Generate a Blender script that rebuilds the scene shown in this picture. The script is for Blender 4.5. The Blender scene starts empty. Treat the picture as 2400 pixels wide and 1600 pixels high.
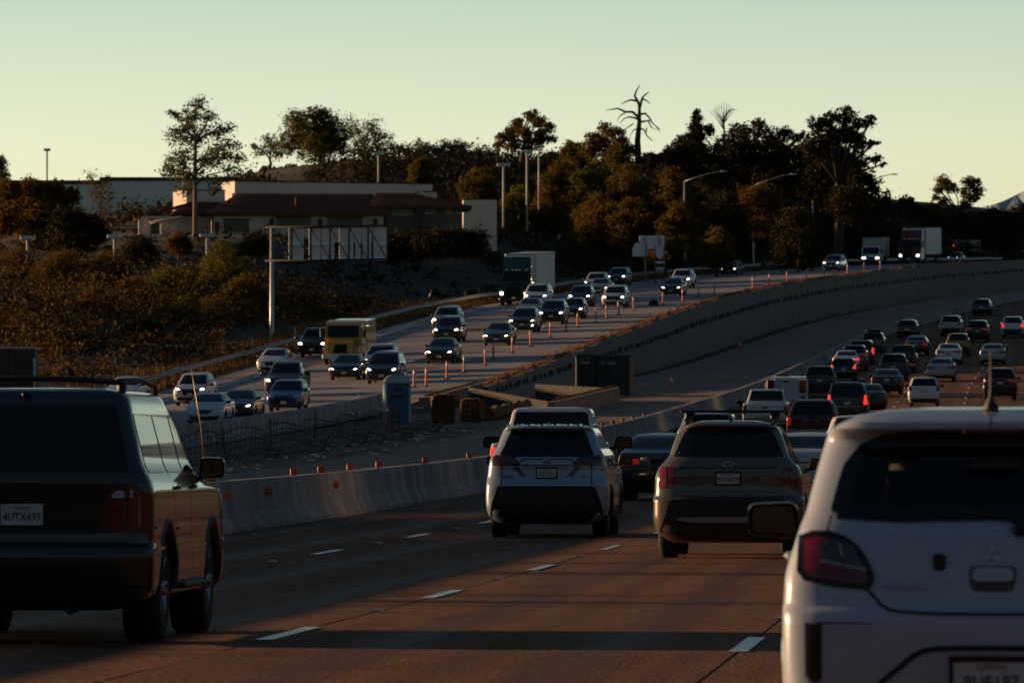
import bpy, bmesh, math, random
import numpy as np
from mathutils import Vector, Matrix

random.seed(7)
RNG = np.random.default_rng(7)
SC = bpy.context.scene
COL = SC.collection

# ------------------------------------------------------------------ camera
F = 16240.0                      # focal length in pixels of the 2400 px wide photograph
CAM = Vector((0.0, 0.0, 1.377))  # eye height above the near lane
YAW = math.atan(1140 / F)
PITCH = math.atan(261 / F)
cam_data = bpy.data.cameras.new("camera")
cam_data.sensor_width = 36.0
cam_data.lens = F / 2400.0 * 36.0
cam_data.clip_start = 0.5
cam_data.clip_end = 40000.0
cam_data.dof.use_dof = True
cam_data.dof.focus_distance = 92.0
cam_data.dof.aperture_fstop = 11.0
cam = bpy.data.objects.new("camera", cam_data)
cam.location = CAM
cam.rotation_euler = (math.pi / 2 + PITCH, 0.0, YAW)
COL.objects.link(cam)
SC.camera = cam

# ------------------------------------------------------------------ sky and sun
SUN_EL = math.radians(7.0)
SUN_AZ = math.radians(-79.0)     # clockwise from +Y: the sun stands to the left of the road
world = bpy.data.worlds.new("World")
SC.world = world
world.use_nodes = True
wn = world.node_tree
bg = wn.nodes["Background"]
sky = wn.nodes.new("ShaderNodeTexSky")
sky.sky_type = 'NISHITA'
sky.sun_disc = False
sky.sun_elevation = SUN_EL
sky.sun_rotation = SUN_AZ
sky.air_density = 1.0
sky.dust_density = 0.5
sky.ozone_density = 1.0
tcw = wn.nodes.new("ShaderNodeTexCoord")
spw = wn.nodes.new("ShaderNodeSeparateXYZ")
wn.links.new(tcw.outputs["Generated"], spw.inputs[0])
rampw = wn.nodes.new("ShaderNodeValToRGB")       # evening haze: pale at the horizon, thinning upward all round
er = rampw.color_ramp
for p, c in [(0.0, (.40, .48, .74)), (0.026, (.385, .435, .635)), (0.044, (.385, .425, .60)), (0.066, (.285, .345, .45)), (0.10, (.125, .145, .17)), (0.15, (.062, .070, .082)), (0.30, (.056, .068, .084)), (1.0, (.088, .125, .155))]:
    e = er.elements.new(p) if p not in (0.0, 1.0) else er.elements[0 if p == 0.0 else len(er.elements) - 1]
    e.color = (*c, 1)
wn.links.new(spw.outputs[2], rampw.inputs[0])
mulw = wn.nodes.new("ShaderNodeVectorMath")
mulw.operation = 'MULTIPLY'
wn.links.new(sky.outputs[0], mulw.inputs[0])
wn.links.new(rampw.outputs[0], mulw.inputs[1])
sclw = wn.nodes.new("ShaderNodeVectorMath")
sclw.operation = 'SCALE'
sclw.inputs[3].default_value = 2.0
wn.links.new(mulw.outputs[0], sclw.inputs[0])
wn.links.new(sclw.outputs[0], bg.inputs[0])
bg.inputs[1].default_value = 0.10

sun_data = bpy.data.lights.new("sun", 'SUN')
sun_data.energy = 2.3
sun_data.angle = math.radians(0.53)
sun_data.color = (1.0, 0.63, 0.33)
sun = bpy.data.objects.new("sun", sun_data)
_sd = Vector((math.sin(SUN_AZ) * math.cos(SUN_EL), math.cos(SUN_AZ) * math.cos(SUN_EL), math.sin(SUN_EL)))
sun.rotation_euler = _sd.to_track_quat('Z', 'Y').to_euler()
sun.location = (-60, 60, 60)
COL.objects.link(sun)

SC.view_settings.view_transform = 'Standard'
SC.view_settings.look = 'None'
SC.view_settings.gamma = 1.0
SC.view_settings.exposure = 1.45
SC.view_settings.use_curve_mapping = False
SC.render.engine = 'CYCLES'
SC.cycles.max_bounces = 6
SC.cycles.diffuse_bounces = 2
SC.cycles.glossy_bounces = 3
SC.cycles.transparent_max_bounces = 12
SC.cycles.use_denoising = True

# ------------------------------------------------------------------ small maths
class PC:                                    # monotone cubic through control points
    def __init__(s, xs, ys):
        xs = np.asarray(xs, float); ys = np.asarray(ys, float); h = np.diff(xs); d = np.diff(ys) / h; m = np.zeros_like(ys)
        for i in range(1, len(xs) - 1):
            if d[i - 1] * d[i] > 0:
                w1 = 2 * h[i] + h[i - 1]; w2 = h[i] + 2 * h[i - 1]
                m[i] = (w1 + w2) / (w1 / d[i - 1] + w2 / d[i])
        m[0] = d[0]; m[-1] = d[-1]
        s.xs, s.ys, s.h, s.m = xs, ys, h, m
    def __call__(s, x):
        x = np.asarray(x, float)
        i = np.clip(np.searchsorted(s.xs, x) - 1, 0, len(s.xs) - 2)
        t = np.clip((x - s.xs[i]) / s.h[i], 0, 1); t2 = t * t; t3 = t2 * t
        return (2*t3 - 3*t2 + 1) * s.ys[i] + (t3 - 2*t2 + t) * s.h[i] * s.m[i] + (-2*t3 + 3*t2) * s.ys[i+1] + (t3 - t2) * s.h[i] * s.m[i+1]

def smooth(a, b, x):
    t = np.clip((np.asarray(x, float) - a) / (b - a), 0, 1)
    return t * t * (3 - 2 * t)

# ------------------------------------------------------------------ lie of the land
def zR(Y):                                   # the carriageway we drive on: level, then a 5 % climb
    Y = np.asarray(Y, float); k = 4.16e-5
    z = k * np.clip(np.minimum(Y, 640) - 60, 0, None) ** 2
    s = 2 * k * 580; d = np.clip(Y - 640, 0, 420)
    return z + s * d - s * d * d / 840

_EY = [0, 200, 300, 340, 385, 430, 480, 522, 560, 600, 660, 745, 880, 960, 1050, 1200, 1400]
_EZ = [0, .82, 2.40, 3.4, 5.1, 7.3, 10.0, 12.1, 13.8, 15.5, 18.1, 21.6, 26.0, 28.2, 29.6, 29.8, 29.0]
zE = PC(_EY, _EZ)         # inner edge of the other carriageway
Xe = PC([-100, 0, 300, 382, 430, 484, 532, 600, 652, 697, 744, 815, 900, 1000, 1200, 1400],
                        [-30, -30, -30, -28.3, -26.9, -24.7, -23.2, -20.5, -16.1, -10.6, -4.4, 4.0, 19, 40, 92, 150])
Xg = PC([-100, 0, 300, 404, 453, 505, 559, 590, 636, 681, 711, 740, 800, 900, 1000, 1200, 1400],
                        [-52, -52, -51.5, -49.8, -48.2, -46.6, -45, -42.8, -40, -36.9, -32.8, -28, -20.5, -6, 14, 66, 124])
Xk = PC([-100, 0, 112, 165, 258, 312, 371, 470, 573, 640, 707, 780, 900, 1000, 1200, 1400],
                        [-12.5, -12.5, -12.5, -12.4, -14.4, -14.4, -13.8, -12.6, -9.7, -4.4, 2.6, 11, 28, 48, 100, 158])
Xs = PC([-100, 400, 480, 573, 640, 707, 780, 900, 1000, 1200, 1400],   # shift of our lanes
                        [0, 0, .8, 3.3, 8.2, 15, 23.5, 40, 60, 112, 170])
def zL(X, Y): return zE(Y) - .03 * np.clip(Xe(Y) - X, 0, 24)
def zRr(X, Y): return zR(Y) + 0 * np.asarray(X, float)

def bank(X, Y):                              # ground left of the guard rail
    d = Xg(Y) - np.asarray(X, float)
    base = zL(Xg(Y), Y)
    r = base + (2.0 + 3.0 * smooth(520, 640, Y)) * smooth(3, 30, d) + 6.4 * (1 - smooth(315, 395, Y)) * smooth(4, 22, d)
    r = r + 8.0 * smooth(700, 870, Y) * smooth(14, 60, d) * (1 - smooth(72, 100, d))
    return r

# ------------------------------------------------------------------ pixel of the photograph -> point on a surface
_R = Matrix.Rotation(YAW, 3, 'Z') @ Matrix.Rotation(math.pi / 2 + PITCH, 3, 'X')
def ray(px, py):
    return (_R @ Vector((px - 1200.0, 800.0 - py, -F))).normalized()
def at(px, py, Y):
    d = ray(px, py); t = Y / d.y
    return CAM + d * t
def hit(px, py, fz, y0=20.0, y1=1150.0, n=9000):
    d = ray(px, py)
    Ys = np.linspace(y0, y1, n)
    X = CAM.x + d.x / d.y * Ys; Z = CAM.z + d.z / d.y * Ys
    g = fz(X, Ys) - Z
    i = int(np.argmax(g >= 0)) if (g >= 0).any() else int(np.argmax(g))
    return Vector((float(X[i]), float(Ys[i]), float(fz(X[i], Ys[i]))))

# ------------------------------------------------------------------ materials
MATS = {}
def mat(name, col=(.5, .5, .5), rough=.6, metal=0.0, coat=0.0, spec=.5, vary=0.0, vscale=3.0, col2=None, bump=0.0, bscale=20.0,
        emit=None, estr=0.0, rnd=0.0, stretch=None, rough_vary=0.0, world=False):
    if name in MATS: return MATS[name]
    m = bpy.data.materials.new(name); m.use_nodes = True
    nt = m.node_tree; b = nt.nodes["Principled BSDF"]
    b.inputs["Base Color"].default_value = (*col, 1)
    b.inputs["Roughness"].default_value = rough
    b.inputs["Metallic"].default_value = metal
    b.inputs["Coat Weight"].default_value = coat
    b.inputs["Coat Roughness"].default_value = .04
    b.inputs["Specular IOR Level"].default_value = spec
    L = nt.links.new
    src = None
    if vary > 0 or bump > 0 or rough_vary > 0 or col2 is not None:
        tc = nt.nodes.new("ShaderNodeTexCoord"); mp = nt.nodes.new("ShaderNodeMapping")
        if world: L(nt.nodes.new("ShaderNodeNewGeometry").outputs["Position"], mp.inputs[0])
        else: L(tc.outputs["Object"], mp.inputs[0])
        if stretch: mp.inputs["Scale"].default_value = stretch
        src = mp.outputs[0]
    out = None
    if vary > 0 or col2 is not None:
        n = nt.nodes.new("ShaderNodeTexNoise"); n.inputs["Scale"].default_value = vscale; n.inputs["Detail"].default_value = 6; n.inputs["Roughness"].default_value = .62
        L(src, n.inputs["Vector"])
        rp = nt.nodes.new("ShaderNodeValToRGB")
        c2 = col2 if col2 is not None else tuple(c * (1 - vary) for c in col)
        c1 = tuple(min(1, c * (1 + vary)) for c in col) if col2 is None else col
        rp.color_ramp.elements[0].position = .34; rp.color_ramp.elements[0].color = (*c2, 1)
        rp.color_ramp.elements[1].position = .66; rp.color_ramp.elements[1].color = (*c1, 1)
        L(n.outputs[0], rp.inputs[0]); out = rp.outputs[0]
    if rnd > 0:
        oi = nt.nodes.new("ShaderNodeObjectInfo"); mr = nt.nodes.new("ShaderNodeMapRange")
        mr.inputs[3].default_value = 1 - rnd; mr.inputs[4].default_value = 1 + rnd
        L(oi.outputs["Random"], mr.inputs[0])
        vm = nt.nodes.new("ShaderNodeVectorMath"); vm.operation = 'SCALE'
        if out is not None: L(out, vm.inputs[0])
        else: vm.inputs[0].default_value = col
        L(mr.outputs[0], vm.inputs[3]); out = vm.outputs[0]
    if out is not None: L(out, b.inputs["Base Color"])
    if rough_vary > 0:
        n2 = nt.nodes.new("ShaderNodeTexNoise"); n2.inputs["Scale"].default_value = vscale * 2.3; n2.inputs["Detail"].default_value = 4
        L(src, n2.inputs["Vector"])
        mr = nt.nodes.new("ShaderNodeMapRange"); mr.inputs[3].default_value = max(.02, rough - rough_vary); mr.inputs[4].default_value = rough + rough_vary
        L(n2.outputs[0], mr.inputs[0]); L(mr.outputs[0], b.inputs["Roughness"])
    if bump > 0:
        n3 = nt.nodes.new("ShaderNodeTexNoise"); n3.inputs["Scale"].default_value = bscale; n3.inputs["Detail"].default_value = 5
        L(src, n3.inputs["Vector"])
        bp = nt.nodes.new("ShaderNodeBump"); bp.inputs["Strength"].default_value = bump; bp.inputs["Distance"].default_value = .05
        L(n3.outputs[0], bp.inputs["Height"]); L(bp.outputs[0], b.inputs["Normal"])
    if emit is not None:
        b.inputs["Emission Color"].default_value = (*emit, 1)
        b.inputs["Emission Strength"].default_value = estr
    MATS[name] = m
    return m

# ------------------------------------------------------------------ mesh building
class MB:
    def __init__(s): s.v = []; s.f = []; s.sm = []
    def add(s, vs, fs, smooth=False):
        o = len(s.v); s.v.extend([tuple(p) for p in vs]); s.f.extend([tuple(i + o for i in f) for f in fs]); s.sm.extend([smooth] * len(fs)); return s
    def box(s, c, d, bev=0.0, rz=0.0):
        cx, cy, cz = c; hx, hy, hz = d[0] / 2, d[1] / 2, d[2] / 2
        if bev <= 0:
            vs = [(x, y, z) for x in (-hx, hx) for y in (-hy, hy) for z in (-hz, hz)]
            fs = [(0, 1, 3, 2), (4, 6, 7, 5), (0, 4, 5, 1), (2, 3, 7, 6), (0, 2, 6, 4), (1, 5, 7, 3)]
        else:
            b = min(bev, hx * .98, hy * .98, hz * .98)
            vs = []; idx = {}
            for sx in (-1, 1):
                for sy in (-1, 1):
                    for sz in (-1, 1):
                        for a in range(3):
                            p = [sx * hx, sy * hy, sz * hz]
                            for k in range(3):
                                if k != a: p[k] -= (sx, sy, sz)[k] * b
                            idx[(sx, sy, sz, a)] = len(vs); vs.append(tuple(p))
            fs = []
            for a in range(3):
                for sg in (-1, 1):
                    o = [k for k in range(3) if k != a]
                    q = []
                    for u, w in ((-1, -1), (1, -1), (1, 1), (-1, 1)):
                        k = [0, 0, 0]; k[a] = sg; k[o[0]] = u; k[o[1]] = w
                        q.append(idx[(*k, a)])
                    fs.append(tuple(q))
            for a in range(3):
                o = [k for k in range(3) if k != a]
                for u in (-1, 1):
                    for w in (-1, 1):
                        k1 = [0, 0, 0]; k1[o[0]] = u; k1[o[1]] = w; k1[a] = -1; k2 = list(k1); k2[a] = 1
                        fs.append((idx[(*k1, o[0])], idx[(*k2, o[0])], idx[(*k2, o[1])], idx[(*k1, o[1])]))
            for sx in (-1, 1):
                for sy in (-1, 1):
                    for sz in (-1, 1):
                        fs.append(tuple(idx[(sx, sy, sz, a)] for a in range(3)))
        if rz:
            c_, s_ = math.cos(rz), math.sin(rz)
            vs = [(x * c_ - y * s_, x * s_ + y * c_, z) for x, y, z in vs]
        return s.add([(x + cx, y + cy, z + cz) for x, y, z in vs], fs)
    def tube(s, pts, r, n=8, caps=True):
        pts = [Vector(p) for p in pts]
        rs = r if isinstance(r, (list, tuple)) else [r] * len(pts)
        o = len(s.v); ref = None
        for i, p in enumerate(pts):
            t = (pts[min(i + 1, len(pts) - 1)] - pts[max(i - 1, 0)]).normalized()
            if ref is None or abs(t.dot(ref)) > .95: ref = Vector((0, 0, 1)) if abs(t.z) < .9 else Vector((1, 0, 0))
            a = t.cross(ref).normalized(); b = t.cross(a).normalized()
            for k in range(n):
                w = 2 * math.pi * k / n
                s.v.append(tuple(p + (a * math.cos(w) + b * math.sin(w)) * rs[i]))
        for i in range(len(pts) - 1):
            for k in range(n):
                k2 = (k + 1) % n
                s.f.append((o + i * n + k, o + i * n + k2, o + (i + 1) * n + k2, o + (i + 1) * n + k)); s.sm.append(n > 5)
        if caps:
            s.f.append(tuple(o + k for k in range(n))[::-1]); s.sm.append(False)
            s.f.append(tuple(o + (len(pts) - 1) * n + k for k in range(n))); s.sm.append(False)
        return s
    def prism(s, poly, y0, y1, plane='xz'):       # polygon in a plane, extruded along the third axis
        n = len(poly)
        def P(a, b, t): return (a, t, b) if plane == 'xz' else ((t, a, b) if plane == 'yz' else (a, b, t))
        vs = [P(a, b, y0) for a, b in poly] + [P(a, b, y1) for a, b in poly]
        fs = [tuple(range(n))[::-1], tuple(range(n, 2 * n))] + [(i, (i + 1) % n, n + (i + 1) % n, n + i) for i in range(n)]
        return s.add(vs, fs)
    def lathe(s, prof, axis='x', c=(0, 0, 0), n=24, smooth=True):   # prof: (axial, radius)
        o = len(s.v)
        for a, r in prof:
            for k in range(n):
                w = 2 * math.pi * k / n; u, v = r * math.cos(w), r * math.sin(w)
                p = (a, u, v) if axis == 'x' else ((u, a, v) if axis == 'y' else (u, v, a))
                s.v.append((p[0] + c[0], p[1] + c[1], p[2] + c[2]))
        for i in range(len(prof) - 1):
            for k in range(n):
                k2 = (k + 1) % n
                s.f.append((o + i * n + k, o + i * n + k2, o + (i + 1) * n + k2, o + (i + 1) * n + k)); s.sm.append(smooth)
        return s
    def grid(s, P, smooth=True):                  # P: array (rows, cols, 3)
        P = np.asarray(P); r, c = P.shape[:2]; o = len(s.v)
        s.v.extend(map(tuple, P.reshape(-1, 3).tolist()))
        for i in range(r - 1):
            for j in range(c - 1):
                s.f.append((o + i*c + j, o + i*c + j + 1, o + (i+1)*c + j + 1, o + (i+1)*c + j)); s.sm.append(smooth)
        return s
    def mesh(s, name, sharp=None, fix=True):
        me = bpy.data.meshes.new(name)
        me.from_pydata(s.v, [], s.f)
        if fix:
            bm = bmesh.new(); bm.from_mesh(me); bmesh.ops.recalc_face_normals(bm, faces=bm.faces[:]); bm.to_mesh(me); bm.free()
        if len(s.sm) == len(me.polygons): me.polygons.foreach_set("use_smooth", s.sm)
        if sharp is not None: me.set_sharp_from_angle(angle=math.radians(sharp))
        me.update()
        return me
    def build(s, name, material, parent=None, sharp=None, fix=True):
        return link(name, s.mesh(name, sharp, fix), material, parent)

def link(name, me, material=None, parent=None):
    o = bpy.data.objects.new(name, me); COL.objects.link(o)
    if parent is not None: o.parent = parent
    if material is not None and me is not None and len(me.materials) == 0: me.materials.append(material)
    return o
def tag(o, label, cat, group=None):
    o["label"] = label; o["category"] = cat
    if group: o["group"] = group
    return o
def struct(o): o["kind"] = "structure"; return o
def stuff(o): o["kind"] = "stuff"; return o
def empty(name, loc=(0, 0, 0), rz=0.0):
    e = bpy.data.objects.new(name, None); e.empty_display_size = .3
    e.location = loc; e.rotation_euler = (0, 0, rz); COL.objects.link(e); return e
KIDS = {}
def copy_tree(o, parent=None):
    c = o.copy(); COL.objects.link(c); c.parent = parent
    for k in ("label", "category", "group"):
        if parent is None and k in c: del c[k]
    for ch in o.children: copy_tree(ch, c)
    return c
def text_mesh(s, size, name="lettering", extrude=.002, align='CENTER', xs=1.0):
    cu = bpy.data.curves.new(name, 'FONT'); cu.body = s; cu.size = size; cu.extrude = extrude
    cu.align_x = align; cu.align_y = 'CENTER'; cu.resolution_u = 2
    to = bpy.data.objects.new(name, cu); COL.objects.link(to)
    dg = bpy.context.evaluated_depsgraph_get()
    me = bpy.data.meshes.new_from_object(to.evaluated_get(dg))
    bpy.data.objects.remove(to); bpy.data.curves.remove(cu)
    if xs != 1.0:
        for v in me.vertices: v.co.x *= xs
    me.name = name
    return me
# ================================================================== THE SETTING
def noise2(x, y, seed=0):
    x = np.asarray(x, float); y = np.asarray(y, float); r = 0
    for k, (f, a) in enumerate([(.05, 1.0), (.13, .5), (.31, .28), (.7, .14)]):
        p = seed * 1.7 + k * 2.1
        r = r + a * np.sin(x * f + 1.3 * np.sin(y * f * .7 + p) + p) * np.cos(y * f * 1.1 + .8 * np.sin(x * f * .6 - p))
    return r

M_DIRT = mat("dry_earth", (.030, .018, .008), .95, vary=.45, vscale=.6, bump=.5, bscale=3)
M_ROAD = mat("worn_concrete_road", (.190, .072, .030), .85, vary=.22, vscale=.35, bump=.12, bscale=9, stretch=(1.6, .10, 1), rough_vary=.08, spec=.2)
M_SLAB = mat("concrete_slab", (.190, .070, .028), .85, vary=.20, vscale=.9, bump=.15, bscale=14, stretch=(1.5, .22, 1), rnd=.10, rough_vary=.08, spec=.2)
M_JOINT = mat("dark_joint_sealant", (.035, .030, .027), .9)
M_NEWC = mat("new_concrete_pavement", (.24, .150, .105), .8, vary=.25, vscale=.5, bump=.12, bscale=10, stretch=(.5, .3, 1), spec=.3)
M_OPP = mat("opposite_road_concrete", (.27, .23, .215), .72, vary=.34, vscale=.6, bump=.1, bscale=9, stretch=(.22, .30, 1), spec=.4)
M_WHITE = mat("road_white_sky_tint", (.48, .58, .64), .28, vary=.22, vscale=6)  # bluish cast paints mirrored sky into the white lines
M_YEL = mat("road_paint_yellow", (.55, .26, .05), .6, vary=.25, vscale=5)
M_CONC = mat("barrier_concrete", (.42, .38, .36), .85, col2=(.20, .165, .14), vscale=.8, bump=.25, bscale=8, stretch=(1.2, 1.2, .45), rnd=.10, world=True)
M_WALL = mat("retaining_wall_concrete", (.22, .165, .12), .88, vary=.20, vscale=.7, bump=.15, bscale=6, rnd=.05)
M_RUST = mat("rusty_steel", (.16, .055, .02), .8, vary=.3, vscale=6)
M_STEEL = mat("galvanised_steel", (.34, .34, .35), .45, metal=.85, vary=.12, vscale=4)
M_DKSTEEL = mat("dark_weathered_steel", (.06, .05, .042), .7, metal=.4, vary=.25, vscale=4)
M_ORANGE = mat("orange_plastic", (.55, .085, .022), .5, vary=.10, vscale=4)
M_REFL = mat("white_reflective_sheet", (.75, .74, .7), .35)
M_RUB = mat("black_rubber", (.018, .017, .016), .85)
M_WOODP = mat("weathered_timber", (.15, .11, .075), .9, vary=.3, vscale=5, stretch=(1, 1, .2))

def road_wear(m, strength=1.0):
    """wheel paths, oil strip, long drag streaks, tar spots and hairline cracks, laid over a road material in world space"""
    nt = m.node_tree; b = nt.nodes["Principled BSDF"]; L = nt.links.new
    src = b.inputs["Base Color"].links[0].from_socket
    g = nt.nodes.new("ShaderNodeNewGeometry"); sp = nt.nodes.new("ShaderNodeSeparateXYZ"); L(g.outputs["Position"], sp.inputs[0])
    def math_(op, a, bb=None, clamp=False):
        n = nt.nodes.new("ShaderNodeMath"); n.operation = op; n.use_clamp = clamp
        for k, v in enumerate((a, bb)):
            if v is None: continue
            if isinstance(v, (int, float)): n.inputs[k].default_value = v
            else: L(v, n.inputs[k])
        return n.outputs[0]
    def noise(scale, vec, detail=5):
        mp = nt.nodes.new("ShaderNodeMapping"); mp.inputs["Scale"].default_value = vec; L(g.outputs["Position"], mp.inputs[0])
        n = nt.nodes.new("ShaderNodeTexNoise"); n.inputs["Scale"].default_value = scale; n.inputs["Detail"].default_value = detail; L(mp.outputs[0], n.inputs["Vector"]); return n.outputs[0]
    def remap(v, a, bb, c, d):
        n = nt.nodes.new("ShaderNodeMapRange"); n.inputs[1].default_value = a; n.inputs[2].default_value = bb; n.inputs[3].default_value = c; n.inputs[4].default_value = d; L(v, n.inputs[0]); return n.outputs[0]
    wob = remap(noise(.05, (1, 1, 1), 2), 0, 1, -.5, .5)
    u = math_('ABSOLUTE', math_('SUBTRACT', math_('FRACT', math_('DIVIDE', math_('ADD', math_('ADD', sp.outputs[0], wob), 37.8), 3.6)), .5))     # 0 at lane centre, .5 at the line
    d = math_('MULTIPLY', u, 3.6)
    track = remap(math_('ABSOLUTE', math_('SUBTRACT', d, .82)), .10, .42, .74, 1.0)
    oil = remap(d, .05, .38, .80, 1.0)
    streak = remap(noise(1.0, (3.2, .05, 1), 6), .35, .65, .80, 1.12)
    blot = remap(noise(.55, (1, .35, 1), 6), .62, .72, 1.0, .66)
    fine = remap(noise(9, (1, .5, 1), 6), .3, .7, .90, 1.08)
    v = math_('MULTIPLY', math_('MULTIPLY', math_('MULTIPLY', track, oil), math_('MULTIPLY', streak, blot)), fine)
    mp = nt.nodes.new("ShaderNodeMapping"); mp.inputs["Scale"].default_value = (.30, .16, 1); L(g.outputs["Position"], mp.inputs[0])
    vo = nt.nodes.new("ShaderNodeTexVoronoi"); vo.feature = 'DISTANCE_TO_EDGE'; vo.inputs["Scale"].default_value = 1.0; L(mp.outputs[0], vo.inputs["Vector"])
    crack = remap(vo.outputs["Distance"], .002, .009, .45, 1.0)
    gate = remap(noise(.12, (1, 1, 1), 2), .50, .58, 0.0, 1.0)
    crack = math_('ADD', math_('MULTIPLY', crack, gate), math_('SUBTRACT', 1.0, gate))
    v = math_('MULTIPLY', v, crack)
    sc = nt.nodes.new("ShaderNodeVectorMath"); sc.operation = 'SCALE'; L(src, sc.inputs[0]); L(v, sc.inputs[3]); L(sc.outputs[0], b.inputs["Base Color"])
    rg = remap(track, .74, 1.0, .62, .86); 
    for l in list(b.inputs["Roughness"].links): nt.links.remove(l)
    L(rg, b.inputs["Roughness"])
road_wear(M_SLAB); road_wear(M_ROAD)

# ---- one sheet of ground, its columns following the roads
def ground_row(Y):
    g, e, k, sft = float(Xg(Y)), float(Xe(Y)), float(Xk(Y)), float(Xs(Y))
    xs = []; zs = []
    for d in (5000, 2200, 900, 500, 330, 230, 170, 130, 100, 80, 66, 55, 46, 39, 33, 28, 24, 20, 17, 14, 11, 8.5, 6, 4, 2, .6):
        x = g - d; z = float(bank(x, Y))
        z += .35 * float(noise2(x, Y, 1)) * min(1, d / 12)
        if d > 400: z = z * (1 - min(1, (d - 400) / 2500)) + 10 * min(1, (d - 400) / 2500)
        xs.append(x); zs.append(z)
    for x in np.linspace(g + .2, e - .3, 6):
        xs.append(float(x)); zs.append(float(zL(x, Y)) - .10)
    b = float(zR(Y))
    xs.append(e - .05); zs.append(float(zE(Y)) - .10)
    xs.append(e + .02); zs.append(b - .12 if Y > 372 else float(zE(Y)) - .10)
    mid = np.linspace(e + .6, max(k - 2.0, e + 3), 7)
    for x in mid:
        dirt = (x < -21.6) and Y < 400
        xs.append(float(x)); zs.append(b - .12 + (-.10 + .10 * float(noise2(x * 9, Y * 7, 3)) if dirt else 0))
    for x in (k, sft - 6, sft, sft + 6, sft + 14):
        xs.append(float(max(x, xs[-1] + .1))); zs.append(b - .12)
    for d, h in ((17, .0), (20, .9), (25, 3.0), (32, 6.5), (42, 9.5), (60, 11.5), (100, 13), (200, 14), (500, 10), (1500, 6), (5000, 10)):
        xs.append(max(sft + d, xs[-1] + .1)); zs.append(b * (1 if d < 600 else .4) + h + .4 * float(noise2(sft + d, Y, 5)))
    return [(x, Y, z) for x, z in zip(xs, zs)]
ys = [-2500, -900, -600, -450, -330, -250, -190] + list(np.arange(-150, 200, 10)) + list(np.arange(200, 1100, 6)) + list(np.arange(1100, 1400, 25)) + [1480, 1650, 2000, 3000, 6000]
rows = [ground_row(float(np.clip(y, -100, 1400))) for y in ys]
rows = [[(p[0], y, p[2] - (0 if y < 1400 else (y - 1400) * .012) + 64 * float(smooth(-150, -450, y))) for p in r] for r, y in zip(rows, ys)]   # unseen ridge added behind the camera to block the bright low sky
ground = struct(MB().grid(np.array(rows)).build("ground", M_DIRT, fix=False))

def strip(name, xa, xb, fz, y0, y1, dy, m, nx=6, lift=0.0, parent=None, thick=0.0):
    P = []
    for y in np.arange(y0, y1 + .001, dy):
        a, b = float(xa(y)), float(xb(y))
        P.append([(x, y, float(fz(x, y)) + lift) for x in np.linspace(a, b, nx)])
    P = np.array(P)
    mb = MB().grid(P)
    if thick:
        for j in (0, -1):
            e = P[:, j]; e2 = e.copy(); e2[:, 2] -= thick
            mb.grid(np.stack([e, e2], 1))
    o = mb.build(name, m, parent, fix=False)
    return o

# ---- our carriageway: base sheet, slabs near by, one sheet farther on
SLAB_END = 30 + 4.6 * 46
road = struct(strip("road", lambda y: Xk(y) - .3, lambda y: Xs(y) + 13.0, zRr, -90, 1300, 5, M_ROAD, nx=8, lift=-.012))
bed = struct(strip("joint_bed", lambda y: -12.75, lambda y: 5.6, zRr, 24, SLAB_END, 4.6, M_JOINT, nx=3, lift=-.008, parent=road))
slab_cache = {}
for li, (a, b) in enumerate([(-12.7, -9.012), (-8.988, -5.412), (-5.388, -1.812), (-1.788, 1.788), (1.812, 5.5)]):
    for k in range(47):
        y0 = 25.4 + 4.6 * k; y1 = y0 + 4.6 - .02
        z0, z1 = float(zR(y0)), float(zR(y1))
        dz = (random.random() - .5) * .004
        key = li
        vs = [(a, 0, 0), (b, 0, 0), (b, 1, 0), (a, 1, 0)]
        me = bpy.data.meshes.new("concrete_slab")
        zz = [z0 + dz, z0 + dz, z1 + dz, z1 + dz]
        pv = [(x, (y0 if y == 0 else y1) - y0, zz[i] - z0) for i, (x, y, _) in enumerate(vs)]
        pv += [(x, y, z - .03) for x, y, z in pv]
        me.from_pydata(pv, [], [(0, 1, 2, 3), (0, 4, 5, 1), (1, 5, 6, 2), (2, 6, 7, 3), (3, 7, 4, 0)])
        o = link("concrete_slab", me, M_SLAB, road); o.location = (0, y0, z0)

def dash(p0, p1, w, fz, m, lift, parent, name="lane_dash"):
    p0, p1 = Vector(p0), Vector(p1); t = (p1 - p0); n = Vector((t.y, -t.x, 0)).normalized() * w / 2
    seg = max(1, int(t.length / 4)); vs = []; fs = []
    for i in range(seg + 1):
        c = p0 + t * i / seg
        for sgn in (-1, 1):
            q = c + n * sgn; vs.append((q.x, q.y, float(fz(q.x, q.y)) + lift))
    for i in range(seg): fs.append((2*i, 2*i + 1, 2*i + 3, 2*i + 2))
    me = bpy.data.meshes.new(name); me.from_pydata(vs, [], fs)
    return link(name, me, m, parent)

# dashes of our lanes (3.7 m long every 14.6 m), phases read off the photograph
for x0, ph in ((-9.0, 63.6), (-5.4, 52.7), (-1.8, 49.9), (1.8, 45.0)):
    for k in range(-1, 40):
        y0 = ph + 14.63 * k - 1.9
        if y0 < 28 or y0 > 560: continue
        dash((x0 + float(Xs(y0)), y0, 0), (x0 + float(Xs(y0 + 3.7)), y0 + 3.7, 0), .13, zRr, M_WHITE, .006, road)
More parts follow.
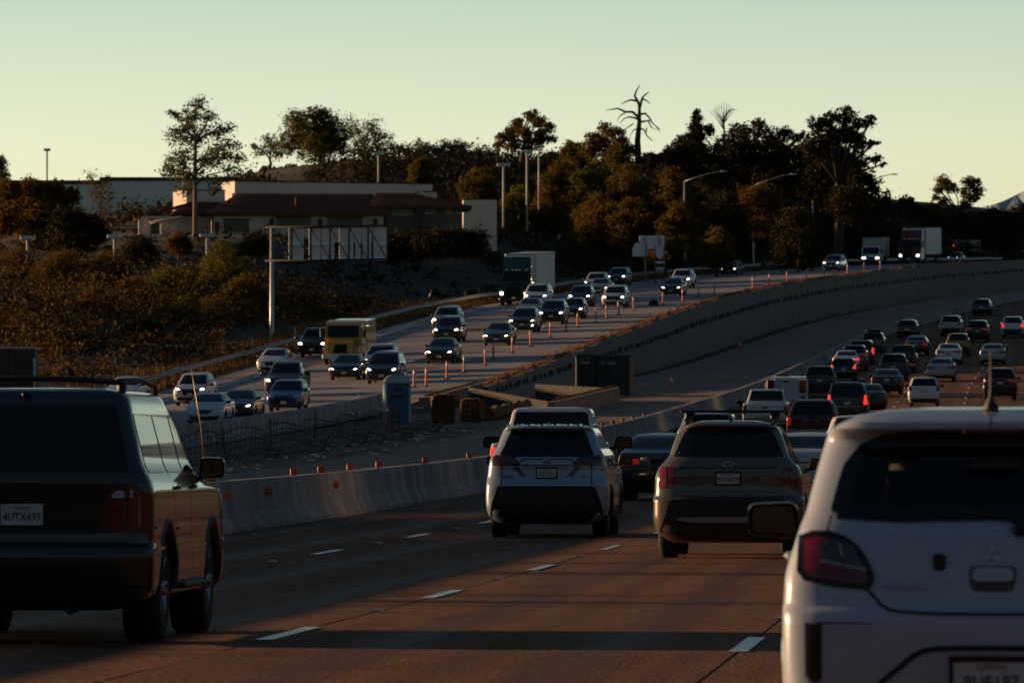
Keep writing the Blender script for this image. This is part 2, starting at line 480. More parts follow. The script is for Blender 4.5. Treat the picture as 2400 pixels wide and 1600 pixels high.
# raised pavement markers on the lane lines
rpm = MB(); rpm.prism([(-.06, 0), (.06, 0), (.035, .022), (-.035, .022)], -.06, .06)
rpm_me = rpm.mesh("lane_marker")
M_CERA = mat("ceramic_marker", (.55, .54, .5), .35, vary=.2, vscale=20)
n_rpm = 0
for x0, ph in ((-5.4, 52.7), (-1.8, 49.9), (-9.0, 63.6)):
    for k in range(0, 9):
        y0 = ph + 14.63 * k + 7.2
        o = link("lane_marker", rpm_me, M_CERA); o.location = (x0 + .02, y0, float(zR(y0)) + .004)
        tag(o, "small raised ceramic lane marker stud on the concrete between lane dashes", "road stud", "raised marker studs on the near lane lines")

# ---- unopened concrete pavement left of the barrier row
new_pave = struct(strip("construction_pavement", lambda y: np.minimum(np.where(np.asarray(y) < 400, -21.9, Xe(y) + 2.6), Xk(y) - 1.0), lambda y: Xk(y) - .32, zRr, -60, 1200, 5, M_NEWC, nx=5, lift=-.004))
dirt_strip = struct(strip("dirt_strip", lambda y: -30.6 + 0 * y, lambda y: -21.95 + 0 * y, lambda x, y: zR(y) + .05 * noise2(x * 7, y * 6, 3) - .06, 120, 380, 2.5, mat("trampled_earth", (.17, .095, .060), .95, vary=.4, vscale=.9, bump=.5, bscale=5), nx=14))
# ---- the opposite carriageway
opp = struct(strip("opposite_road", lambda y: Xg(y) + 2.6, lambda y: np.where(np.asarray(y) < 372, -30.2, Xe(y) - .35), zL, -60, 1250, 5, M_OPP, nx=10, lift=.0))
for off, m, solid in ((-4.0, M_WHITE, False), (-7.6, M_WHITE, False), (-11.2, M_WHITE, False), (-14.9, M_WHITE, True), (-.45, M_YEL, True)):
    y = 240.0
    while y < 980:
        L_ = 14.0 if solid else 3.7
        fx = (lambda yy: float(np.where(yy < 372, -30.5, Xe(yy) - 2.2 - 6 * smooth(420, 640, yy))) + off) if m is M_WHITE else (lambda yy: float(-31.2 + (Xe(yy) + 30) * .82) )
        dash((fx(y), y, 0), (fx(y + L_), y + L_, 0), .16, zL, m, .008, opp, "lane_dash" if not solid else "edge_line")
        y += 14.0 if solid else 14.63

# ---- far mountain range
mv = []
mx = np.concatenate([np.linspace(-4200, -700, 24), np.linspace(-640, 900, 60), np.linspace(1000, 5200, 26)])
prof = 430 + 120 * np.sin(mx / 900 + 1) + 60 * np.sin(mx / 310) + 26 * np.sin(mx / 120 + 2)
hgt = np.interp(mx, [-4200, -1500, -400, -65, 55, 300, 1200, 5200], [300, 380, 470, 522, 556, 620, 880, 700]) + 5 * np.sin(mx / 73) + 7 * np.sin(mx / 170 + 1)
P = []
for i, (dy, hf) in enumerate(((-2600, 0), (-1700, .35), (-900, .62), (-350, .85), (0, 1), (1200, .3), (2500, 0))):
    P.append([(x, 15000 + dy + 160 * math.sin(j * .9 + i * 2), max(-60, h * hf * (1 + (.04 * math.sin(j * 1.3 + i * 2.2) if hf < 1 else 0)))) for j, (x, h) in enumerate(zip(mx, hgt))])
M_MTN = mat("far_mountain_haze_tint", (.50, .62, .68), .95, col2=(.26, .36, .42), vscale=.012, spec=.1)  # pale blue paints distant haze into the mountain's own colour
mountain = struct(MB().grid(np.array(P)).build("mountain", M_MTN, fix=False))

# ---- retaining wall between the carriageways: base face, ledge with dowels, parapet
wall = empty("retaining_wall", (0, 0, 0))
tag(wall, "long curved concrete retaining wall carrying the opposite carriageway, stepped ledge with dowels", "wall")
y = 382.0; i = 0
LEDGE = 1.1
while y < 960:
    y1 = y + 6.0 - .05
    n = 4
    low = []; led = []; par = []
    for yy in np.linspace(y, y1, n):
        e = float(Xe(yy)); zt = float(zE(yy)); zb = float(zR(yy)) - .2
        zl = zb + max(.25, (zt - zb) * .62)
        zl2 = min(zl, zt - .35)
        low.append([(e + LEDGE + .28, yy, zb), (e + LEDGE + .08, yy, zl2)])
        led.append([(e + LEDGE + .08, yy, zl2), (e + .22, yy, zl2 + .04)])
        par.append([(e + .22, yy, zl2 + .04), (e + .10, yy, zt + .06), (e - .32, yy, zt + .06), (e - .34, yy, zt - .25)])
    a = np.array(low)
    w = MB().grid(a, False)
    # end faces give each panel its thickness
    for r in (0, -1):
        p0, p1 = a[r][0], a[r][1]
        w.add([p0, p1, (p1[0] - .5, p1[1], p1[2]), (p0[0] - .5, p0[1], p0[2])], [(0, 1, 2, 3)])
    w.build("wall_panel", M_WALL, wall, fix=False)
    MB().grid(np.array(led), False).build("ledge", M_WALL, wall, fix=False)
    MB().grid(np.array(par), False).build("parapet", M_WALL, wall, fix=False)
    y += 6.0
dow = MB(); reb = MB()
for yy in np.arange(384, 860, 2.5):
    e = float(Xe(yy)); zt = float(zE(yy)); zb = float(zR(yy)) - .2; zl2 = min(zb + max(.25, (zt - zb) * .62), zt - .35)
    j = random.uniform(-.1, .1)
    dow.tube([(e + .55 + j, yy, zl2), (e + .55 + j, yy + .02, zl2 + .30 + abs(j))], .085, 5)
for yy in np.arange(383, 760, .62):
    e = float(Xe(yy)); zt = float(zE(yy)) + .05; h = random.uniform(.12, .30)
    reb.tube([(e - .1, yy, zt), (e - .14 + random.uniform(-.08, .08), yy + random.uniform(-.15, .15), zt + h), (e - .26, yy + .2, zt + h * .8)], .022, 4)
for off in (0, .16):
    pts = [(float(Xe(yy)) - .18 + off, yy, float(zE(yy)) + .14 + .06 * math.sin(yy * 1.7 + off * 20)) for yy in np.arange(383, 760, 3)]
    reb.tube(pts, .025, 4)
stuff(dow.build("ledge_dowels", M_DKSTEEL, wall, fix=False)); stuff(reb.build("rebar_loops", M_RUST, wall, fix=False))

# ---- precast barrier rows
def barrier_mesh(L):
    prof = [(-.305, 0), (-.305, .075), (-.185, .31), (-.115, .80), (-.095, .815), (.095, .815), (.115, .80), (.185, .31), (.305, .075), (.305, 0)]
    mb = MB()
    ys_ = [-L/2, -L/2 + .03, 0, L/2 - .03, L/2]
    sc = [.93, 1, 1, 1, .93]
    n = len(prof); vs = []; fs = []
    for yy, s_ in zip(ys_, sc):
        vs += [(x * s_, yy, z * (s_ if z > .5 else 1)) for x, z in prof]
    for i in range(len(ys_) - 1):
        for k in range(n):
            fs.append((i*n + k, i*n + (k+1) % n, (i+1)*n + (k+1) % n, (i+1)*n + k))
    fs += [tuple(range(n)), tuple(range((len(ys_)-1)*n, len(ys_)*n))[::-1]]
    mb.add(vs, fs)
    return mb.mesh("concrete_barrier")
BAR = barrier_mesh(6.06); BAR.materials.append(M_CONC)
def barrier_row(fx, fz, y0, y1, label, group, L=6.1):
    y = y0; out = []
    while y < y1:
        ya, yb = y, y + L * math.cos(math.atan((float(fx(y + 3)) - float(fx(y))) / 3))
        a = Vector((float(fx(ya)), ya, 0)); b = Vector((float(fx(yb)), yb, 0))
        a.z = float(fz(a.x, a.y)); b.z = float(fz(b.x, b.y)); t = b - a
        o = link("concrete_barrier", BAR)
        o.location = (a + b) / 2 + Vector((random.uniform(-.02, .02), 0, 0))
        o.rotation_euler = (math.atan2(t.z, math.hypot(t.x, t.y)), 0, -math.atan2(t.x, t.y) + random.uniform(-.004, .004))
        tag(o, label, "barrier", group); out.append(o)
        y = yb
    return out
barrier_row(Xk, zRr, 40.0, 760.0, "grey stained precast concrete barrier section in the long row beside our lanes", "barrier row between our lanes and the new pavement")
barrier_row(lambda y: -31.0 + 0 * y, lambda x, y: zL(x, y), 190.0, 343.0, "pale precast concrete barrier section in the short row before the oncoming traffic", "barrier row before the oncoming lanes")

# orange marker plates on the barriers
mk = MB(); mk.box((0, 0, .075), (.13, .02, .12), .01); mk.box((0, 0, .01), (.06, .06, .02))
MK = mk.mesh("barrier_marker"); MK.materials.append(M_ORANGE)
def k_y(px):           # distance at which the barrier row crosses a column of the photograph
    Y = np.linspace(60, 600, 6000); d = ray(px, 1061)
    return float(Y[np.argmin(np.abs(Xk(Y) - d.x / d.y * Y))])
for px in (497, 689, 752, 820, 888, 997, 1100, 1412, 1437, 1460, 1484, 1510):
    y = k_y(px); o = link("barrier_marker", MK); o.location = (float(Xk(y)), y, float(zR(y)) + .81)
    tag(o, "small orange reflector plate standing on top of the concrete barrier", "marker", "orange plates on the barrier row")
for px in (505, 602, 762):
    y = k_y(px) ; o = link("barrier_marker", MK); o.location = (float(Xk(y)) + .19, y - .0, float(zR(y)) + .52); o.rotation_euler = (0, .12, .5)
    tag(o, "small orange reflector plate fixed to the side face of the concrete barrier", "marker", "orange plates on the barrier face")

# ---- guard rail along the far shoulder
rail = empty("guard_rail", (0, 0, 0))
tag(rail, "long galvanised corrugated steel guard rail on timber posts along the far shoulder", "guard rail")
wprof = [(0, .78), (.08, .745), (.08, .70), (.01, .655), (.01, .625), (.08, .58), (.08, .535), (0, .50)]
y = 330.0
while y < 930:
    L_ = 7.6; P = []
    for yy in np.linspace(y, y + L_ - .02, 5):
        xg = float(Xg(yy)) + 1.0; zz = float(zL(xg, yy))
        P.append([(xg + a, yy, zz + b + .02 * math.sin(yy * .31)) for a, b in wprof] + [(xg - .012 + a, yy, zz + b + .02 * math.sin(yy * .31)) for a, b in reversed(wprof)])
    P = np.array(P); P = np.concatenate([P, P[:, :1]], 1)
    MB().grid(P).build("rail_beam", M_STEEL, rail, fix=False)
    y += L_
post = MB(); post.box((0, 0, .40), (.18, .15, .80), .01); PM = post.mesh("post"); PM.materials.append(M_WOODP)
for yy in np.arange(330, 900, 3.8):
    xg = float(Xg(yy)) + .88; o = link("post", PM, None, rail); o.location = (xg, yy, float(zL(xg, yy)) - .05)

# ---- orange tube delineators
dl = MB(); dl.lathe([(0, .062), (.04, .062), (1.02, .052), (1.06, .045), (1.06, .0)], 'z', n=10)
DT = dl.mesh("delineator_post"); DT.materials.append(M_ORANGE)
db = MB(); db.lathe([(0, .0), (0, .21), (.03, .21), (.07, .10), (.07, .0)], 'z', n=12); DB = db.mesh("rubber_base"); DB.materials.append(M_RUB)
dr = MB(); dr.lathe([(.78, .0605), (.93, .0585)], 'z', n=10); DR = dr.mesh("reflective_band", fix=False); DR.materials.append(M_REFL)
pts = [(950 + x / 3.92, 580 + y_ / 3.92) for x, y_ in [(80, 1285), (190, 1275), (380, 1210), (535, 1152), (735, 1085), (808, 1028), (982, 968), (1150, 908), (1330, 828), (1478, 768), (1580, 735), (1752, 693), (1848, 655), (1960, 618), (2098, 578)]]
pts += [(1450 + x / 2.476, 350 + y_ / 2.476) for x, y_ in [(256, 903), (372, 885), (463, 860), (556, 843), (778, 808), (872, 790), (978, 775), (1088, 758), (1193, 745), (1327, 728), (1425, 715), (1518, 705)]]
for px, py in pts:
    p = hit(px, py, zL, 200)
    e = empty("tube_delineator", p, random.uniform(0, 6))
    e.rotation_euler = (random.uniform(-.03, .03), random.uniform(-.03, .03), random.uniform(0, 6))
    tag(e, "slim orange tube post with white bands along the edge of the oncoming lanes", "delineator", "orange tube posts along the oncoming lanes")
    link("tube", DT, None, e); link("rubber_base", DB, None, e); link("reflective_band", DR, None, e)
p = Vector((-27.1, 307, float(zR(307)) - .1)); e = empty("tube_delineator", p)
tag(e, "single orange tube post standing in the dirt beside the blue portable toilet", "delineator")
link("tube", DT, None, e); link("rubber_base", DB, None, e); link("reflective_band", DR, None, e)
# knocked-over tube and tyre scrap on the opposite road
p = hit(1744, 680, zL, 200); e = empty("tube_delineator", p + Vector((0, 0, .1))); e.rotation_euler = (0, math.pi / 2, .3)
tag(e, "orange tube post knocked flat on the empty concrete of the oncoming road", "delineator")
link("tube", DT, None, e); link("rubber_base", DB, None, e)
sc = MB()
for k in range(9):
    a = k * .7; sc.tube([(.35 * math.cos(a), .25 * math.sin(a), .05), (.25 * math.cos(a + .6), .3 * math.sin(a + .5), .28 + .1 * math.sin(k * 2.3)), (.1 * math.cos(a + 1.2), .12, .42)], [.09, .12, .05], 5)
o = sc.build("tyre_scrap", M_RUB); o.location = hit(1532, 717, zL, 200)
tag(o, "dark lump of shredded tyre lying on the empty oncoming lane", "debris")

# ---- traffic cones
def cone(loc, label):
    e = empty("traffic_cone", loc)
    MB().lathe([(.03, .0), (.03, .15), (.06, .14), (.70, .03), (.72, .0)], 'z', n=14).build("cone_body", M_ORANGE, e)
    MB().lathe([(.36, .093), (.52, .065)], 'z', n=14).build("reflective_band", M_REFL, e, fix=False).scale = (1.03, 1.03, 1)
    MB().box((0, 0, .018), (.36, .36, .036), .01).build("cone_base", M_ORANGE, e)
    tag(e, label, "traffic cone")
cone(hit(1574, 907, zRr, 200), "orange traffic cone alone on the wide empty construction pavement")
cone(Vector((float(Xk(151)) - .75, 151.0, float(zR(151)) )), "orange and white traffic cone just behind the stained concrete barrier")
cone(hit(1733, 818, zRr, 200), "small dark orange traffic cone far up the construction pavement below the wall")
# ================================================================== ROADSIDE THINGS
M_PORTA = mat("portable_toilet_blue", (.025, .115, .20), .5, vary=.12, vscale=2)
M_PORTAL = mat("portable_toilet_roof", (.42, .47, .52), .55, vary=.08, vscale=2)
M_DUMP = mat("dark_green_painted_steel", (.012, .020, .019), .6, vary=.3, vscale=2)
M_DECAL = mat("faded_white_decal", (.17, .17, .19), .7, vary=.4, vscale=14)
M_SIGN = mat("sign_back_aluminium", (.66, .62, .66), .5, metal=0.0, vary=.12, vscale=2)
M_CREAM = mat("cream_stucco", (.62, .52, .47), .9, vary=.08, vscale=.6, bump=.15, bscale=10)
M_GREYW = mat("blue_grey_wall", (.60, .66, .63), .9, vary=.06, vscale=.2)
M_CAP = mat("dark_roof_cap", (.045, .028, .026), .8)
M_TILE = mat("red_brown_roof_tile", (.105, .030, .014), .85, vary=.35, vscale=2.2, rnd=.12)
M_WIN = mat("dark_window_glass", (.006, .005, .005), .15)
M_LUM = mat("light_head_grey", (.55, .54, .52), .5)
M_BURLAP = mat("brown_burlap", (.10, .046, .015), .95, vary=.4, vscale=7, bump=.5, bscale=25)
M_FORM = mat("old_form_timber", (.030, .023, .016), .9, vary=.3, vscale=2, stretch=(1, .3, 2))

# ---- portable toilet
def porta():
    p = Vector((-27.55, 317.0, float(zR(317)) - .10))
    e = empty("portable_toilet", p, .18)
    b = MB(); b.box((0, 0, 1.0), (1.12, 1.12, 1.84), .04); b.box((0, 0, .07), (1.18, 1.22, .14), .02)
    b.build("cabin", M_PORTA, e)
    for sx in (-1, 1):
        for sy in (-1, 1): MB().box((sx * .545, sy * .545, 1.02), (.10, .10, 1.80), .03).build("corner_post", M_PORTAL, e)
    rf = MB(); P = []
    for i, (z, s_) in enumerate([(1.92, 1.04), (1.96, 1.06), (2.02, 1.04), (2.14, .92), (2.24, .72), (2.30, .45), (2.315, .1)]):
        P.append([(.58 * s_ * sx, .58 * (s_ if s_ > .9 else .9 + .1 * s_) * sy, z) for sx, sy in ((-1, -1), (-.5, -1.02), (0, -1.03), (.5, -1.02), (1, -1), (1, 1), (0, 1.03), (-1, 1), (-1, -1))])
    rf.grid(np.array(P)); rf.build("domed_roof", M_PORTAL, e, sharp=30)
    d = MB(); d.box((.03, -.575, .98), (.80, .03, 1.66), .01); d.build("door", M_PORTA, e)
    v = MB(); v.box((0, -.60, 1.66), (.40, .02, .10), .005); v.box((0, -.60, 1.58), (.36, .012, .03)); v.build("door_vent", M_DKSTEEL, e)
    t = MB(); t.box((0, -.60, 1.30), (.62, .012, .15), .004); t.build("faded_lettering", mat("dark_lettering", (.035, .045, .035), .7, vary=.5, vscale=18), e)
    MB().box((.03, -.60, .32), (.14, .02, .50), .02).build("lower_vent", M_DKSTEEL, e)
    pipe = MB().tube([(.45, .4, 1.9), (.45, .4, 2.45)], .05, 8); pipe.build("vent_pipe", M_PORTAL, e)
    tag(e, "blue portable toilet with pale domed roof standing in the dirt by the barriers", "portable toilet")
porta()

# ---- two dark green waste containers
def container(name, px, py, w, d, h, label, words):
    p = hit(px, py, zRr, 200); e = empty(name, p, -.10)
    b = MB(); b.box((0, d / 2, h / 2 + .08), (w, d, h - .1), .03); b.build("bin_body", M_DUMP, e)
    for x in np.linspace(-w / 2 + .12, w / 2 - .12, 4): MB().box((x, -.03, h * .5), (.09, .07, h * .86), .012).build("rib", M_DUMP, e)
    MB().box((0, d / 2, h + .03), (w + .08, d + .08, .10), .02).build("top_rim", M_DUMP, e)
    for x, z, a, b_ in words: MB().box((x, -.075, z), (a, .012, b_), .003).build("faded_decal", M_DECAL, e)
    for sx in (-1, 1): MB().box((sx * w * .38, d * .4, .05), (.16, d * .7, .12), .02).build("skid", M_DKSTEEL, e)
    tag(e, label, "waste bin")
container("waste_container", 1372, 929, 1.15, 1.6, 2.30, "narrow dark green waste container at the foot of the retaining wall, left one", [(.0, 1.92, .58, .14), (.22, 2.2, .22, .05)])
container("waste_container", 1436, 929, 1.95, 1.6, 2.25, "wide dark green waste container at the foot of the retaining wall, right one", [(-.55, 1.88, .22, .16), (-.05, 1.88, .46, .18)])

# ---- low cast wall with rebar, timber form, wrapped bundles before the retaining wall
def seg_wall(name, a, b, h0, h1, w, m, label, cat, top=True, lean=.0):
    a, b = Vector(a), Vector(b); e = empty(name, a); t = b - a; L_ = t.xy.length; rz = -math.atan2(t.x, t.y)
    e.rotation_euler = (0, 0, rz); n = 6; P0 = []
    for k in range(n + 1):
        y = L_ * k / n; z = t.z * k / n; h = h0 + (h1 - h0) * k / n
        P0.append([(-w/2, y, z - .3), (-w/2 + lean, y, z + h), (w/2 - lean, y, z + h), (w/2, y, z - .3)])
    P0 = np.array(P0)
    for k in range(n):
        q = P0[k:k + 2].copy(); q[1, :, 1] -= .03
        mb = MB(); mb.grid(np.concatenate([q, q[:, :1]], 1), False); mb.add(q[0].tolist(), [(0, 1, 2, 3)]); mb.add(q[1].tolist(), [(0, 1, 2, 3)])
        mb.build("cast_section", m, e)
    if top:
        r = MB()
        for y in np.arange(.3, L_, .5):
            z = t.z * y / L_ + h0 + (h1 - h0) * y / L_; r.tube([(0, y, z), (.05, y + .1, z + random.uniform(.08, .2)), (.12, y + .2, z + .05)], .02, 4)
        r.tube([(0, y, t.z * y / L_ + h0 + (h1 - h0) * y / L_ + .1 + .03 * math.sin(y * 3)) for y in np.arange(0, L_, .5)], .02, 4)
        stuff(r.build("rebar_loops", M_RUST, e, fix=False))
    tag(e, label, cat); return e
def gR(X, Y): return Vector((X, Y, float(zR(Y)) - .1))
seg_wall("cast_wall", gR(-21.6, 335), gR(-20.6, 374), .80, .92, .5, M_WALL, "low pale concrete wall with rusty rebar on top before the waste containers", "wall", True, .08)
seg_wall("cast_wall", gR(-29.2, 352), gR(-28.6, 381), .75, 1.05, .6, M_WALL, "low concrete wall stub where the higher road's retaining wall begins", "wall", True, .03)
# slanting form panel between the two
pv = [gR(-28.0, 366) + Vector((0, 0, 1.05)), gR(-22.2, 351) + Vector((0, 0, .45)), gR(-22.2, 351), gR(-28.0, 366)]
mb = MB(); q = [tuple(v) for v in pv]; mb.add(q + [(x + .10, y + .25, z) for x, y, z in q], [(0, 1, 2, 3), (7, 6, 5, 4), (0, 4, 5, 1), (1, 5, 6, 2), (2, 6, 7, 3), (3, 7, 4, 0)])
o = mb.build("form_panel", M_FORM); tag(o, "slanting dark formwork panel bridging the pit beside the wall stub", "panel")
pv = [gR(-25.4, 380) + Vector((0, 0, 1.0)), gR(-21.2, 371) + Vector((0, 0, .95)), gR(-21.2, 371), gR(-25.4, 380)]
mb = MB(); q = [tuple(v) for v in pv]; mb.add(q + [(x + .10, y + .25, z) for x, y, z in q], [(0, 1, 2, 3), (7, 6, 5, 4), (0, 4, 5, 1), (1, 5, 6, 2), (2, 6, 7, 3), (3, 7, 4, 0)])
o = mb.build("form_panel", M_FORM); tag(o, "dark upright formwork panel just in front of the green waste containers", "panel")

def bundle(loc, w, h, d, rz, label):
    e = empty("wrapped_bundle", loc, rz)
    b = MB(); P = []
    for y in np.linspace(-d/2, d/2, 5):
        s_ = 1 - .12 * abs(y / d * 2) ** 3
        P.append([(w/2 * s_ * math.copysign(abs(math.cos(a)) ** .45, math.cos(a)) * (1 + .05 * math.sin(a * 5 + y * 4)), y, h/2 + h/2 * s_ * math.copysign(abs(math.sin(a)) ** .45, math.sin(a)) * (1 + .06 * math.sin(a * 3 + y * 3))) for a in np.linspace(0, 2 * math.pi, 25)])
    P = np.array(P); b.grid(P); b.add(P[0][:-1].tolist(), [tuple(range(24))]); b.add(P[-1][:-1].tolist(), [tuple(range(24))])
    b.build("wrap", M_BURLAP, e, sharp=40)
    r = MB()
    for z in np.linspace(.15, h - .1, 5): r.tube([(-w/2 - .03, -d/2 - .03, z), (0, -d/2 - .06, z + .02), (w/2 + .03, -d/2 - .03, z)], .016, 4)
    for x in np.linspace(-w/2 + .1, w/2 - .1, 5): r.tube([(x, -d/2 - .05, .05), (x + .02, -d/2 - .07, h - .05)], .016, 4)
    stuff(r.build("wire_lattice", M_RUST, e, fix=False))
    tag(e, label, "bundle")
bundle(gR(-25.5, 318), 1.15, 1.45, 1.2, .1, "bulging brown burlap bundle laced with wire, nearest the pit end, left one")
bundle(gR(-24.45, 322), 1.05, 1.20, 1.2, -.1, "brown burlap bundle laced with wire beside the pit, right one")
bl = MB()
pts = [(-23.9 + .05 * math.sin(y), y, float(zR(y)) + .25 + .05 * math.sin(y * 2.1)) for y in np.arange(324, 352, 1.5)]
bl.tube(pts, [.30 + .05 * math.sin(k * 1.9) for k in range(len(pts))], 9)
o = bl.build("straw_wattle", M_BURLAP); tag(o, "long low brown straw wattle lying along the dirt from the bundles towards the low wall", "wattle")

# ---- sagging wire mesh fence in the dirt strip, rebar mats and rubble
def mesh_fence(x0, x1, y0, y1, h, rows_, label, lean):
    e = empty("wire_fence", (0, 0, 0)); tag(e, label, "fence")
    n = 60
    def pos(t, z): 
        y = y0 + (y1 - y0) * t; x = x0 + (x1 - x0) * t
        return (x + lean * z + .12 * math.sin(y * .45 + z), y, float(zR(y)) - .15 + z + .10 * math.sin(y * .5 + z * 2.7) * (z / h + .25))
    for k in range(rows_):
        z = h * (k + .35) / rows_
        MB().tube([pos(i / n, z) for i in range(n + 1)], .018 if k < rows_ - 1 else .028, 4).build("wire_strand", M_DKSTEEL, e, fix=False)
    v = MB()
    for i in range(n * 2): 
        t = i / (n * 2) + random.uniform(-.002, .002); v.tube([pos(t, 0), pos(t, h * .5), pos(t, h)], .013, 4)
    stuff(v.build("vertical_wires", M_DKSTEEL, e, fix=False))
    for t in np.linspace(.03, .97, 9): MB().tube([pos(t, -.2), (pos(t, h)[0], pos(t, h)[1], pos(t, h)[2] + .12)], .04, 6).build("stake", M_RUST, e)
mesh_fence(-27.6, -27.0, 175, 312, 1.0, 5, "sagging dark wire mesh fence with rusty stakes in the dirt strip", .0)
mesh_fence(-24.6, -24.2, 168, 300, .55, 4, "low crumpled wire mesh lying along the dirt in front of the taller fence", .5)
rub = MB(); rng = random.Random(4)
for k in range(700):
    y = rng.uniform(165, 330); x = rng.uniform(-29.5, -22.1) if rng.random() < .55 else rng.gauss(-22.9, .5)
    s_ = rng.uniform(.03, .10) * (1.6 if rng.random() < .1 else 1); z = float(zR(y)) - .16
    rub.box((x, y, z + s_ * .3), (s_ * rng.uniform(.8, 2.4), s_ * rng.uniform(.6, 1.4), s_), s_ * .25, rng.uniform(0, 3))
stuff(rub.build("rubble", mat("broken_concrete", (.15, .11, .085), .9, vary=.5, vscale=1.2), fix=False))
lit = MB()
for k in range(60):
    y = rng.uniform(165, 300); x = rng.gauss(-23.3, .9); z = float(zR(y)) - .02
    lit.box((x, y, z + .05), (rng.uniform(.08, .25), rng.uniform(.05, .2), rng.uniform(.02, .1)), 0, rng.uniform(0, 3))
stuff(lit.build("litter", mat("pale_litter", (.65, .6, .5), .6), fix=False))
rb = MB()
for k in range(70):
    y = rng.uniform(168, 318); x = rng.uniform(-26.8, -22.4); L_ = rng.uniform(2, 7); a = rng.gauss(0, .25); z = float(zR(y)) - .05
    rb.tube([(x, y, z + rng.uniform(0, .1)), (x + L_ * .5 * math.sin(a), y + L_ * .5 * math.cos(a), float(zR(y + L_ * .5)) + rng.uniform(0, .2)), (x + L_ * math.sin(a), y + L_ * math.cos(a), float(zR(y + L_ * math.cos(a))) - .05 + rng.uniform(0, .12))], .018, 4)
stuff(rb.build("loose_rebar", M_RUST, fix=False))

# ---- cantilever sign bridge seen from behind
def cantilever():
    p = hit(637, 792, lambda x, y: np.where(x < Xg(y), bank(x, y), zL(x, y)), 380); p.z -= .1
    s_ = F / p.y; e = empty("overhead_sign", p)
    top = (792 - 528) / s_; wd = (912 - 628) / s_; x0 = -9 / s_; ht = (607 - 528) / s_
    MB().lathe([(0, .17), (top + .1, .13), (top + .12, 0)], 'z', n=16).build("pole", mat("pole_steel", (.42, .40, .36), .45, metal=.55, vary=.2, vscale=3), e)
    for z in (.04, top * .72, top * .80, top * .9): MB().lathe([(z, .185), (z + .05, .185)], 'z', n=16).build("pole_band", M_DKSTEEL, e, fix=False)
    MB().lathe([(0, .0), (0, .34), (.06, .34), (.06, 0)], 'z', n=12).build("base_plate", M_DKSTEEL, e)
    x1 = x0 + wd; zt, zb = top - .02, top - ht
    def bar(a, b, r, nm): MB().tube([a, b], r, 6).build(nm, M_DKSTEEL, e)
    for dy in (-.30, .30):
        bar((x0 - .2, dy, zt), (x1, dy, zt + .12), .075, "chord"); bar((x0 - .2, dy, zb), (x1, dy, zb + .10), .075, "chord")
    k = 6; xs = np.linspace(x0 + .35, x1 - .03, k + 1)
    for i, x in enumerate(xs):
        MB().box((x, -.30, (zt + zb) / 2 + .05), (.13, .08, zt - zb), .01).build("truss_post", M_DKSTEEL, e)
        if i < k: bar((x, -.30, zt), (xs[i + 1], -.30, zb + .08), .045, "diagonal")
    px = [675, 712, 730, 752, 783, 795, 830, 846, 872, 908]
    for a, b in ((675, 711), (723, 751), (753, 783), (795, 829), (833, 846), (850, 871), (876, 908)):
        xa, xb = (a - 637) / s_, (b - 637) / s_
        pn = MB(); pn.box(((xa + xb) / 2, .42, (zt + zb) / 2 + .05), (xb - xa, .05, zt - zb - .06), .01); pn.build("sign_panel", M_SIGN, e)
        for zz in (.50, .06):
            h = MB(); h.lathe([(xa + .03, .13), (xb - .03, .13)], 'x', (0, .36, zb + (zt - zb) * zz), 16); h.build("streak_rib", mat("sky_streak_tint", (.70, .86, .90), .35, metal=0.0), e, fix=False)  # ribs added to carry cyan sky streaks, reflection put into their colour
    tag(e, "cantilever overhead sign on one grey pole, panels and truss seen from behind", "road sign")
cantilever()

# ---- freeway lamp posts with long arms
def lamp_post(px, base_y, top_y, tip, label):
    G = lambda x, y: np.where(x < Xg(y), bank(x, y), zL(x, y))
    p = hit(px, base_y, G, 380); s_ = F / p.y; e = empty("street_lamp", p - Vector((0, 0, .2)))
    h = (base_y - top_y) / s_ + .2; ax = (tip[0] - px) / s_; az = (top_y - tip[1]) / s_ + h
    M_P = MATS["pole_steel"]
    MB().lathe([(0, .13), (h, .085), (h + .03, 0)], 'z', n=12).build("pole", M_P, e)
    MB().tube([(0, 0, h - .05), (ax * .35, 0, h + (az - h) * .5), (ax * .7, 0, h + (az - h) * .9), (ax * .86, 0, az)], [.06, .055, .05, .045], 8).build("arm", M_P, e)
    l = MB(); P = []
    for t in np.linspace(0, 1, 6):
        w = .16 * math.sin(math.pi * (.15 + .8 * t)) + .02
        P.append([(ax * .84 + t * ax * .17, w * math.cos(a), az + .02 + w * .55 * math.sin(a)) for a in np.linspace(0, 2 * math.pi, 11)])
    l.grid(np.array(P)); l.build("lamp_head", M_LUM, e)
    MB().box((0, 0, .12), (.34, .34, .26), .03).build("footing", M_CONC, e)
    tag(e, label, "street lamp")
lamp_post(1604, 628, 424, (1704, 402), "tall freeway lamp post with long arm, nearest one, right of the sign backs")
lamp_post(1766, 627, 434, (1866, 409), "second freeway lamp post from the left, arm against the dark trees")
lamp_post(1905, 624, 440, (1998, 415), "third freeway lamp post from the left, above the oncoming white box truck")
lamp_post(2014, 620, 432, (2104, 409), "farthest freeway lamp post, its arm tip against the pale sky")

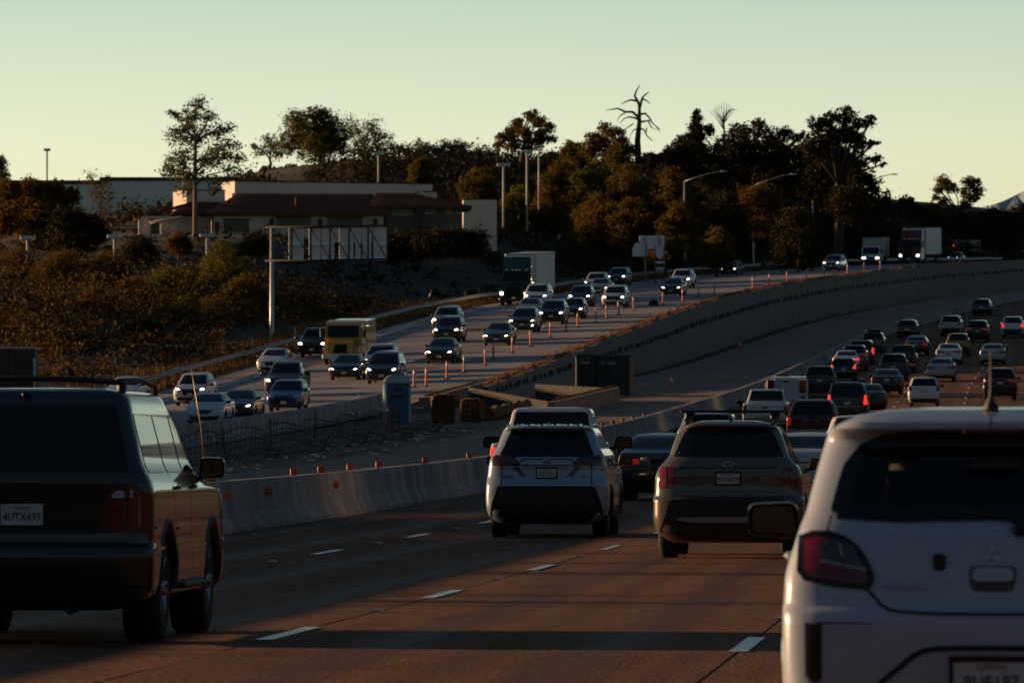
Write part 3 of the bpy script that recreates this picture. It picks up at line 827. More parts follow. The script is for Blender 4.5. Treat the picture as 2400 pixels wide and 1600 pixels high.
# ---- car park lamps with box heads
def lot_lamp(px, top_y, base_y, Y, label, double=True, w=None):
    p = at(px, base_y, Y); s_ = F / Y; e = empty("car_park_lamp", p); h = (base_y - top_y) / s_
    MB().tube([(0, 0, -.5), (0, 0, h - .2)], .10 if not w else w, 8).build("pole", mat("pale_pole", (.40, .38, .36), .6), e)
    for sx in ((-1, 1) if double else (0,)): MB().box((sx * .30, 0, h - .15), (.56 if double else .7, .42, .30), .03).build("lamp_head", M_LUM, e)
    tag(e, label, "car park lamp")
lot_lamp(1180, 382, 520, 640, "car park lamp with pale box head, leftmost of the three above the green semi truck")
lot_lamp(1235, 351, 530, 660, "car park lamp with pale box head, middle of the three above the green semi truck")
lot_lamp(1263, 340, 480, 720, "car park lamp with pale box head, rightmost and farthest of the three")
lot_lamp(887, 357, 430, 760, "car park lamp standing just behind the long parapet roof")
lot_lamp(485, 547, 640, 560, "car park lamp with bright box head above the green bushes left of the overhead sign")
lot_lamp(268, 549, 620, 570, "car park lamp head poking out of the brown bushes below the blue-grey wall")
lot_lamp(64, 553, 620, 570, "car park lamp head poking out of the brown bushes near the left edge")
lot_lamp(110, 347, 470, 760, "tall single car park lamp against the sky above the blue-grey store", False)
lot_lamp(430, 352, 470, 690, "car park lamp half hidden in the tall airy tree")

# ---- sign backs on the far shoulder
def sign_back(px, py, w_px, h_px, Y, label, shape='rect', posts=(0,), ground=None, m=None):
    p = at(px, py, Y); s_ = F / Y; w, h = w_px / s_, h_px / s_
    gz = float(bank(p.x, Y)) if p.x < float(Xg(Y)) else float(zL(p.x, Y))
    e = empty("road_sign", (p.x, Y, gz)); z = p.z - gz
    b = MB()
    if shape == 'rect': b.box((0, 0, z), (w, .04, h), .01)
    elif shape == 'diamond': b.prism([(-w/2, z), (0, z - h/2), (w/2, z), (0, z + h/2)], -.02, .02)
    else: b.prism([(-w/2, z - h/2), (w/2, z - h/2), (w/2, z + h*.1), (w*.3, z + h/2), (-w*.3, z + h/2), (-w/2, z + h*.1)], -.02, .02)
    b.build("sign_panel", m or M_SIGN, e)
    for x in posts: MB().box((x * w, -.07, z / 2), (.11, .09, z + h * .9), .01).build("post", M_WOODP, e)
    tag(e, label, "road sign"); return e
sign_back(1528, 568, 58, 32, 690, "large rectangular sign back on two timber posts beside the first lamp post", posts=(-.3, .3))
sign_back(1500, 585, 36, 32, 660, "house-shaped grey sign back left of the diamond sign", 'house', posts=(.4,))
sign_back(1546, 591, 34, 34, 650, "diamond sign back facing away in front of the larger sign", 'diamond', posts=(-.32, .32))
sign_back(1547, 615, 26, 5, 648, "small upper plate of the striped sign below the diamond", posts=(-.45, .45))
sign_back(1547, 629, 26, 5, 648, "small lower plate of the striped sign below the diamond", posts=(-.45, .45))
sign_back(1884, 575, 24, 22, 730, "small square sign back alone between the second and third lamp posts", posts=(0,))
sign_back(1609, 579, 18, 18, 700, "small round-cornered sign back half hidden behind the first lamp post", 'house', posts=(0,), m=M_DKSTEEL)
sign_back(290, 844, 40, 17, 404, "low pair of pale sign plates on the bank above the guard rail at far left", posts=(0,), m=mat("dull_sign_back", (.09, .085, .075), .6))

# ---- short marker posts behind the guard rail
mp = MB(); mp.box((0, 0, .55), (.14, .06, 1.1), .01); MPm = mp.mesh("marker_post"); MPm.materials.append(mat("faded_marker", (.20, .16, .12), .7))
for px in (594, 694, 870, 992, 1090, 1122, 1638, 1804, 1980):
    Y = np.linspace(400, 900, 4000); d = ray(px, 700); i = int(np.argmin(np.abs((Xg(Y) - .6) - d.x / d.y * Y))); y = float(Y[i])
    o = link("marker_post", MPm); o.location = (float(Xg(y)) - .6, y, float(bank(float(Xg(y)) - .6, y)) - .1)
    tag(o, "short pale flat marker post just behind the guard rail", "marker post", "marker posts behind the guard rail")
# pale torn bag on the guard rail
bg_ = MB(); P = []
for t in np.linspace(0, 1, 6): P.append([(.5 * (t - .5) * (1 + .3 * math.sin(a * 2)), .2 * math.sin(a * 3 + t * 4), 1.1 * t * t * (.6 + .4 * math.cos(a - 1)) + .2) for a in np.linspace(0, 2.6, 7)])
bg_.grid(np.array(P)); o = bg_.build("plastic_sheet", mat("pale_plastic", (.6, .55, .48), .5), fix=False); Y0 = 545.; o.location = at(1064, 697, Y0); o.location.z = float(zL(float(Xg(Y0)) + .6, Y0)) + .5; o.location.x = float(Xg(Y0)) + .6
tag(o, "scrap of pale plastic sheet caught on the guard rail left of the green truck", "litter")

# ---- dark ribbed storage container beside the shoulder at the left edge
def side_box():
    p = at(20, 905, 392); p.z = float(zL(p.x, 392)); e = empty("storage_container", (p.x - 1.2, 392, p.z - .1), .05)
    w, d, h = 5.4, 2.4, 2.75
    MB().box((0, d/2, h/2), (w, d, h), .03).build("container_body", mat("dark_brown_steel", (.045, .034, .026), .6, vary=.4, vscale=1.2, stretch=(2, 1, .25)), e)
    for x in np.arange(-w/2 + .2, w/2, .3): MB().box((x, -.02, h/2), (.13, .05, h - .3), .015).build("rib", MATS["dark_brown_steel"], e)
    MB().box((0, d/2, h + .02), (w + .06, d + .06, .10), .02).build("top_rail", M_LUM, e)
    for sx in (-1, 1): MB().box((sx * (w/2 - .03), -.05, h/2 - .25), (.12, .08, h - .6), .02).build("corner_post", M_LUM if sx > 0 else M_DKSTEEL, e)
    tag(e, "dark ribbed storage container with pale top rail at the left edge above the off-roader", "container")
side_box()

# ---- tiled restaurant on the bank, store walls behind
def restaurant():
    Y0 = 650.0; s_ = F / Y0
    base = at(700, 560, Y0); e = empty("tiled_building", base, math.radians(8)); 
    X = lambda px: (px - 700) / s_; Z = lambda py: (560 - py) / s_
    D = 9.0
    def block(name, x0, x1, z0, z1, y0, y1, m): MB().box(((x0 + x1) / 2, (y0 + y1) / 2, (z0 + z1) / 2), (x1 - x0, y1 - y0, z1 - z0), .02).build(name, m, e)
    zg = -3.0
    block("wall", X(500), X(900), zg, Z(495), 0, D, M_CREAM)
    block("wall", X(905), X(1085), zg, Z(478), 1.0, D - .5, mat("brown_stucco", (.13, .10, .08), .9, vary=.1, vscale=.8))
    block("wall", X(330), X(495), zg, Z(505), 2.0, D - 1, M_CREAM)
    def hip(x0, x1, zE_, zRg, y0, y1, ov=.8, hl=2.6, hr=2.6):
        ym = (y0 + y1) / 2
        c = [(x0 - ov, y0 - ov, zE_), (x1 + ov, y0 - ov, zE_), (x1 + ov, y1 + ov, zE_), (x0 - ov, y1 + ov, zE_), (x0 + hl, ym, zRg), (x1 - hr, ym, zRg)]
        r = MB().add(c, [(0, 1, 5, 4), (2, 3, 4, 5), (1, 2, 5), (3, 0, 4), (3, 2, 1, 0)]); r.add([(p[0], p[1], p[2] - .22) for p in c[:4]] + c[:4], [(0, 1, 5, 4), (1, 2, 6, 5), (2, 3, 7, 6), (3, 0, 4, 7)])
        ro = r.build("roof", M_TILE, e)
        n = 9; A, B_, C_, D_ = Vector(c[0]), Vector(c[1]), Vector(c[5]), Vector(c[4])
        for i in range(n):
            t0, t1 = i / n, (i + 1.15) / n
            P0, P1 = A.lerp(D_, t0), B_.lerp(C_, t0); Q0, Q1 = A.lerp(D_, min(t1, 1)), B_.lerp(C_, min(t1, 1))
            up = Vector((0, -.03, .10)); m_ = MB().add([P0 + up, P1 + up, Q1 + up * .25, Q0 + up * .25, P0, P1], [(0, 1, 2, 3), (4, 5, 1, 0)])
            m_.build("tile_course", M_TILE, ro, fix=False)
    hip(X(505), X(890), Z(500), Z(449), 0, D, .9, 2.3, .5)
    hip(X(880), X(1095), Z(483), Z(447), 1.0, D - .5, .6, .4, 5.0)
    hip(X(420), X(540), Z(497), Z(471), .6, 5, .6, 1.2, 1.2)
    sl = MB().add([(X(314), 1.6, Z(508)), (X(455), 1.6, Z(470)), (X(455), D - 1, Z(470)), (X(314), D - 1, Z(508))] + [(X(314), 1.6, Z(512)), (X(455), 1.6, Z(474)), (X(455), D - 1, Z(474)), (X(314), D - 1, Z(512))], [(0, 1, 2, 3), (7, 6, 5, 4), (0, 4, 5, 1), (1, 5, 6, 2), (2, 6, 7, 3), (3, 7, 4, 0)])
    sl.build("roof", M_TILE, e)
    # lit stair tower and long parapet block behind, turned so that their ends catch the sun
    for px0, px1, py0, py1, dpt, yaw, nm in ((440, 528, 439, 500, 3.0, math.radians(24), "stair_tower"), (557, 1012, 415, 500, 4.0, math.radians(17), "parapet_block"), (1006, 1040, 439, 480, 3.0, math.radians(10), "parapet_block")):
        w = (px1 - px0) / s_ / math.cos(yaw) * 1.06; b = MB().box((w / 2, dpt / 2, (Z(py0) + Z(py1)) / 2), (w, dpt, Z(py0) - Z(py1)), .02); o = b.build(nm, M_CREAM, e)
        o.location = (X(px0), D - 1.5 + (3 if nm == "parapet_block" else 0), 0); o.rotation_euler = (0, 0, yaw)
        cp = MB().box((w / 2, dpt / 2, Z(py0) + .06), (w + .12, dpt + .12, .10), .01).build("coping", M_CAP, o)
    # windows, each with a frame and an awning strip
    for a, b, t, bo in ((523, 583, 516, 545), (648, 728, 511, 530), (768, 850, 511, 530), (920, 970, 482, 500), (1000, 1025, 484, 497), (1047, 1064, 488, 497), (1072, 1086, 488, 497), (352, 372, 515, 552)):
        y = -.04 if a < 900 and a > 500 else (.96 if a > 900 else 1.95)
        w = MB().box(((X(a) + X(b)) / 2, y, (Z(t) + Z(bo)) / 2), (X(b) - X(a), .06, Z(t) - Z(bo)), .01).build("window", M_WIN, e)
        MB().box(((X(a) + X(b)) / 2, y - .16, Z(t) + .08), (X(b) - X(a) + .3, .30, .10), .02).build("awning", mat("rust_awning", (.16, .05, .025), .8), w)
        MB().box(((X(a) + X(b)) / 2, y - .05, Z(bo) - .05), (X(b) - X(a) + .1, .10, .08), .01).build("sill", M_CREAM, w)
    for a, t in ((328, 516), (380, 522), (410, 522), (508, 520), (636, 512), (750, 512), (880, 512), (988, 484)):
        MB().box((X(a), -.5 if a > 500 and a < 900 else .3, (Z(t) + zg) / 2), (.42, .42, Z(t) - zg), .03).build("post", M_CREAM if a < 420 else M_CAP, e)
    pg = MB()
    for i in range(9): pg.box((X(352) + i * .32, .4, Z(520 - i * 1.2)), (.08, 2.6, .16), .01)
    stuff(pg.build("pergola_slats", M_CREAM, e))
    for y in (-.6, 1.4): MB().tube([(X(352), y, Z(522)), (X(424), y, Z(508))], .10, 6).build("pergola_beam", M_CREAM, e)
    MB().box((X(700), 1.2, Z(478)), (.55, .7, 1.4), .03).build("chimney", M_TILE, e)
    tag(e, "low restaurant-like building with red-brown tiled hip roofs on the bank left of centre", "building")
restaurant()

def store():
    Y0 = 745.0; s_ = F / Y0
    p = at(0, 560, Y0); e = empty("store_building", p, math.radians(6)); X = lambda px: px / s_; Z = lambda py: (560 - py) / s_
    for x0, x1, zt, y0 in ((-60, 236, 428, .0), (236.5, 560, 420, .4)):
        MB().box(((X(x0) + X(x1)) / 2, 10 + y0, (Z(zt) - 4) / 2), (X(x1) - X(x0), 20, Z(zt) + 4), .02).build("wall", M_GREYW, e)
        MB().box(((X(x0) + X(x1)) / 2, 10 + y0, Z(zt) + .10), (X(x1) - X(x0) + .2, 20.3, .42), .03).build("roof_cap", M_CAP, e)
    for px in np.arange(-40, 540, 62): MB().box((X(px), -.03, (Z(430) - 4) / 2), (.10, .10, Z(430) + 4), .01).build("wall_joint", M_GREYW, e)
    tag(e, "long plain blue-grey store wall with dark roof edge behind the trees at left", "building")
store()
p = at(1125, 540, 700); e = empty("service_block", p, .1)
MB().box((0, 2, .5), (3.4, 4, 5.2), .03).build("wall", M_CREAM, e); MB().box((0, 2, 3.16), (3.5, 4.1, .12), .02).build("coping", M_CAP, e)
tag(e, "small plain grey block at the right end of the tiled building", "building")

# ---- red signal lamp far up the road
p = at(2236, 576, 940); gz = float(zL(p.x, 940)); e = empty("signal_lamp", (p.x, 940, gz))
MB().tube([(0, 0, 0), (0, 0, p.z - gz + .4)], .06, 6).build("pole", M_DKSTEEL, e); MB().box((0, 0, p.z - gz), (.36, .3, .5), .04).build("housing", M_DKSTEEL, e)
MB().lathe([(-.20, 0), (-.19, .12), (-.15, .14)], 'y', (0, 0, p.z - gz), 10).build("lens", M_REDL if "M_REDL" in globals() else mat("signal_red", (.5, .02, .02), .3, emit=(1, .02, .01), estr=.6), e)
tag(e, "tiny red signal lamp against the dark trees at far right", "signal lamp")
# ================================================================== VEHICLES
def paint(name, c, rough=.28, metal=0.0):
    return mat("paint_" + name, c, rough, metal=metal, coat=1.0, vary=.05, vscale=2.5, rough_vary=.06)
P_WHITE = paint("white", (.66, .66, .65)); P_SILVER = paint("silver", (.34, .35, .36), .32, .5); P_GREY = paint("grey", (.085, .088, .092), .3, .4)
P_BLACK = paint("black", (.0065, .0065, .007), .22); P_BLUE = paint("blue", (.012, .03, .16), .25, .3); P_RED = paint("red", (.10, .006, .006), .25)
P_DKRED = paint("dark_red", (.045, .006, .005), .25); P_YEL = paint("yellow", (.45, .26, .010), .35); P_GOLD = paint("gold", (.30, .17, .03), .3, .3)
P_TAN = paint("tan", (.12, .10, .075), .3, .3); P_GREEN = paint("green", (.010, .045, .026), .3); P_DKGREEN = paint("dark_green", (.008, .014, .010), .25)
P_ICE = paint("ice_silver", (.34, .40, .46), .28, .3); P_DKBLUE = paint("dark_blue", (.008, .012, .028), .25); P_PEARL = paint("pearl", (.42, .46, .54), .3)
M_GLASS = mat("dark_tinted_glass", (.004, .004, .004), .03, spec=.45)
M_TRIM = mat("black_plastic_trim", (.014, .013, .012), .55, vary=.2, vscale=8)
M_GLOSSBLK = mat("gloss_black", (.006, .006, .006), .15)
M_CHROME = mat("chrome", (.75, .75, .76), .12, metal=1.0)
M_TYRE = mat("tyre_rubber", (.012, .011, .010), .85, bump=.2, bscale=60)
M_RIM = mat("alloy_rim", (.30, .30, .31), .35, metal=.9)
M_UNDER = mat("underbody_black", (.008, .007, .006), .9)
M_RED = mat("red_lens", (.15, .005, .005), .14, coat=.8)
M_REDLIT = mat("red_lens_lit", (.5, .01, .01), .2, emit=(1, .035, .02), estr=.45)
M_REDGLOW = mat("red_lens_tail_lit", (.4, .01, .01), .2, emit=(1, .03, .02), estr=.05)
M_CLEAR = mat("clear_lens", (.22, .22, .22), .08, metal=.6, coat=1.0)
M_HEAD = mat("head_lamp_lit", (.8, .8, .8), .2, emit=(1, .90, .72), estr=4.0)
M_HEADDIM = mat("head_lamp_off", (.45, .46, .47), .12, metal=.7, coat=1.0)
M_AMBER = mat("amber_lamp_lit", (.5, .2, .03), .3, emit=(1, .45, .12), estr=.12)
M_PLATE = mat("licence_plate_white", (.62, .60, .56), .5, vary=.08, vscale=9)
M_PTXT = mat("plate_ink", (.012, .014, .03), .5)
M_PRED = mat("plate_red_script", (.30, .03, .02), .5)
M_INT = mat("cabin_fabric", (.010, .009, .008), .95)
M_MIRG = mat("mirror_glass", (.13, .13, .13), .03, metal=1.0)
M_BADGE = mat("badge_sky_tint", (.50, .64, .72), .35, spec=.5)  # pale blue stands in for sky reflected in a chrome badge

class Body:
    def __init__(s, rows, dr=.24, nr=6.0, df=.36, nf=3.6):
        a = np.array(rows, float); s.z = a[:, 0]; s.w, s.yr, s.yf = PC(a[:, 0], a[:, 1]), PC(a[:, 0], a[:, 2]), PC(a[:, 0], a[:, 3])
        s.dr, s.nr, s.df, s.nf = dr, nr, df, nf
    def dep(s, z):
        L = s.yf(z) - s.yr(z); k = np.minimum(1, .46 * L / max(s.dr, s.df)); return s.dr * k, s.df * k
    def rear(s, x, z):
        t = np.clip(np.abs(x) / np.maximum(s.w(z), .01), 0, 1); dr, _ = s.dep(z)
        return s.yr(z) + dr * (1 - (1 - t ** s.nr) ** (1 / s.nr))
    def front(s, x, z):
        t = np.clip(np.abs(x) / np.maximum(s.w(z), .01), 0, 1); _, df = s.dep(z)
        return s.yf(z) - df * (1 - (1 - t ** s.nf) ** (1 / s.nf))
    def side(s, y, z):
        dr, df = s.dep(z)
        u = np.clip((s.yr(z) + dr - y) / dr, 0, 1); v = np.clip((y - s.yf(z) + df) / df, 0, 1)
        return s.w(z) * (1 - u ** s.nr) ** (1 / s.nr) * (1 - v ** s.nf) ** (1 / s.nf)
    def mesh(s, name, wheels=None, holes=(), nq=11, ns=26, nz=40):
        zz = np.unique(np.round(np.concatenate([np.linspace(s.z[0], s.z[-1], nz), s.z]), 4))
        ar = np.linspace(math.pi / 2, 0, nq)
        rings = []
        for z in zz:
            w, yr, yf = float(s.w(z)), float(s.yr(z)), float(s.yf(z)); dr, df = s.dep(z)
            xr = w * np.abs(np.cos(ar)) ** (2 / s.nr); y_r = yr + dr - dr * np.abs(np.sin(ar)) ** (2 / s.nr)
            ysd = np.linspace(yr + dr, yf - df, ns)[1:-1]
            af = ar[::-1]
            xf = w * np.abs(np.cos(af)) ** (2 / s.nf); y_f = yf - df + df * np.abs(np.sin(af)) ** (2 / s.nf)
            xs = np.concatenate([xr, np.full(len(ysd), w), xf]); yy = np.concatenate([y_r, ysd, y_f])
            xs[0] = 0; xs[-1] = 0
            X = np.concatenate([xs, -xs[::-1][1:-1]]); Y = np.concatenate([yy, yy[::-1][1:-1]])
            rings.append(np.stack([X, Y, np.full_like(X, z)], 1))
        V = np.array(rings); nzr, nc = V.shape[:2]
        if wheels:
            for (yc, zc, R) in wheels:
                d = np.hypot(V[..., 1] - yc, V[..., 2] - zc); m = (np.abs(d - R) < .05) & (np.abs(V[..., 0]) > .45)
                dy = (V[..., 1] - yc) / np.maximum(d, .01); dz = (V[..., 2] - zc) / np.maximum(d, .01)
                V[..., 1] = np.where(m, yc + dy * R, V[..., 1]); V[..., 2] = np.where(m, np.maximum(zc + dz * R, s.z[0]), V[..., 2])
        fs = []
        for i in range(nzr - 1):
            for j in range(nc):
                j2 = (j + 1) % nc
                c = (V[i, j] + V[i, j2] + V[i + 1, j2] + V[i + 1, j]) / 4
                if wheels and abs(c[0]) > .45 and any(math.hypot(c[1] - yc, c[2] - zc) < R - .012 for yc, zc, R in wheels): continue
                sk = False
                for kind, poly in holes:
                    if kind == 'rear' and c[1] < float(s.yr(c[2])) + .5 and inside(poly, c[0], c[2]): sk = True
                    if kind == 'front' and c[1] > float(s.yf(c[2])) - .6 and inside(poly, c[0], c[2]): sk = True
                    if kind == 'side' and abs(c[0]) > .3 and inside(poly, c[1], c[2]): sk = True
                if sk: continue
                fs.append((i*nc + j, i*nc + j2, (i+1)*nc + j2, (i+1)*nc + j))
        fs.append(tuple(range(nc))[::-1]); fs.append(tuple((nzr-1)*nc + k for k in range(nc)))
        mb = MB(); mb.add(V.reshape(-1, 3).tolist(), fs, True)
        return mb.mesh(name, sharp=38, fix=False)

def inside(poly, x, y):
    r = False; n = len(poly); j = n - 1
    for i in range(n):
        xi, yi = poly[i]; xj, yj = poly[j]
        if (yi > y) != (yj > y) and x < (xj - xi) * (y - yi) / (yj - yi) + xi: r = not r
        j = i
    return r
def rounded(poly, r, n=4):
    out = []; N = len(poly)
    for i in range(N):
        p0, p1, p2 = (Vector((*poly[(i + k) % N], 0)) for k in (-1, 0, 1))
        a = p0 - p1; b = p2 - p1; rr = min(r, a.length * .45, b.length * .45)
        q0 = p1 + a.normalized() * rr; q2 = p1 + b.normalized() * rr
        for k in range(n + 1):
            t = k / n; q = q0 * (1 - t) ** 2 + p1 * 2 * t * (1 - t) + q2 * t * t
            out.append((q.x, q.y))
    return out
def span(poly, v):            # extent of a polygon (u, v) along u at height v
    us = []; n = len(poly)
    for i in range(n):
        (u0, v0), (u1, v1) = poly[i], poly[(i + 1) % n]
        if (v0 - v) * (v1 - v) <= 0:
            if abs(v1 - v0) < 1e-9: us += [u0, u1]
            else: us.append(u0 + (u1 - u0) * (v - v0) / (v1 - v0))
    return (min(us), max(us)) if us else (0, 0)
def patch(B, face, poly, off=.006, nu=12, nv=8, skirt=.03, sgn=1):
    vs = np.array(poly); lo, hi = vs[:, 1].min(), vs[:, 1].max()
    rows_v = np.unique(np.round(np.concatenate([np.linspace(lo + 1e-4, hi - 1e-4, nv), np.clip(vs[:, 1], lo + 1e-4, hi - 1e-4)]), 4))
    P = []
    for v in rows_v:
        a, b = span(poly, v); us = np.linspace(a, b, nu)
        vv = np.full_like(us, v)
        if face == 'rear': r = np.stack([us, B.rear(us, vv) - off, vv], 1)
        elif face == 'front': r = np.stack([us, B.front(us, vv) + off, vv], 1)
        else: r = np.stack([sgn * (B.side(us, vv) + off), us, vv], 1)
        P.append(r)
    P = np.array(P)
    if skirt:
        d = np.array({'rear': (0, skirt, 0), 'front': (0, -skirt, 0), 'side': (-sgn * skirt, 0, 0)}[face])
        top, bot = P[-1:] + d, P[:1] + d
        P = np.concatenate([bot, P, top], 0)
        lft, rgt = P[:, :1] + 0, P[:, -1:] + 0
        lft = lft + d; rgt = rgt + d; lft[0] -= d; lft[-1] -= d; rgt[0] -= d; rgt[-1] -= d
        P = np.concatenate([lft, P, rgt], 1)
    mb = MB().grid(P)
    return mb
def ribbon(B, face, line, wd, off=.004, sgn=1, n=4):
    pts = []
    for i in range(len(line) - 1):
        for k in range(n): pts.append(tuple(np.array(line[i]) * (1 - k / n) + np.array(line[i + 1]) * k / n))
    pts.append(tuple(line[-1])); P = []
    for i, p in enumerate(pts):
        a = np.array(pts[max(i - 1, 0)]); b = np.array(pts[min(i + 1, len(pts) - 1)]); t = (b - a) / max(1e-6, np.linalg.norm(b - a)); nn = np.array([-t[1], t[0]]) * wd / 2
        r = []
        for q in (np.array(p) - nn, np.array(p), np.array(p) + nn):
            if face == 'rear': r.append((q[0], float(B.rear(q[0], q[1])) - off, q[1]))
            elif face == 'front': r.append((q[0], float(B.front(q[0], q[1])) + off, q[1]))
            else: r.append((sgn * (float(B.side(q[0], q[1])) + off), q[0], q[1]))
        P.append(r)
    return MB().grid(np.array(P))
def mirx(poly): return [(-x, z) for x, z in poly][::-1]
def shrink(poly, d):
    c = np.mean(np.array(poly), 0); out = []
    for p in poly:
        v = np.array(p) - c; L = np.linalg.norm(v); out.append(tuple(c + v * max(0, (L - d) / L)))
    return out

_WH = {}
def wheel(parent, x, y, R, tw):
    key = (round(R, 3), round(tw, 3))
    if key not in _WH:
        h = tw / 2
        t = MB().lathe([(-h + .01, R * .60), (-h, R * .72), (-h + .012, R * .92), (-h + .035, R * .985), (-.03, R), (.03, R), (h - .035, R * .985), (h - .012, R * .92), (h, R * .72), (h - .01, R * .60)], 'x', n=30)
        rm = MB()
        rm.lathe([(h - .012, R * .64), (h - .004, R * .66), (h - .02, R * .58), (0, R * .56), (-h + .02, R * .60)], 'x', n=24)
        rm.lathe([(h - .05, .0), (h - .045, .075), (h - .06, .085)], 'x', n=12)
        for k in range(5):
            a = k * 2 * math.pi / 5
            for da in (-.10, .10):
                c0 = (h - .055, .06 * math.cos(a + da), .06 * math.sin(a + da)); c1 = (h - .03, R * .6 * math.cos(a + da * 1.3), R * .6 * math.sin(a + da * 1.3))
                rm.tube([c0, c1], .028, 5)
        disc = MB().lathe([(h - .09, .0), (h - .09, R * .55)], 'x', n=18)
        rm.add(disc.v, disc.f)
        tm, rme = t.mesh("wheel"), rm.mesh("rim")
        tm.materials.append(M_TYRE); rme.materials.append(M_RIM)
        _WH[key] = (tm, rme)
    tm, rme = _WH[key]
    o = link("wheel", tm, None, parent); o.location = (x, y, R - .012)
    if x < 0: o.rotation_euler = (0, 0, math.pi)
    link("rim", rme, None, o)

def plate(parent, B, face, z, number=None, w=.305, frame=True, x=0.0, script=False, ytilt=0.0, big=False):
    y = (float(B.rear(x, z)) - .016) if face == 'rear' else (float(B.front(x, z)) + .016)
    sg = -1 if face == 'rear' else 1
    p = MB().box((0, 0, 0), (w, .008, w * .5), .003).build("license_plate", M_PLATE, parent); p.location = (x, y, z)
    if frame:
        f = MB(); t = .016
        for dx, dz, a, b in ((0, w * .25 + t * .3, w + 2 * t, t * 1.5), (0, -w * .25 - t * .3, w + 2 * t, t * 1.5), (-w / 2 - t * .3, 0, t, w * .5), (w / 2 + t * .3, 0, t, w * .5)):
            f.box((dx, sg * .003, dz), (a, .016, b), .003)
        f.build("plate_frame", M_GLOSSBLK, p)
    if number:
        me = text_mesh(number, w * .28, "plate_number", .001, xs=.80); me.materials.append(M_PTXT)
        t_ = link("plate_number", me, None, p); t_.location = (0, sg * .0065, -w * .055); t_.rotation_euler = (math.pi / 2, 0, 0 if face == 'rear' else math.pi)
    if script:
        me = text_mesh("California", w * .10, "state_name", .001); me.materials.append(M_PRED)
        t_ = link("state_name", me, None, p); t_.location = (0, sg * .0065, w * .165); t_.rotation_euler = (math.pi / 2, 0, 0 if face == 'rear' else math.pi)
    return p

def side_mirror(parent, x, y, z, w=.22, h=.15, m=None, sgn=1):
    e = MB(); d = .14; prof = rounded([(0, -h * .5), (w, -h * .42), (w, h * .45), (.02, h * .5)], .04, 4)
    k = [(0, 1.0), (.03, 1.03), (d * .7, .9), (d, .55)]
    P = []
    c = np.mean(np.array(prof), 0)
    for dy, s_ in k:
        P.append([((c[0] + (px - c[0]) * s_) * sgn, dy, c[1] + (pz - c[1]) * s_) for px, pz in prof] )
    P = np.array(P); P = np.concatenate([P, P[:, :1]], 1)
    e.grid(P); n = len(prof)
    e.add(P[-1][:-1].tolist(), [tuple(range(n))])
    e.box((-.03 * sgn, .04, -h * .45), (.12, .05, .03), .01)
    o = e.build("mirror", m or M_TRIM, parent, sharp=50); o.location = (x * sgn, y, z)
    g = MB(); q = shrink(prof, .018); g.add([(px * sgn, .004, pz) for px, pz in q], [tuple(range(len(q)))])
    g.build("mirror_glass", M_MIRG, o, fix=False)
    return o

def win_poly(B, zb, zt, ib, it, n=5, rad=.06):
    zs = np.linspace(zb, zt, n); ins = np.linspace(ib, it, n)
    R_ = [(float(B.w(z)) - i, float(z)) for z, i in zip(zs, ins)]
    return rounded([(-x, z) for x, z in R_[::-1]] + R_, rad, 3)

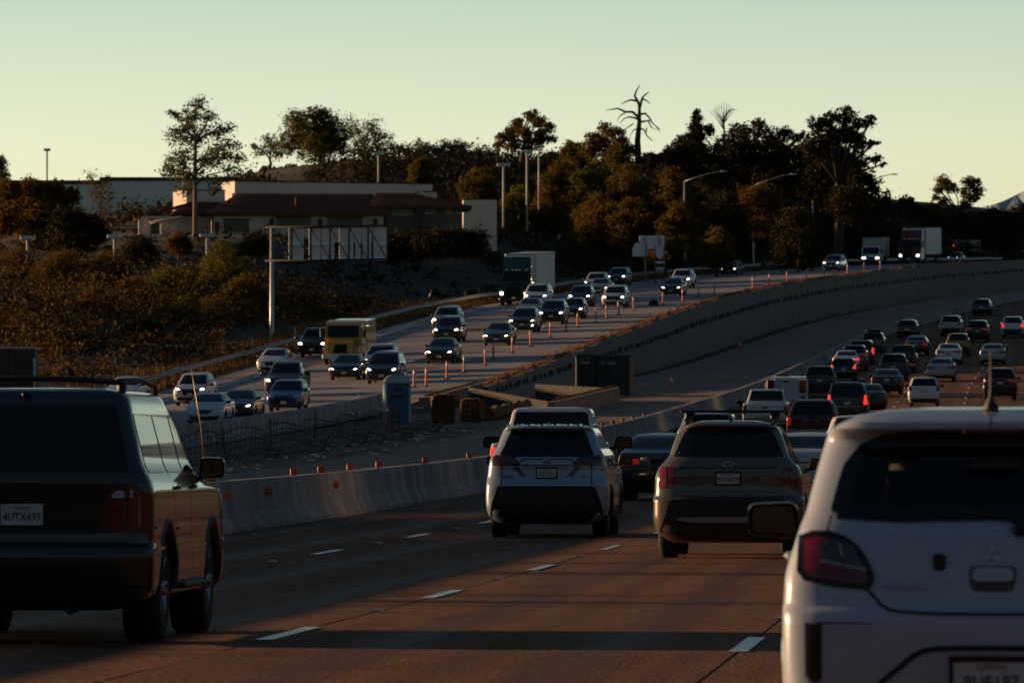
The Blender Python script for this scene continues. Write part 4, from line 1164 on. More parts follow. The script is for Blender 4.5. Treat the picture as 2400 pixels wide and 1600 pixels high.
def make_car(name, B, ax, R=.34, tw=.235, track=None, pnt=None, rear=(), front=(), zwin=(1.1, 1.4), splits=None, mirror=None, clad=None,
             rearwin=None, windshield=None, archcol=None, holes=(), glass=None, rplate=None, fplate=None, sideband=None, bottomz=.3, low=False, see=False):
    e = empty(name); glass = glass or M_GLASS
    yr_, yf_ = ax; RA = R + .06
    wl = [(yr_, R - .01, RA), (yf_, R - .01, RA)]
    me = B.mesh("body", wl, holes, ns=18 if low else 26, nz=28 if low else 40, nq=8 if low else 11)
    body = link("body", me, pnt, e)
    wmid = float(B.w(R))
    tr = track or (wmid - tw / 2 - .015)
    for sx in (-1, 1):
        for yy in ax: wheel(e, sx * tr, yy, R, tw)
    u = MB(); u.box((0, (yr_ + yf_) / 2, .44), (2 * (tr - tw / 2 - .02), yf_ - yr_ + 1.2, .40), .03)
    u.box((0, yr_, R), (2 * tr - tw, .12, .12), .02); u.tube([(.35, yr_ - .4, .27), (.35, yr_ - .95, .25)], .035, 8)
    u.build("underbody", M_UNDER, e)
    for sx in (-1, 1):
        for (yc, zc, RR) in wl:
            P = []
            for th in np.linspace(math.radians(-12), math.radians(192), 20):
                P.append([(sx * (float(B.side(yc + math.cos(th) * r, max(zc + math.sin(th) * r, B.z[0]))) + o_), yc + math.cos(th) * r, zc + math.sin(th) * r) for r, o_ in ((RR - .06, -.12), (RR - .022, .004), (RR + .03, .014), (RR + .055, -.004))])
            MB().grid(np.array(P)).build("wheel_arch", archcol or M_TRIM, e, fix=False)
    if clad:
        z0, z1 = clad
        mb = MB(); P = []
        for z in np.linspace(z0, z1, 5):
            row = []
            for y in np.linspace(yr_ + RA + .02, yf_ - RA - .02, 12): row.append((float(B.side(y, z)) + .010, y, z))
            P.append(row)
        mb.grid(np.array(P)); mb.grid(np.array(P) * np.array([-1, 1, 1])); mb.build("sill_cladding", M_TRIM, e, fix=False)
    if rearwin: patch(B, 'rear', rearwin, .006, 14, 8).build("rear_window", glass, e, sharp=40)
    if windshield: patch(B, 'front', windshield, .006, 16, 8).build("windshield", glass, e, sharp=40)
    if splits:
        zb, zt = zwin
        for sx in (-1, 1):
            for ya, yb in splits:
                pl = []
                for z in np.linspace(zb, zt, 5):
                    dr, df = B.dep(z); pl.append((max(ya, float(B.yr(z) + dr * .85)), z))
                for z in np.linspace(zt, zb, 5):
                    dr, df = B.dep(z); pl.append((min(yb, float(B.yf(z) - df * .80)), z))
                if max(p[0] for p in pl[5:]) - min(p[0] for p in pl[:5]) < .15: continue
                pl = rounded(pl, .03, 2)
                patch(B, 'side', pl, .005, 8, 7, sgn=sx).build("side_window", M_GLASS, e, sharp=40)
        for sx in (-1, 1):
            for ya, yb in splits[:2] if len(splits) > 1 else splits:
                hb = MB(); x0 = float(B.side(yb - .55, zb - .10))
                hb.box((sx * (x0 + .02), ya + .18, zb - .11), (.03, .18, .03), .01); hb.build("door_handle", pnt or M_TRIM, e)
    for pn, poly, m_, off, both in rear:
        for q in ([poly, mirx(poly)] if both else [poly]): patch(B, 'rear', q, off, 10, 6).build(pn, m_, e, sharp=45)
    for pn, poly, m_, off, both in front:
        for q in ([poly, mirx(poly)] if both else [poly]): patch(B, 'front', q, off, 10, 6).build(pn, m_, e, sharp=45)
    if mirror:
        x, y, z = mirror
        for sx in (-1, 1): side_mirror(e, x, y, z, m=M_TRIM, sgn=sx)
    if rplate: plate(e, B, 'rear', *rplate)
    if fplate: plate(e, B, 'front', *fplate)
    return e

def kids(o, name): return [c for c in o.children if c.name.split(".")[0] == name]
def set_mat(o, names, m):
    for c in o.children:
        if c.name.split(".")[0] in names and len(c.material_slots):
            c.material_slots[0].link = 'OBJECT'; c.material_slots[0].material = m
def nib(poly): return rounded(poly, .02, 2)

# ---- body shapes -----------------------------------------------------------
B_SUV = Body([(.20,.72,-2.10,2.0),(.25,.80,-2.2,2.1),(.35,.91,-2.27,2.24),(.50,.94,-2.30,2.29),(.65,.945,-2.30,2.30),(.79,.935,-2.30,2.30),(.84,.93,-2.275,2.29),(.92,.922,-2.225,2.26),(.97,.918,-2.215,2.22),(1.02,.912,-2.21,2.0),(1.08,.905,-2.21,1.3),(1.12,.895,-2.21,1.12),(1.18,.885,-2.20,1.0),(1.25,.86,-2.16,.9),(1.35,.80,-2.09,.72),(1.45,.765,-2.01,.54),(1.55,.73,-1.93,.36),(1.62,.70,-1.89,.2),(1.645,.685,-1.95,.12),(1.67,.66,-1.98,.0),(1.695,.60,-1.95,-.2),(1.715,.45,-1.8,-.4),(1.725,.25,-1.4,-.6)], dr=.30, nr=4.6)
B_KIA = Body([(.20,.74,-2.2,2.1),(.26,.82,-2.3,2.2),(.36,.93,-2.38,2.35),(.55,.965,-2.40,2.4),(.75,.965,-2.40,2.4),(.79,.955,-2.33,2.4),(.90,.95,-2.315,2.38),(1.0,.945,-2.31,2.3),(1.05,.935,-2.31,2.0),(1.10,.92,-2.305,1.3),(1.16,.89,-2.30,1.15),(1.22,.84,-2.27,1.05),(1.26,.80,-2.25,.98),(1.31,.765,-2.21,.9),(1.45,.72,-2.13,.68),(1.58,.67,-2.05,.45),(1.645,.635,-2.02,.3),(1.67,.61,-2.10,.2),(1.70,.56,-2.12,.1),(1.73,.48,-2.05,-.1),(1.755,.35,-1.8,-.4),(1.762,.2,-1.4,-.6)], dr=.36, nr=4.2)
B_LC = Body([(.28,.80,-2.3,2.3),(.34,.90,-2.42,2.4),(.45,.945,-2.45,2.44),(.62,.955,-2.46,2.45),(.70,.952,-2.44,2.45),(.73,.945,-2.37,2.44),(.90,.945,-2.36,2.42),(1.05,.94,-2.36,2.35),(1.10,.935,-2.36,2.2),(1.13,.925,-2.36,1.35),(1.16,.915,-2.36,1.12),(1.22,.885,-2.35,1.05),(1.29,.85,-2.32,.98),(1.45,.81,-2.26,.78),(1.62,.765,-2.19,.55),(1.74,.735,-2.14,.38),(1.79,.71,-2.13,.25),(1.82,.66,-2.10,.1),(1.84,.55,-2.0,-.1),(1.85,.3,-1.7,-.4)], dr=.20, nr=7.0)
B_MIR = Body([(.18,.66,-1.70,1.65),(.24,.74,-1.82,1.8),(.40,.815,-1.885,1.88),(.60,.83,-1.90,1.90),(.70,.832,-1.897,1.88),(.745,.831,-1.89,1.87),(.77,.83,-1.845,1.86),(.86,.825,-1.83,1.80),(.93,.812,-1.815,1.60),(1.0,.79,-1.80,1.15),(1.05,.775,-1.785,.95),(1.09,.762,-1.765,.86),(1.14,.742,-1.73,.80),(1.25,.715,-1.66,.66),(1.36,.685,-1.58,.48),(1.43,.665,-1.535,.35),(1.455,.655,-1.56,.28),(1.475,.64,-1.62,.2),(1.50,.60,-1.62,.1),(1.53,.53,-1.54,.0),(1.55,.42,-1.40,-.15),(1.562,.25,-1.1,-.4)], dr=.24, nr=6.0)
B_SED = Body([(.17,.70,-2.15,2.15),(.23,.80,-2.28,2.28),(.35,.89,-2.36,2.35),(.55,.915,-2.375,2.375),(.70,.912,-2.37,2.36),(.80,.905,-2.34,2.28),(.86,.90,-2.33,2.1),(.91,.895,-2.33,1.6),(.96,.885,-2.33,1.25),(1.01,.87,-2.32,1.12),(1.045,.85,-2.26,1.05),(1.07,.825,-2.0,1.0),(1.09,.80,-1.85,.95),(1.16,.765,-1.62,.80),(1.26,.70,-1.38,.52),(1.34,.65,-1.16,.3),(1.40,.60,-.95,.12),(1.43,.52,-.75,-.02),(1.448,.38,-.55,-.15),(1.455,.2,-.4,-.25)])
B_VAN = Body([(.20,.76,-2.3,2.3),(.27,.86,-2.42,2.4),(.40,.95,-2.48,2.46),(.60,.975,-2.50,2.5),(.80,.975,-2.49,2.46),(.90,.97,-2.44,2.30),(.97,.965,-2.43,2.0),(1.03,.96,-2.43,1.6),(1.10,.945,-2.42,1.42),(1.20,.92,-2.40,1.28),(1.35,.87,-2.35,1.02),(1.50,.82,-2.29,.75),(1.62,.78,-2.24,.5),(1.69,.74,-2.22,.32),(1.73,.66,-2.18,.1),(1.76,.5,-2.0,-.1),(1.77,.3,-1.7,-.3)], dr=.22, nr=6)
B_PICK = Body([(.35,.82,-2.8,2.75),(.42,.92,-2.88,2.85),(.55,.985,-2.92,2.92),(.80,1.0,-2.92,2.92),(1.05,1.0,-2.92,2.9),(1.13,.995,-2.92,2.75),(1.17,.99,-2.92,1.8),(1.20,.985,-2.91,1.45),(1.27,.975,-2.90,1.36),(1.295,.965,-2.88,1.33),(1.305,.95,-2.8,1.31),(1.31,.93,-.75,1.30),(1.34,.90,-.72,1.24),(1.5,.85,-.70,1.05),(1.7,.78,-.66,.80),(1.86,.735,-.62,.60),(1.90,.70,-.61,.5),(1.925,.62,-.55,.3),(1.94,.40,-.35,.1)], dr=.14, nr=7)
B_SHELL = Body([(.35,.82,-2.8,2.75),(.42,.90,-2.88,2.85),(.55,.945,-2.90,2.92),(.80,.95,-2.90,2.9),(1.0,.95,-2.90,2.8),(1.07,.945,-2.90,1.8),(1.12,.93,-2.89,1.4),(1.17,.905,-2.86,1.3),(1.25,.86,-2.84,1.2),(1.45,.79,-2.74,.95),(1.62,.72,-2.66,.72),(1.70,.66,-2.6,.55),(1.74,.56,-2.5,.35),(1.76,.35,-2.2,.1)], dr=.16, nr=6)
B_HAT = Body([(.18,.66,-1.85,1.85),(.24,.76,-1.98,1.98),(.40,.85,-2.05,2.06),(.60,.868,-2.07,2.08),(.78,.865,-2.05,2.04),(.86,.86,-2.0,1.8),(.93,.85,-1.99,1.35),(1.0,.84,-1.98,1.1),(1.06,.82,-1.96,.98),(1.15,.775,-1.90,.84),(1.28,.73,-1.80,.6),(1.40,.68,-1.70,.38),(1.45,.655,-1.68,.28),(1.475,.63,-1.74,.15),(1.505,.54,-1.66,.0),(1.525,.4,-1.5,-.2),(1.53,.2,-1.2,-.4)], dr=.24, nr=5.5)

def common_front(B, zh, lit=True, hl=None, grille=None, intake=None, m_head=None):
    m_head = m_head or (M_HEAD if lit else M_HEADDIM)
    out = [("headlight", nib(hl), M_HEADDIM, .008, True), ("lamp", rounded([((x - cx_) * .52 + cx_, (z - cz_) * .62 + cz_) for cx_, cz_ in [np.mean(np.array(hl), 0)] for x, z in hl], .02, 2), m_head, .014, True)]
    if grille: out.append(("grille", nib(grille), M_GLOSSBLK, .006, False))
    if intake: out.append(("lower_intake", nib(intake), M_TRIM, .006, False))
    return out
def symm(half): return [(-x, z) for x, z in half[::-1]] + list(half)

def proto_sedan(kind=0):
    hl = [[(.46, .64), (.80, .69), (.86, .78), (.62, .76), (.46, .69)], [(.50, .60), (.84, .66), (.86, .72), (.70, .73), (.50, .65)]][kind]
    gr = [symm([(.30, .50), (.40, .66), (.40, .72)]), symm([(.12, .46), (.26, .58), (.40, .66), (.36, .70)])][kind]
    fr = common_front(B_SED, 0, True, hl, gr, symm([(.62, .22), (.66, .34), (.60, .40)]))
    fr.append(("fog_light", nib([(.58, .36), (.74, .38), (.74, .44), (.60, .42)]), M_TRIM, .009, True))
    tl = [[(.42, .80), (.86, .76), (.875, .90), (.80, .95), (.44, .90)], [(.30, .84), (.86, .80), (.87, .94), (.78, .96), (.30, .90)]][kind]
    rr = [("tail_light", nib(tl), M_RED, .009, True), ("rear_bumper_insert", nib(symm([(.72, .22), (.76, .34), (.60, .38)])), M_TRIM, .007, False),
          ("trunk_seam", symm([(.80, .735), (.80, .745)]), M_GLOSSBLK, .003, False)]
    return make_car("sedan", B_SED, (-1.38, 1.42), .33, .22, pnt=P_WHITE, rear=rr, front=fr, zwin=(1.02, 1.37), splits=[(-.05, 1.1), (-1.05, -.10), (-1.7, -1.1)],
                    mirror=(.86, .85, 1.03), rearwin=win_poly(B_SED, 1.10, 1.375, .13, .10), windshield=win_poly(B_SED, 1.05, 1.385, .12, .09),
                    rplate=(.72 if kind else .84, None), fplate=(.45, None), low=True)
def proto_suv(kind=0):
    hl = [[(.48, .84), (.88, .86), (.90, .97), (.70, .98), (.48, .90)], [(.52, .78), (.90, .80), (.92, .92), (.62, .94), (.52, .86)], [(.55, .80), (.90, .90), (.90, .95), (.60, .90)]][kind]
    gr = [symm([(.34, .58), (.46, .84), (.46, .90)]), symm([(.50, .62), (.52, .78), (.50, .92)]), symm([(.14, .56), (.44, .80), (.50, .90)])][kind]
    fr = common_front(B_SUV, 0, True, hl, gr, symm([(.64, .26), (.74, .38), (.66, .48)]))
    fr.append(("fog_light", nib([(.66, .50), (.80, .52), (.80, .60), (.68, .58)]), M_HEAD if kind == 2 else M_TRIM, .009, True))
    tl = [[(.56, 1.02), (.90, .98), (.895, 1.12), (.58, 1.14)], [(.70, .88), (.92, .88), (.885, 1.18), (.74, 1.18)], [(.40, 1.04), (.90, 1.00), (.89, 1.10), (.42, 1.10)]][kind]
    rr = [("tail_light", nib(tl), M_RED, .010, True), ("rear_bumper", nib(symm([(.84, .24), (.88, .40), (.86, .66), (.74, .72)])), M_TRIM, .008, False)]
    return make_car("suv", B_SUV, (-1.33, 1.36), .36, .235, pnt=P_WHITE, rear=rr, front=fr, zwin=(1.16, 1.56), splits=[(.0, 1.1), (-1.0, -.05), (-2.0, -1.05)],
                    mirror=(.92, .80, 1.14), rearwin=win_poly(B_SUV, 1.22, 1.625, .14, .12), windshield=win_poly(B_SUV, 1.14, 1.62, .10, .08),
                    rplate=(.90, None), fplate=(.62, None), clad=(.26, .44), low=True)
def proto_hatch():
    fr = common_front(B_HAT, 0, True, [(.48, .70), (.82, .74), (.84, .86), (.60, .84), (.48, .76)], symm([(.36, .50), (.42, .66), (.42, .70)]), symm([(.60, .22), (.62, .38), (.56, .42)]))
    rr = [("tail_light", nib([(.62, .84), (.85, .82), (.81, 1.10), (.70, 1.08)]), M_RED, .010, True), ("rear_bumper_insert", nib(symm([(.74, .22), (.76, .36), (.66, .42)])), M_TRIM, .007, False)]
    return make_car("hatchback", B_HAT, (-1.22, 1.30), .31, .20, pnt=P_WHITE, rear=rr, front=fr, zwin=(1.04, 1.40), splits=[(.0, 1.0), (-.95, -.05), (-1.7, -1.0)],
                    mirror=(.84, .80, 1.04), rearwin=win_poly(B_HAT, 1.08, 1.43, .12, .10), windshield=win_poly(B_HAT, 1.04, 1.43, .10, .08), rplate=(.80, None), fplate=(.45, None), low=True)
def proto_van():
    fr = common_front(B_VAN, 0, True, [(.54, .74), (.93, .80), (.95, .90), (.66, .88), (.54, .80)], symm([(.40, .52), (.50, .72), (.50, .80)]), symm([(.70, .26), (.74, .38), (.66, .44)]))
    rr = [("tail_light", nib([(.76, .84), (.965, .84), (.90, 1.24), (.80, 1.24)]), M_RED, .010, True), ("rear_bumper", nib(symm([(.86, .28), (.90, .44), (.86, .56)])), M_TRIM, .007, False)]
    return make_car("minivan", B_VAN, (-1.45, 1.50), .345, .23, pnt=P_WHITE, rear=rr, front=fr, zwin=(1.12, 1.55), splits=[(.2, 1.5), (-1.0, .12), (-2.2, -1.08)],
                    mirror=(.96, 1.05, 1.10), rearwin=win_poly(B_VAN, 1.16, 1.62, .14, .10), windshield=win_poly(B_VAN, 1.12, 1.63, .10, .08), rplate=(.88, None), fplate=(.48, None), low=True)
def proto_pick(B=B_PICK, shell=False):
    fr = common_front(B, 0, True, [(.56, .86), (.93, .88), (.95, 1.04), (.60, 1.06)], symm([(.50, .62), (.54, .80), (.52, 1.06)]), symm([(.70, .46), (.74, .54), (.70, .60)]))
    wr = float(B.w(1.0))
    rr = [("tail_light", nib([(wr - .17, .84), (wr - .01, .84), (wr - .02, 1.22 if not shell else 1.12), (wr - .17, 1.22 if not shell else 1.12)]), M_RED, .010, True),
          ("rear_bumper", nib(symm([(wr - .06, .48), (wr - .04, .58), (wr - .05, .68)])), M_CHROME if not shell else M_STEEL, .05, False),
          ("tailgate_seam", symm([(wr - .20, .735), (wr - .20, .748)]), M_GLOSSBLK, .004, False),
          ("tailgate_handle", nib(symm([(.13, 1.10), (.13, 1.17)])), M_GLOSSBLK, .012, False)]
    rw = win_poly(B, 1.40, 1.85, .12, .07) if not shell else win_poly(B, 1.20, 1.66, .12, .10)
    return make_car("pickup_truck", B, (-1.75, 1.85), .39, .26, pnt=P_WHITE, rear=rr, front=fr, zwin=(1.36, 1.76) if not shell else (1.2, 1.62), splits=[(.22, 1.4), (-.65, .14)] + ([(-2.6, -.8)] if shell else []),
                    mirror=(float(B.w(1.2)) + .02, 1.05, 1.30 if not shell else 1.2), rearwin=rw, windshield=win_poly(B, 1.32 if not shell else 1.14, 1.80 if not shell else 1.66, .10, .08), rplate=(.62, None), fplate=(.56, None), low=True)
# ---- the four near cars ------------------------------------------------------
def heading(side, Y):
    f = Xs if side == 'R' else (lambda y: (Xg(y) + Xe(y)) / 2)
    g = (lambda y: float(zR(y))) if side == 'R' else (lambda y: float(zE(y)))
    return math.atan((float(f(Y + 6)) - float(f(Y - 6))) / 12), math.atan((g(Y + 6) - g(Y - 6)) / 12)
def put(o, side, p, ya, yaw=0.0, scale=(1, 1, 1), dz=0.0):
    """p: where the axle nearest to us meets the road; ya: that axle's place on the car"""
    a, gr = heading(side, p.y)
    d = Vector((math.sin(a), math.cos(a), math.tan(gr)))
    o.location = p + d * abs(ya) * scale[1] + Vector((0, 0, dz))
    if side == 'R': o.rotation_euler = (gr, 0, -a + yaw)
    else: o.rotation_euler = (-gr, 0, math.pi - a + yaw)
    o.scale = scale

def hero_suv():
    B = B_SUV
    tail = rounded([(.40, 1.12), (.47, 1.105), (.905, 1.100), (.885, 1.20), (.86, 1.245), (.66, 1.252), (.50, 1.238)], .02, 3)
    rr = [("rear_bumper", rounded(symm([(.78, .22), (.87, .33), (.84, .52), (.79, .66), (.74, .785)]), .03, 3), M_TRIM, .012, False),
          ("light_bar", symm([(.80, 1.238), (.80, 1.262)]), M_GLOSSBLK, .011, False),
          ("tail_light", tail, mat("smoked_red_lens", (.05, .004, .004), .12, coat=1), .014, True),
          ("reverse_lamp", nib([(.44, 1.155), (.68, 1.15), (.68, 1.205), (.50, 1.205)]), mat("smoked_lens", (.05, .048, .04), .15, coat=1), .020, True),
          ("tailgate_crease", [(.30, .93), (.44, 1.085), (.52, 1.085), (.40, .93)], P_GREY, .005, True), ("lamp_garnish", [(-.52, 1.100), (.52, 1.100), (.52, 1.108), (-.52, 1.108)], M_GLOSSBLK, .009, False), ("lamp_garnish", [(.46, 1.105), (.485, 1.105), (.37, 1.20), (.35, 1.20)], M_GLOSSBLK, .010, True), ("lamp_garnish", [(-.36, 1.194), (.36, 1.194), (.36, 1.204), (-.36, 1.204)], M_GLOSSBLK, .010, False),
          ("tailgate_seam", [(.685, .80), (.70, .80), (.695, 1.10), (.68, 1.10)], M_GLOSSBLK, .004, True)]
    e = make_car("suv", B, (-1.33, 1.36), .365, .245, pnt=P_ICE, rear=rr, front=common_front(B, 0, False, [(.48, .84), (.88, .86), (.90, .97), (.48, .90)], symm([(.34, .58), (.46, .84), (.46, .90)])),
                 zwin=(1.17, 1.56), splits=[(.0, 1.1), (-1.0, -.05), (-1.95, -1.05)], mirror=(.93, .86, 1.16), rearwin=win_poly(B, 1.262, 1.63, .12, .13, rad=.09), windshield=win_poly(B, 1.14, 1.62, .1, .08), clad=(.26, .46))
    plate(e, B, 'rear', .985, "9SFT734", .30, True, script=True)
    em = MB()
    for rx, rz, cz in ((.062, .042, 0), (.022, .038, 0), (.040, .014, .012)):
        em.tube([(rx * math.cos(t), 0, rz * math.sin(t) + cz) for t in np.linspace(0, 2 * math.pi, 25)], .006, 6, caps=False)
    o = em.build("oval_emblem", M_CHROME, e); o.location = (0, float(B.rear(0, 1.16)) - .014, 1.16)
    bk = MB(); bk.add([(.066 * math.cos(t), 0, .047 * math.sin(t)) for t in np.linspace(0, 2 * math.pi, 20)[:-1]], [tuple(range(19))]); o = bk.build("emblem_back", M_GLOSSBLK, e, fix=False); o.location = (0, float(B.rear(0, 1.16)) - .009, 1.16)
    for s_, x, sz in (("RAV4", -.60, .05), ("LE", .57, .035)):
        me = text_mesh(s_, sz, "badge_lettering", .003, xs=1.15); me.materials.append(M_GLOSSBLK)
        o = link("badge_lettering", me, None, e); o.location = (x, float(B.rear(x, .93)) - .008, .93); o.rotation_euler = (math.pi / 2, 0, math.atan2(float(B.rear(x + .05, .93)) - float(B.rear(x - .05, .93)), .1))
    f = MB(); f.prism([(-.09, 0), (.05, 0), (.0, .055), (-.06, .03)], -.015, .015, 'yz'); o = f.build("shark_fin_antenna", P_ICE, e); o.location = (0, -1.72, 1.70)
    r = MB()
    for sx in (-1, 1): r.tube([(sx * .62, -1.75, 1.665), (sx * .635, -1.6, 1.71), (sx * .645, -.4, 1.72), (sx * .635, .15, 1.68)], .016, 6)
    for x in (-.3, -.1, .1, .3, .45, -.45): r.box((x, -1.4, 1.722), (.05, .9, .012), .005)
    r.build("roof_rail", P_ICE, e)
    put(e, 'R', hit(1290, 1257, zRr), -1.33)
    tag(e, "silvery crossover with black bumper, oval emblem and dark rear window ahead in the left lane", "car")
    return e
H_SUV = hero_suv()

def hero_kia():
    B = B_KIA
    rr = [("rear_bumper", rounded(symm([(.80, .22), (.88, .36), (.80, .54), (.74, .745), (.62, .775)]), .04, 3), M_TRIM, .010, False),
          ("bumper_trim", rounded(symm([(.50, .46), (.66, .50), (.60, .53)]), .01, 2), M_STEEL, .022, False),
          ("tail_light", nib([(.785, .90), (.895, .895), (.90, 1.165), (.785, 1.175)]), M_RED, .016, True),
          ("tail_light", nib([(.675, .915), (.765, .905), (.765, 1.17), (.675, 1.165)]), M_RED, .014, True),
          ("tailgate_seam", symm([(.70, .785), (.70, .795)]), M_GLOSSBLK, .004, False),
          ("tailgate_crease", rounded(symm([(.62, 1.14), (.64, 1.165)]), .008, 2), mat("paint_tan_crease_shade", (.05, .045, .04), .4), .003, False)]  # darker strip paints the shade along the tailgate crease
    e = make_car("suv", B, (-1.40, 1.41), .375, .25, pnt=P_TAN, rear=rr, front=common_front(B, 0, False, [(.48, .84), (.88, .86), (.90, .97), (.48, .90)], symm([(.34, .58), (.46, .84), (.46, .90)])),
                 zwin=(1.20, 1.58), splits=[(.0, 1.1), (-1.05, -.05), (-1.98, -1.10)], mirror=(.945, .95, 1.19), rearwin=win_poly(B, 1.295, 1.655, .07, .10, rad=.10), windshield=win_poly(B, 1.18, 1.64, .1, .08), clad=(.26, .46))
    for k in kids(e, "tail_light"): pass
    plate(e, B, 'rear', 1.02, "9HDK059", .30, True, script=True)
    em = MB(); em.tube([(.066 * math.cos(t), 0, .032 * math.sin(t)) for t in np.linspace(0, 2 * math.pi, 25)], .006, 6, caps=False)
    o = em.build("oval_emblem", M_CHROME, e); o.location = (0, float(B.rear(0, 1.20)) - .012, 1.20)
    me = text_mesh("KIA", .036, "badge_lettering", .003, xs=1.2); me.materials.append(M_CHROME)
    o = link("badge_lettering", me, None, e); o.location = (0, float(B.rear(0, 1.20)) - .010, 1.20); o.rotation_euler = (math.pi / 2, 0, 0)
    for s_, x, sz in (("SORENTO", -.50, .034), ("X-LINE", .58, .026)):
        me = text_mesh(s_, sz, "badge_lettering", .003, xs=1.25); me.materials.append(M_CHROME)
        o = link("badge_lettering", me, None, e); o.location = (x, float(B.rear(x, .81)) - .010, .81); o.rotation_euler = (math.pi / 2, 0, math.atan2(float(B.rear(x + .05, .81)) - float(B.rear(x - .05, .81)), .1))
    r = MB()
    for sx in (-1, 1):
        r.tube([(sx * .55, -1.85, 1.70), (sx * .57, -1.7, 1.765), (sx * .58, -.3, 1.775), (sx * .57, .25, 1.72)], .017, 6)
    r.build("roof_rail", M_TRIM, e)
    for y in (-1.35, -.25):
        c = MB(); c.box((0, y, 1.875), (1.30, .08, .03), .012)
        for sx in (-1, 1): c.box((sx * .55, y, 1.82), (.09, .09, .10), .02)
        c.build("roof_crossbar", M_TRIM, e)
    f = MB(); f.prism([(-.10, 0), (.06, 0), (.0, .065), (-.06, .04)], -.018, .018, 'yz'); f.build("shark_fin_antenna", M_TRIM, e).location = (.02, -1.82, 1.735)
    put(e, 'R', hit(1713, 1306, zRr), -1.40)
    tag(e, "tan crossover with black roof crossbars and vertical split tail lights, sunlit left corner", "car")
    return e
H_KIA = hero_kia()

def hero_lc():
    B = B_LC
    lens_top = mat("lamp_strip_sky_tint", (.42, .55, .66), .15, metal=.0, coat=1)  # blue tint paints the sky's reflection into the clear lens
    rr = [("rear_bumper", rounded(symm([(.86, .36), (.92, .46), (.92, .62), (.90, .69)]), .04, 3), P_BLACK, .02, False),
          ("tail_light", rounded([(.56, .835), (.745, .835), (.745, 1.115), (.68, 1.12), (.63, 1.09)], .02, 3), M_RED, .016, True),
          ("tail_light", rounded([(.775, .835), (.925, .835), (.915, 1.06), (.895, 1.10), (.775, 1.118)], .02, 3), M_RED, .018, True),
          ("reverse_lamp", rounded([(.645, 1.055), (.74, 1.055), (.74, 1.105), (.685, 1.108), (.655, 1.085)], .012, 3), lens_top, .022, True),
          ("turn_lamp", rounded([(.782, 1.055), (.80, 1.055), (.80, 1.11), (.782, 1.112)], .005, 2), lens_top, .024, True),
          ("tailgate_seam", symm([(.76, .735), (.76, .745)]), M_GLOSSBLK, .004, False)]
    e = make_car("large_suv", B, (-1.42, 1.43), .405, .285, pnt=P_BLACK, rear=rr, front=common_front(B, 0, False, [(.48, .84), (.88, .86), (.90, 1.0), (.48, 1.0)], symm([(.42, .7), (.44, .84), (.44, .98)])),
                 zwin=(1.235, 1.66), splits=[(.06, 1.2), (-.93, -.02), (-2.05, -1.02)], mirror=None, rearwin=win_poly(B, 1.24, 1.72, .10, .09, rad=.08), windshield=win_poly(B, 1.18, 1.74, .09, .08), archcol=M_TRIM)
    plate(e, B, 'rear', .935, "4UTX699", .305, False, script=True)
    me = text_mesh("LAND CRUISER", .042, "badge_lettering", .003, xs=1.5); me.materials.append(mat("dull_chrome", (.06, .055, .05), .4, metal=.8))
    o = link("badge_lettering", me, None, e); o.location = (.02, float(B.rear(0, 1.075)) - .008, 1.075); o.rotation_euler = (math.pi / 2, 0, 0)
    for sx in (-1, 1):
        side_mirror(e, .88, 1.02, 1.26, .20, .17, P_BLACK, sx)
        r = MB(); r.tube([(sx * .66, -2.0, 1.80), (sx * .665, -1.92, 1.885), (sx * .68, -1.0, 1.91), (sx * .675, -.1, 1.88), (sx * .66, .12, 1.80)], .02, 8)
        r.box((sx * .66, -1.9, 1.85), (.06, .14, .10), .02); r.build("roof_rail", M_TRIM, e)
        for z in (.82,):
            ribbon(B, 'side', [(-.85, z), (.85, z)], .022, .012, sx, 8).build("side_moulding", M_CHROME, e, fix=False)
        ribbon(B, 'side', [(-2.2, .84), (-1.92, .84)], .022, .012, sx, 4).build("side_moulding", M_CHROME, e, fix=False)
        ribbon(B, 'side', [(-2.22, .69), (-1.92, .69)], .022, .028, sx, 4).build("side_moulding", M_CHROME, e, fix=False)
        st = MB(); st.box((sx * .93, .0, .40), (.16, 1.75, .045), .015); st.build("running_board", M_TRIM, e)
        for yy in (-.97, .02): ribbon(B, 'side', [(yy, .50), (yy, 1.23)], .012, .003, sx, 6).build("door_seam", M_UNDER, e, fix=False)
    cb = MB(); cb.tube([(x, -1.95 + .06 * (1 - (x / .66) ** 2) * -1, 1.885 + .03 * (1 - (x / .66) ** 2)) for x in np.linspace(-.66, .66, 13)], .020, 8)
    cb.build("rear_crossbar", M_TRIM, e)
    sp = MB(); sp.box((.0, -2.17, 1.80), (.06, .05, .03), .01); sp.build("brake_light", M_TRIM, e)
    ant = MB(); ant.tube([(.905, 1.30, 1.10), (.885, 1.20, 1.55), (.83, 1.0, 2.02)], [.006, .0045, .003], 6); ant.build("whip_antenna", mat("antenna_rod", (.45, .28, .12), .4, metal=.7), e)
    hit_ = MB(); hit_.box((.02, -2.36, .36), (.08, .16, .08), .01); hit_.lathe([(-.05, .0), (-.05, .035), (.04, .04), (.06, .0)], 'x', (.30, -2.0, .30), 10); hit_.box((0, -1.9, .33), (1.2, .5, .14), .06); hit_.build("tow_hitch", M_UNDER, e)
    put(e, 'R', hit(94, 1503, zRr), -1.42)
    tag(e, "black boxy off-roader with roof rack and long right side, close at the left edge", "car")
    return e
H_LC = hero_lc()

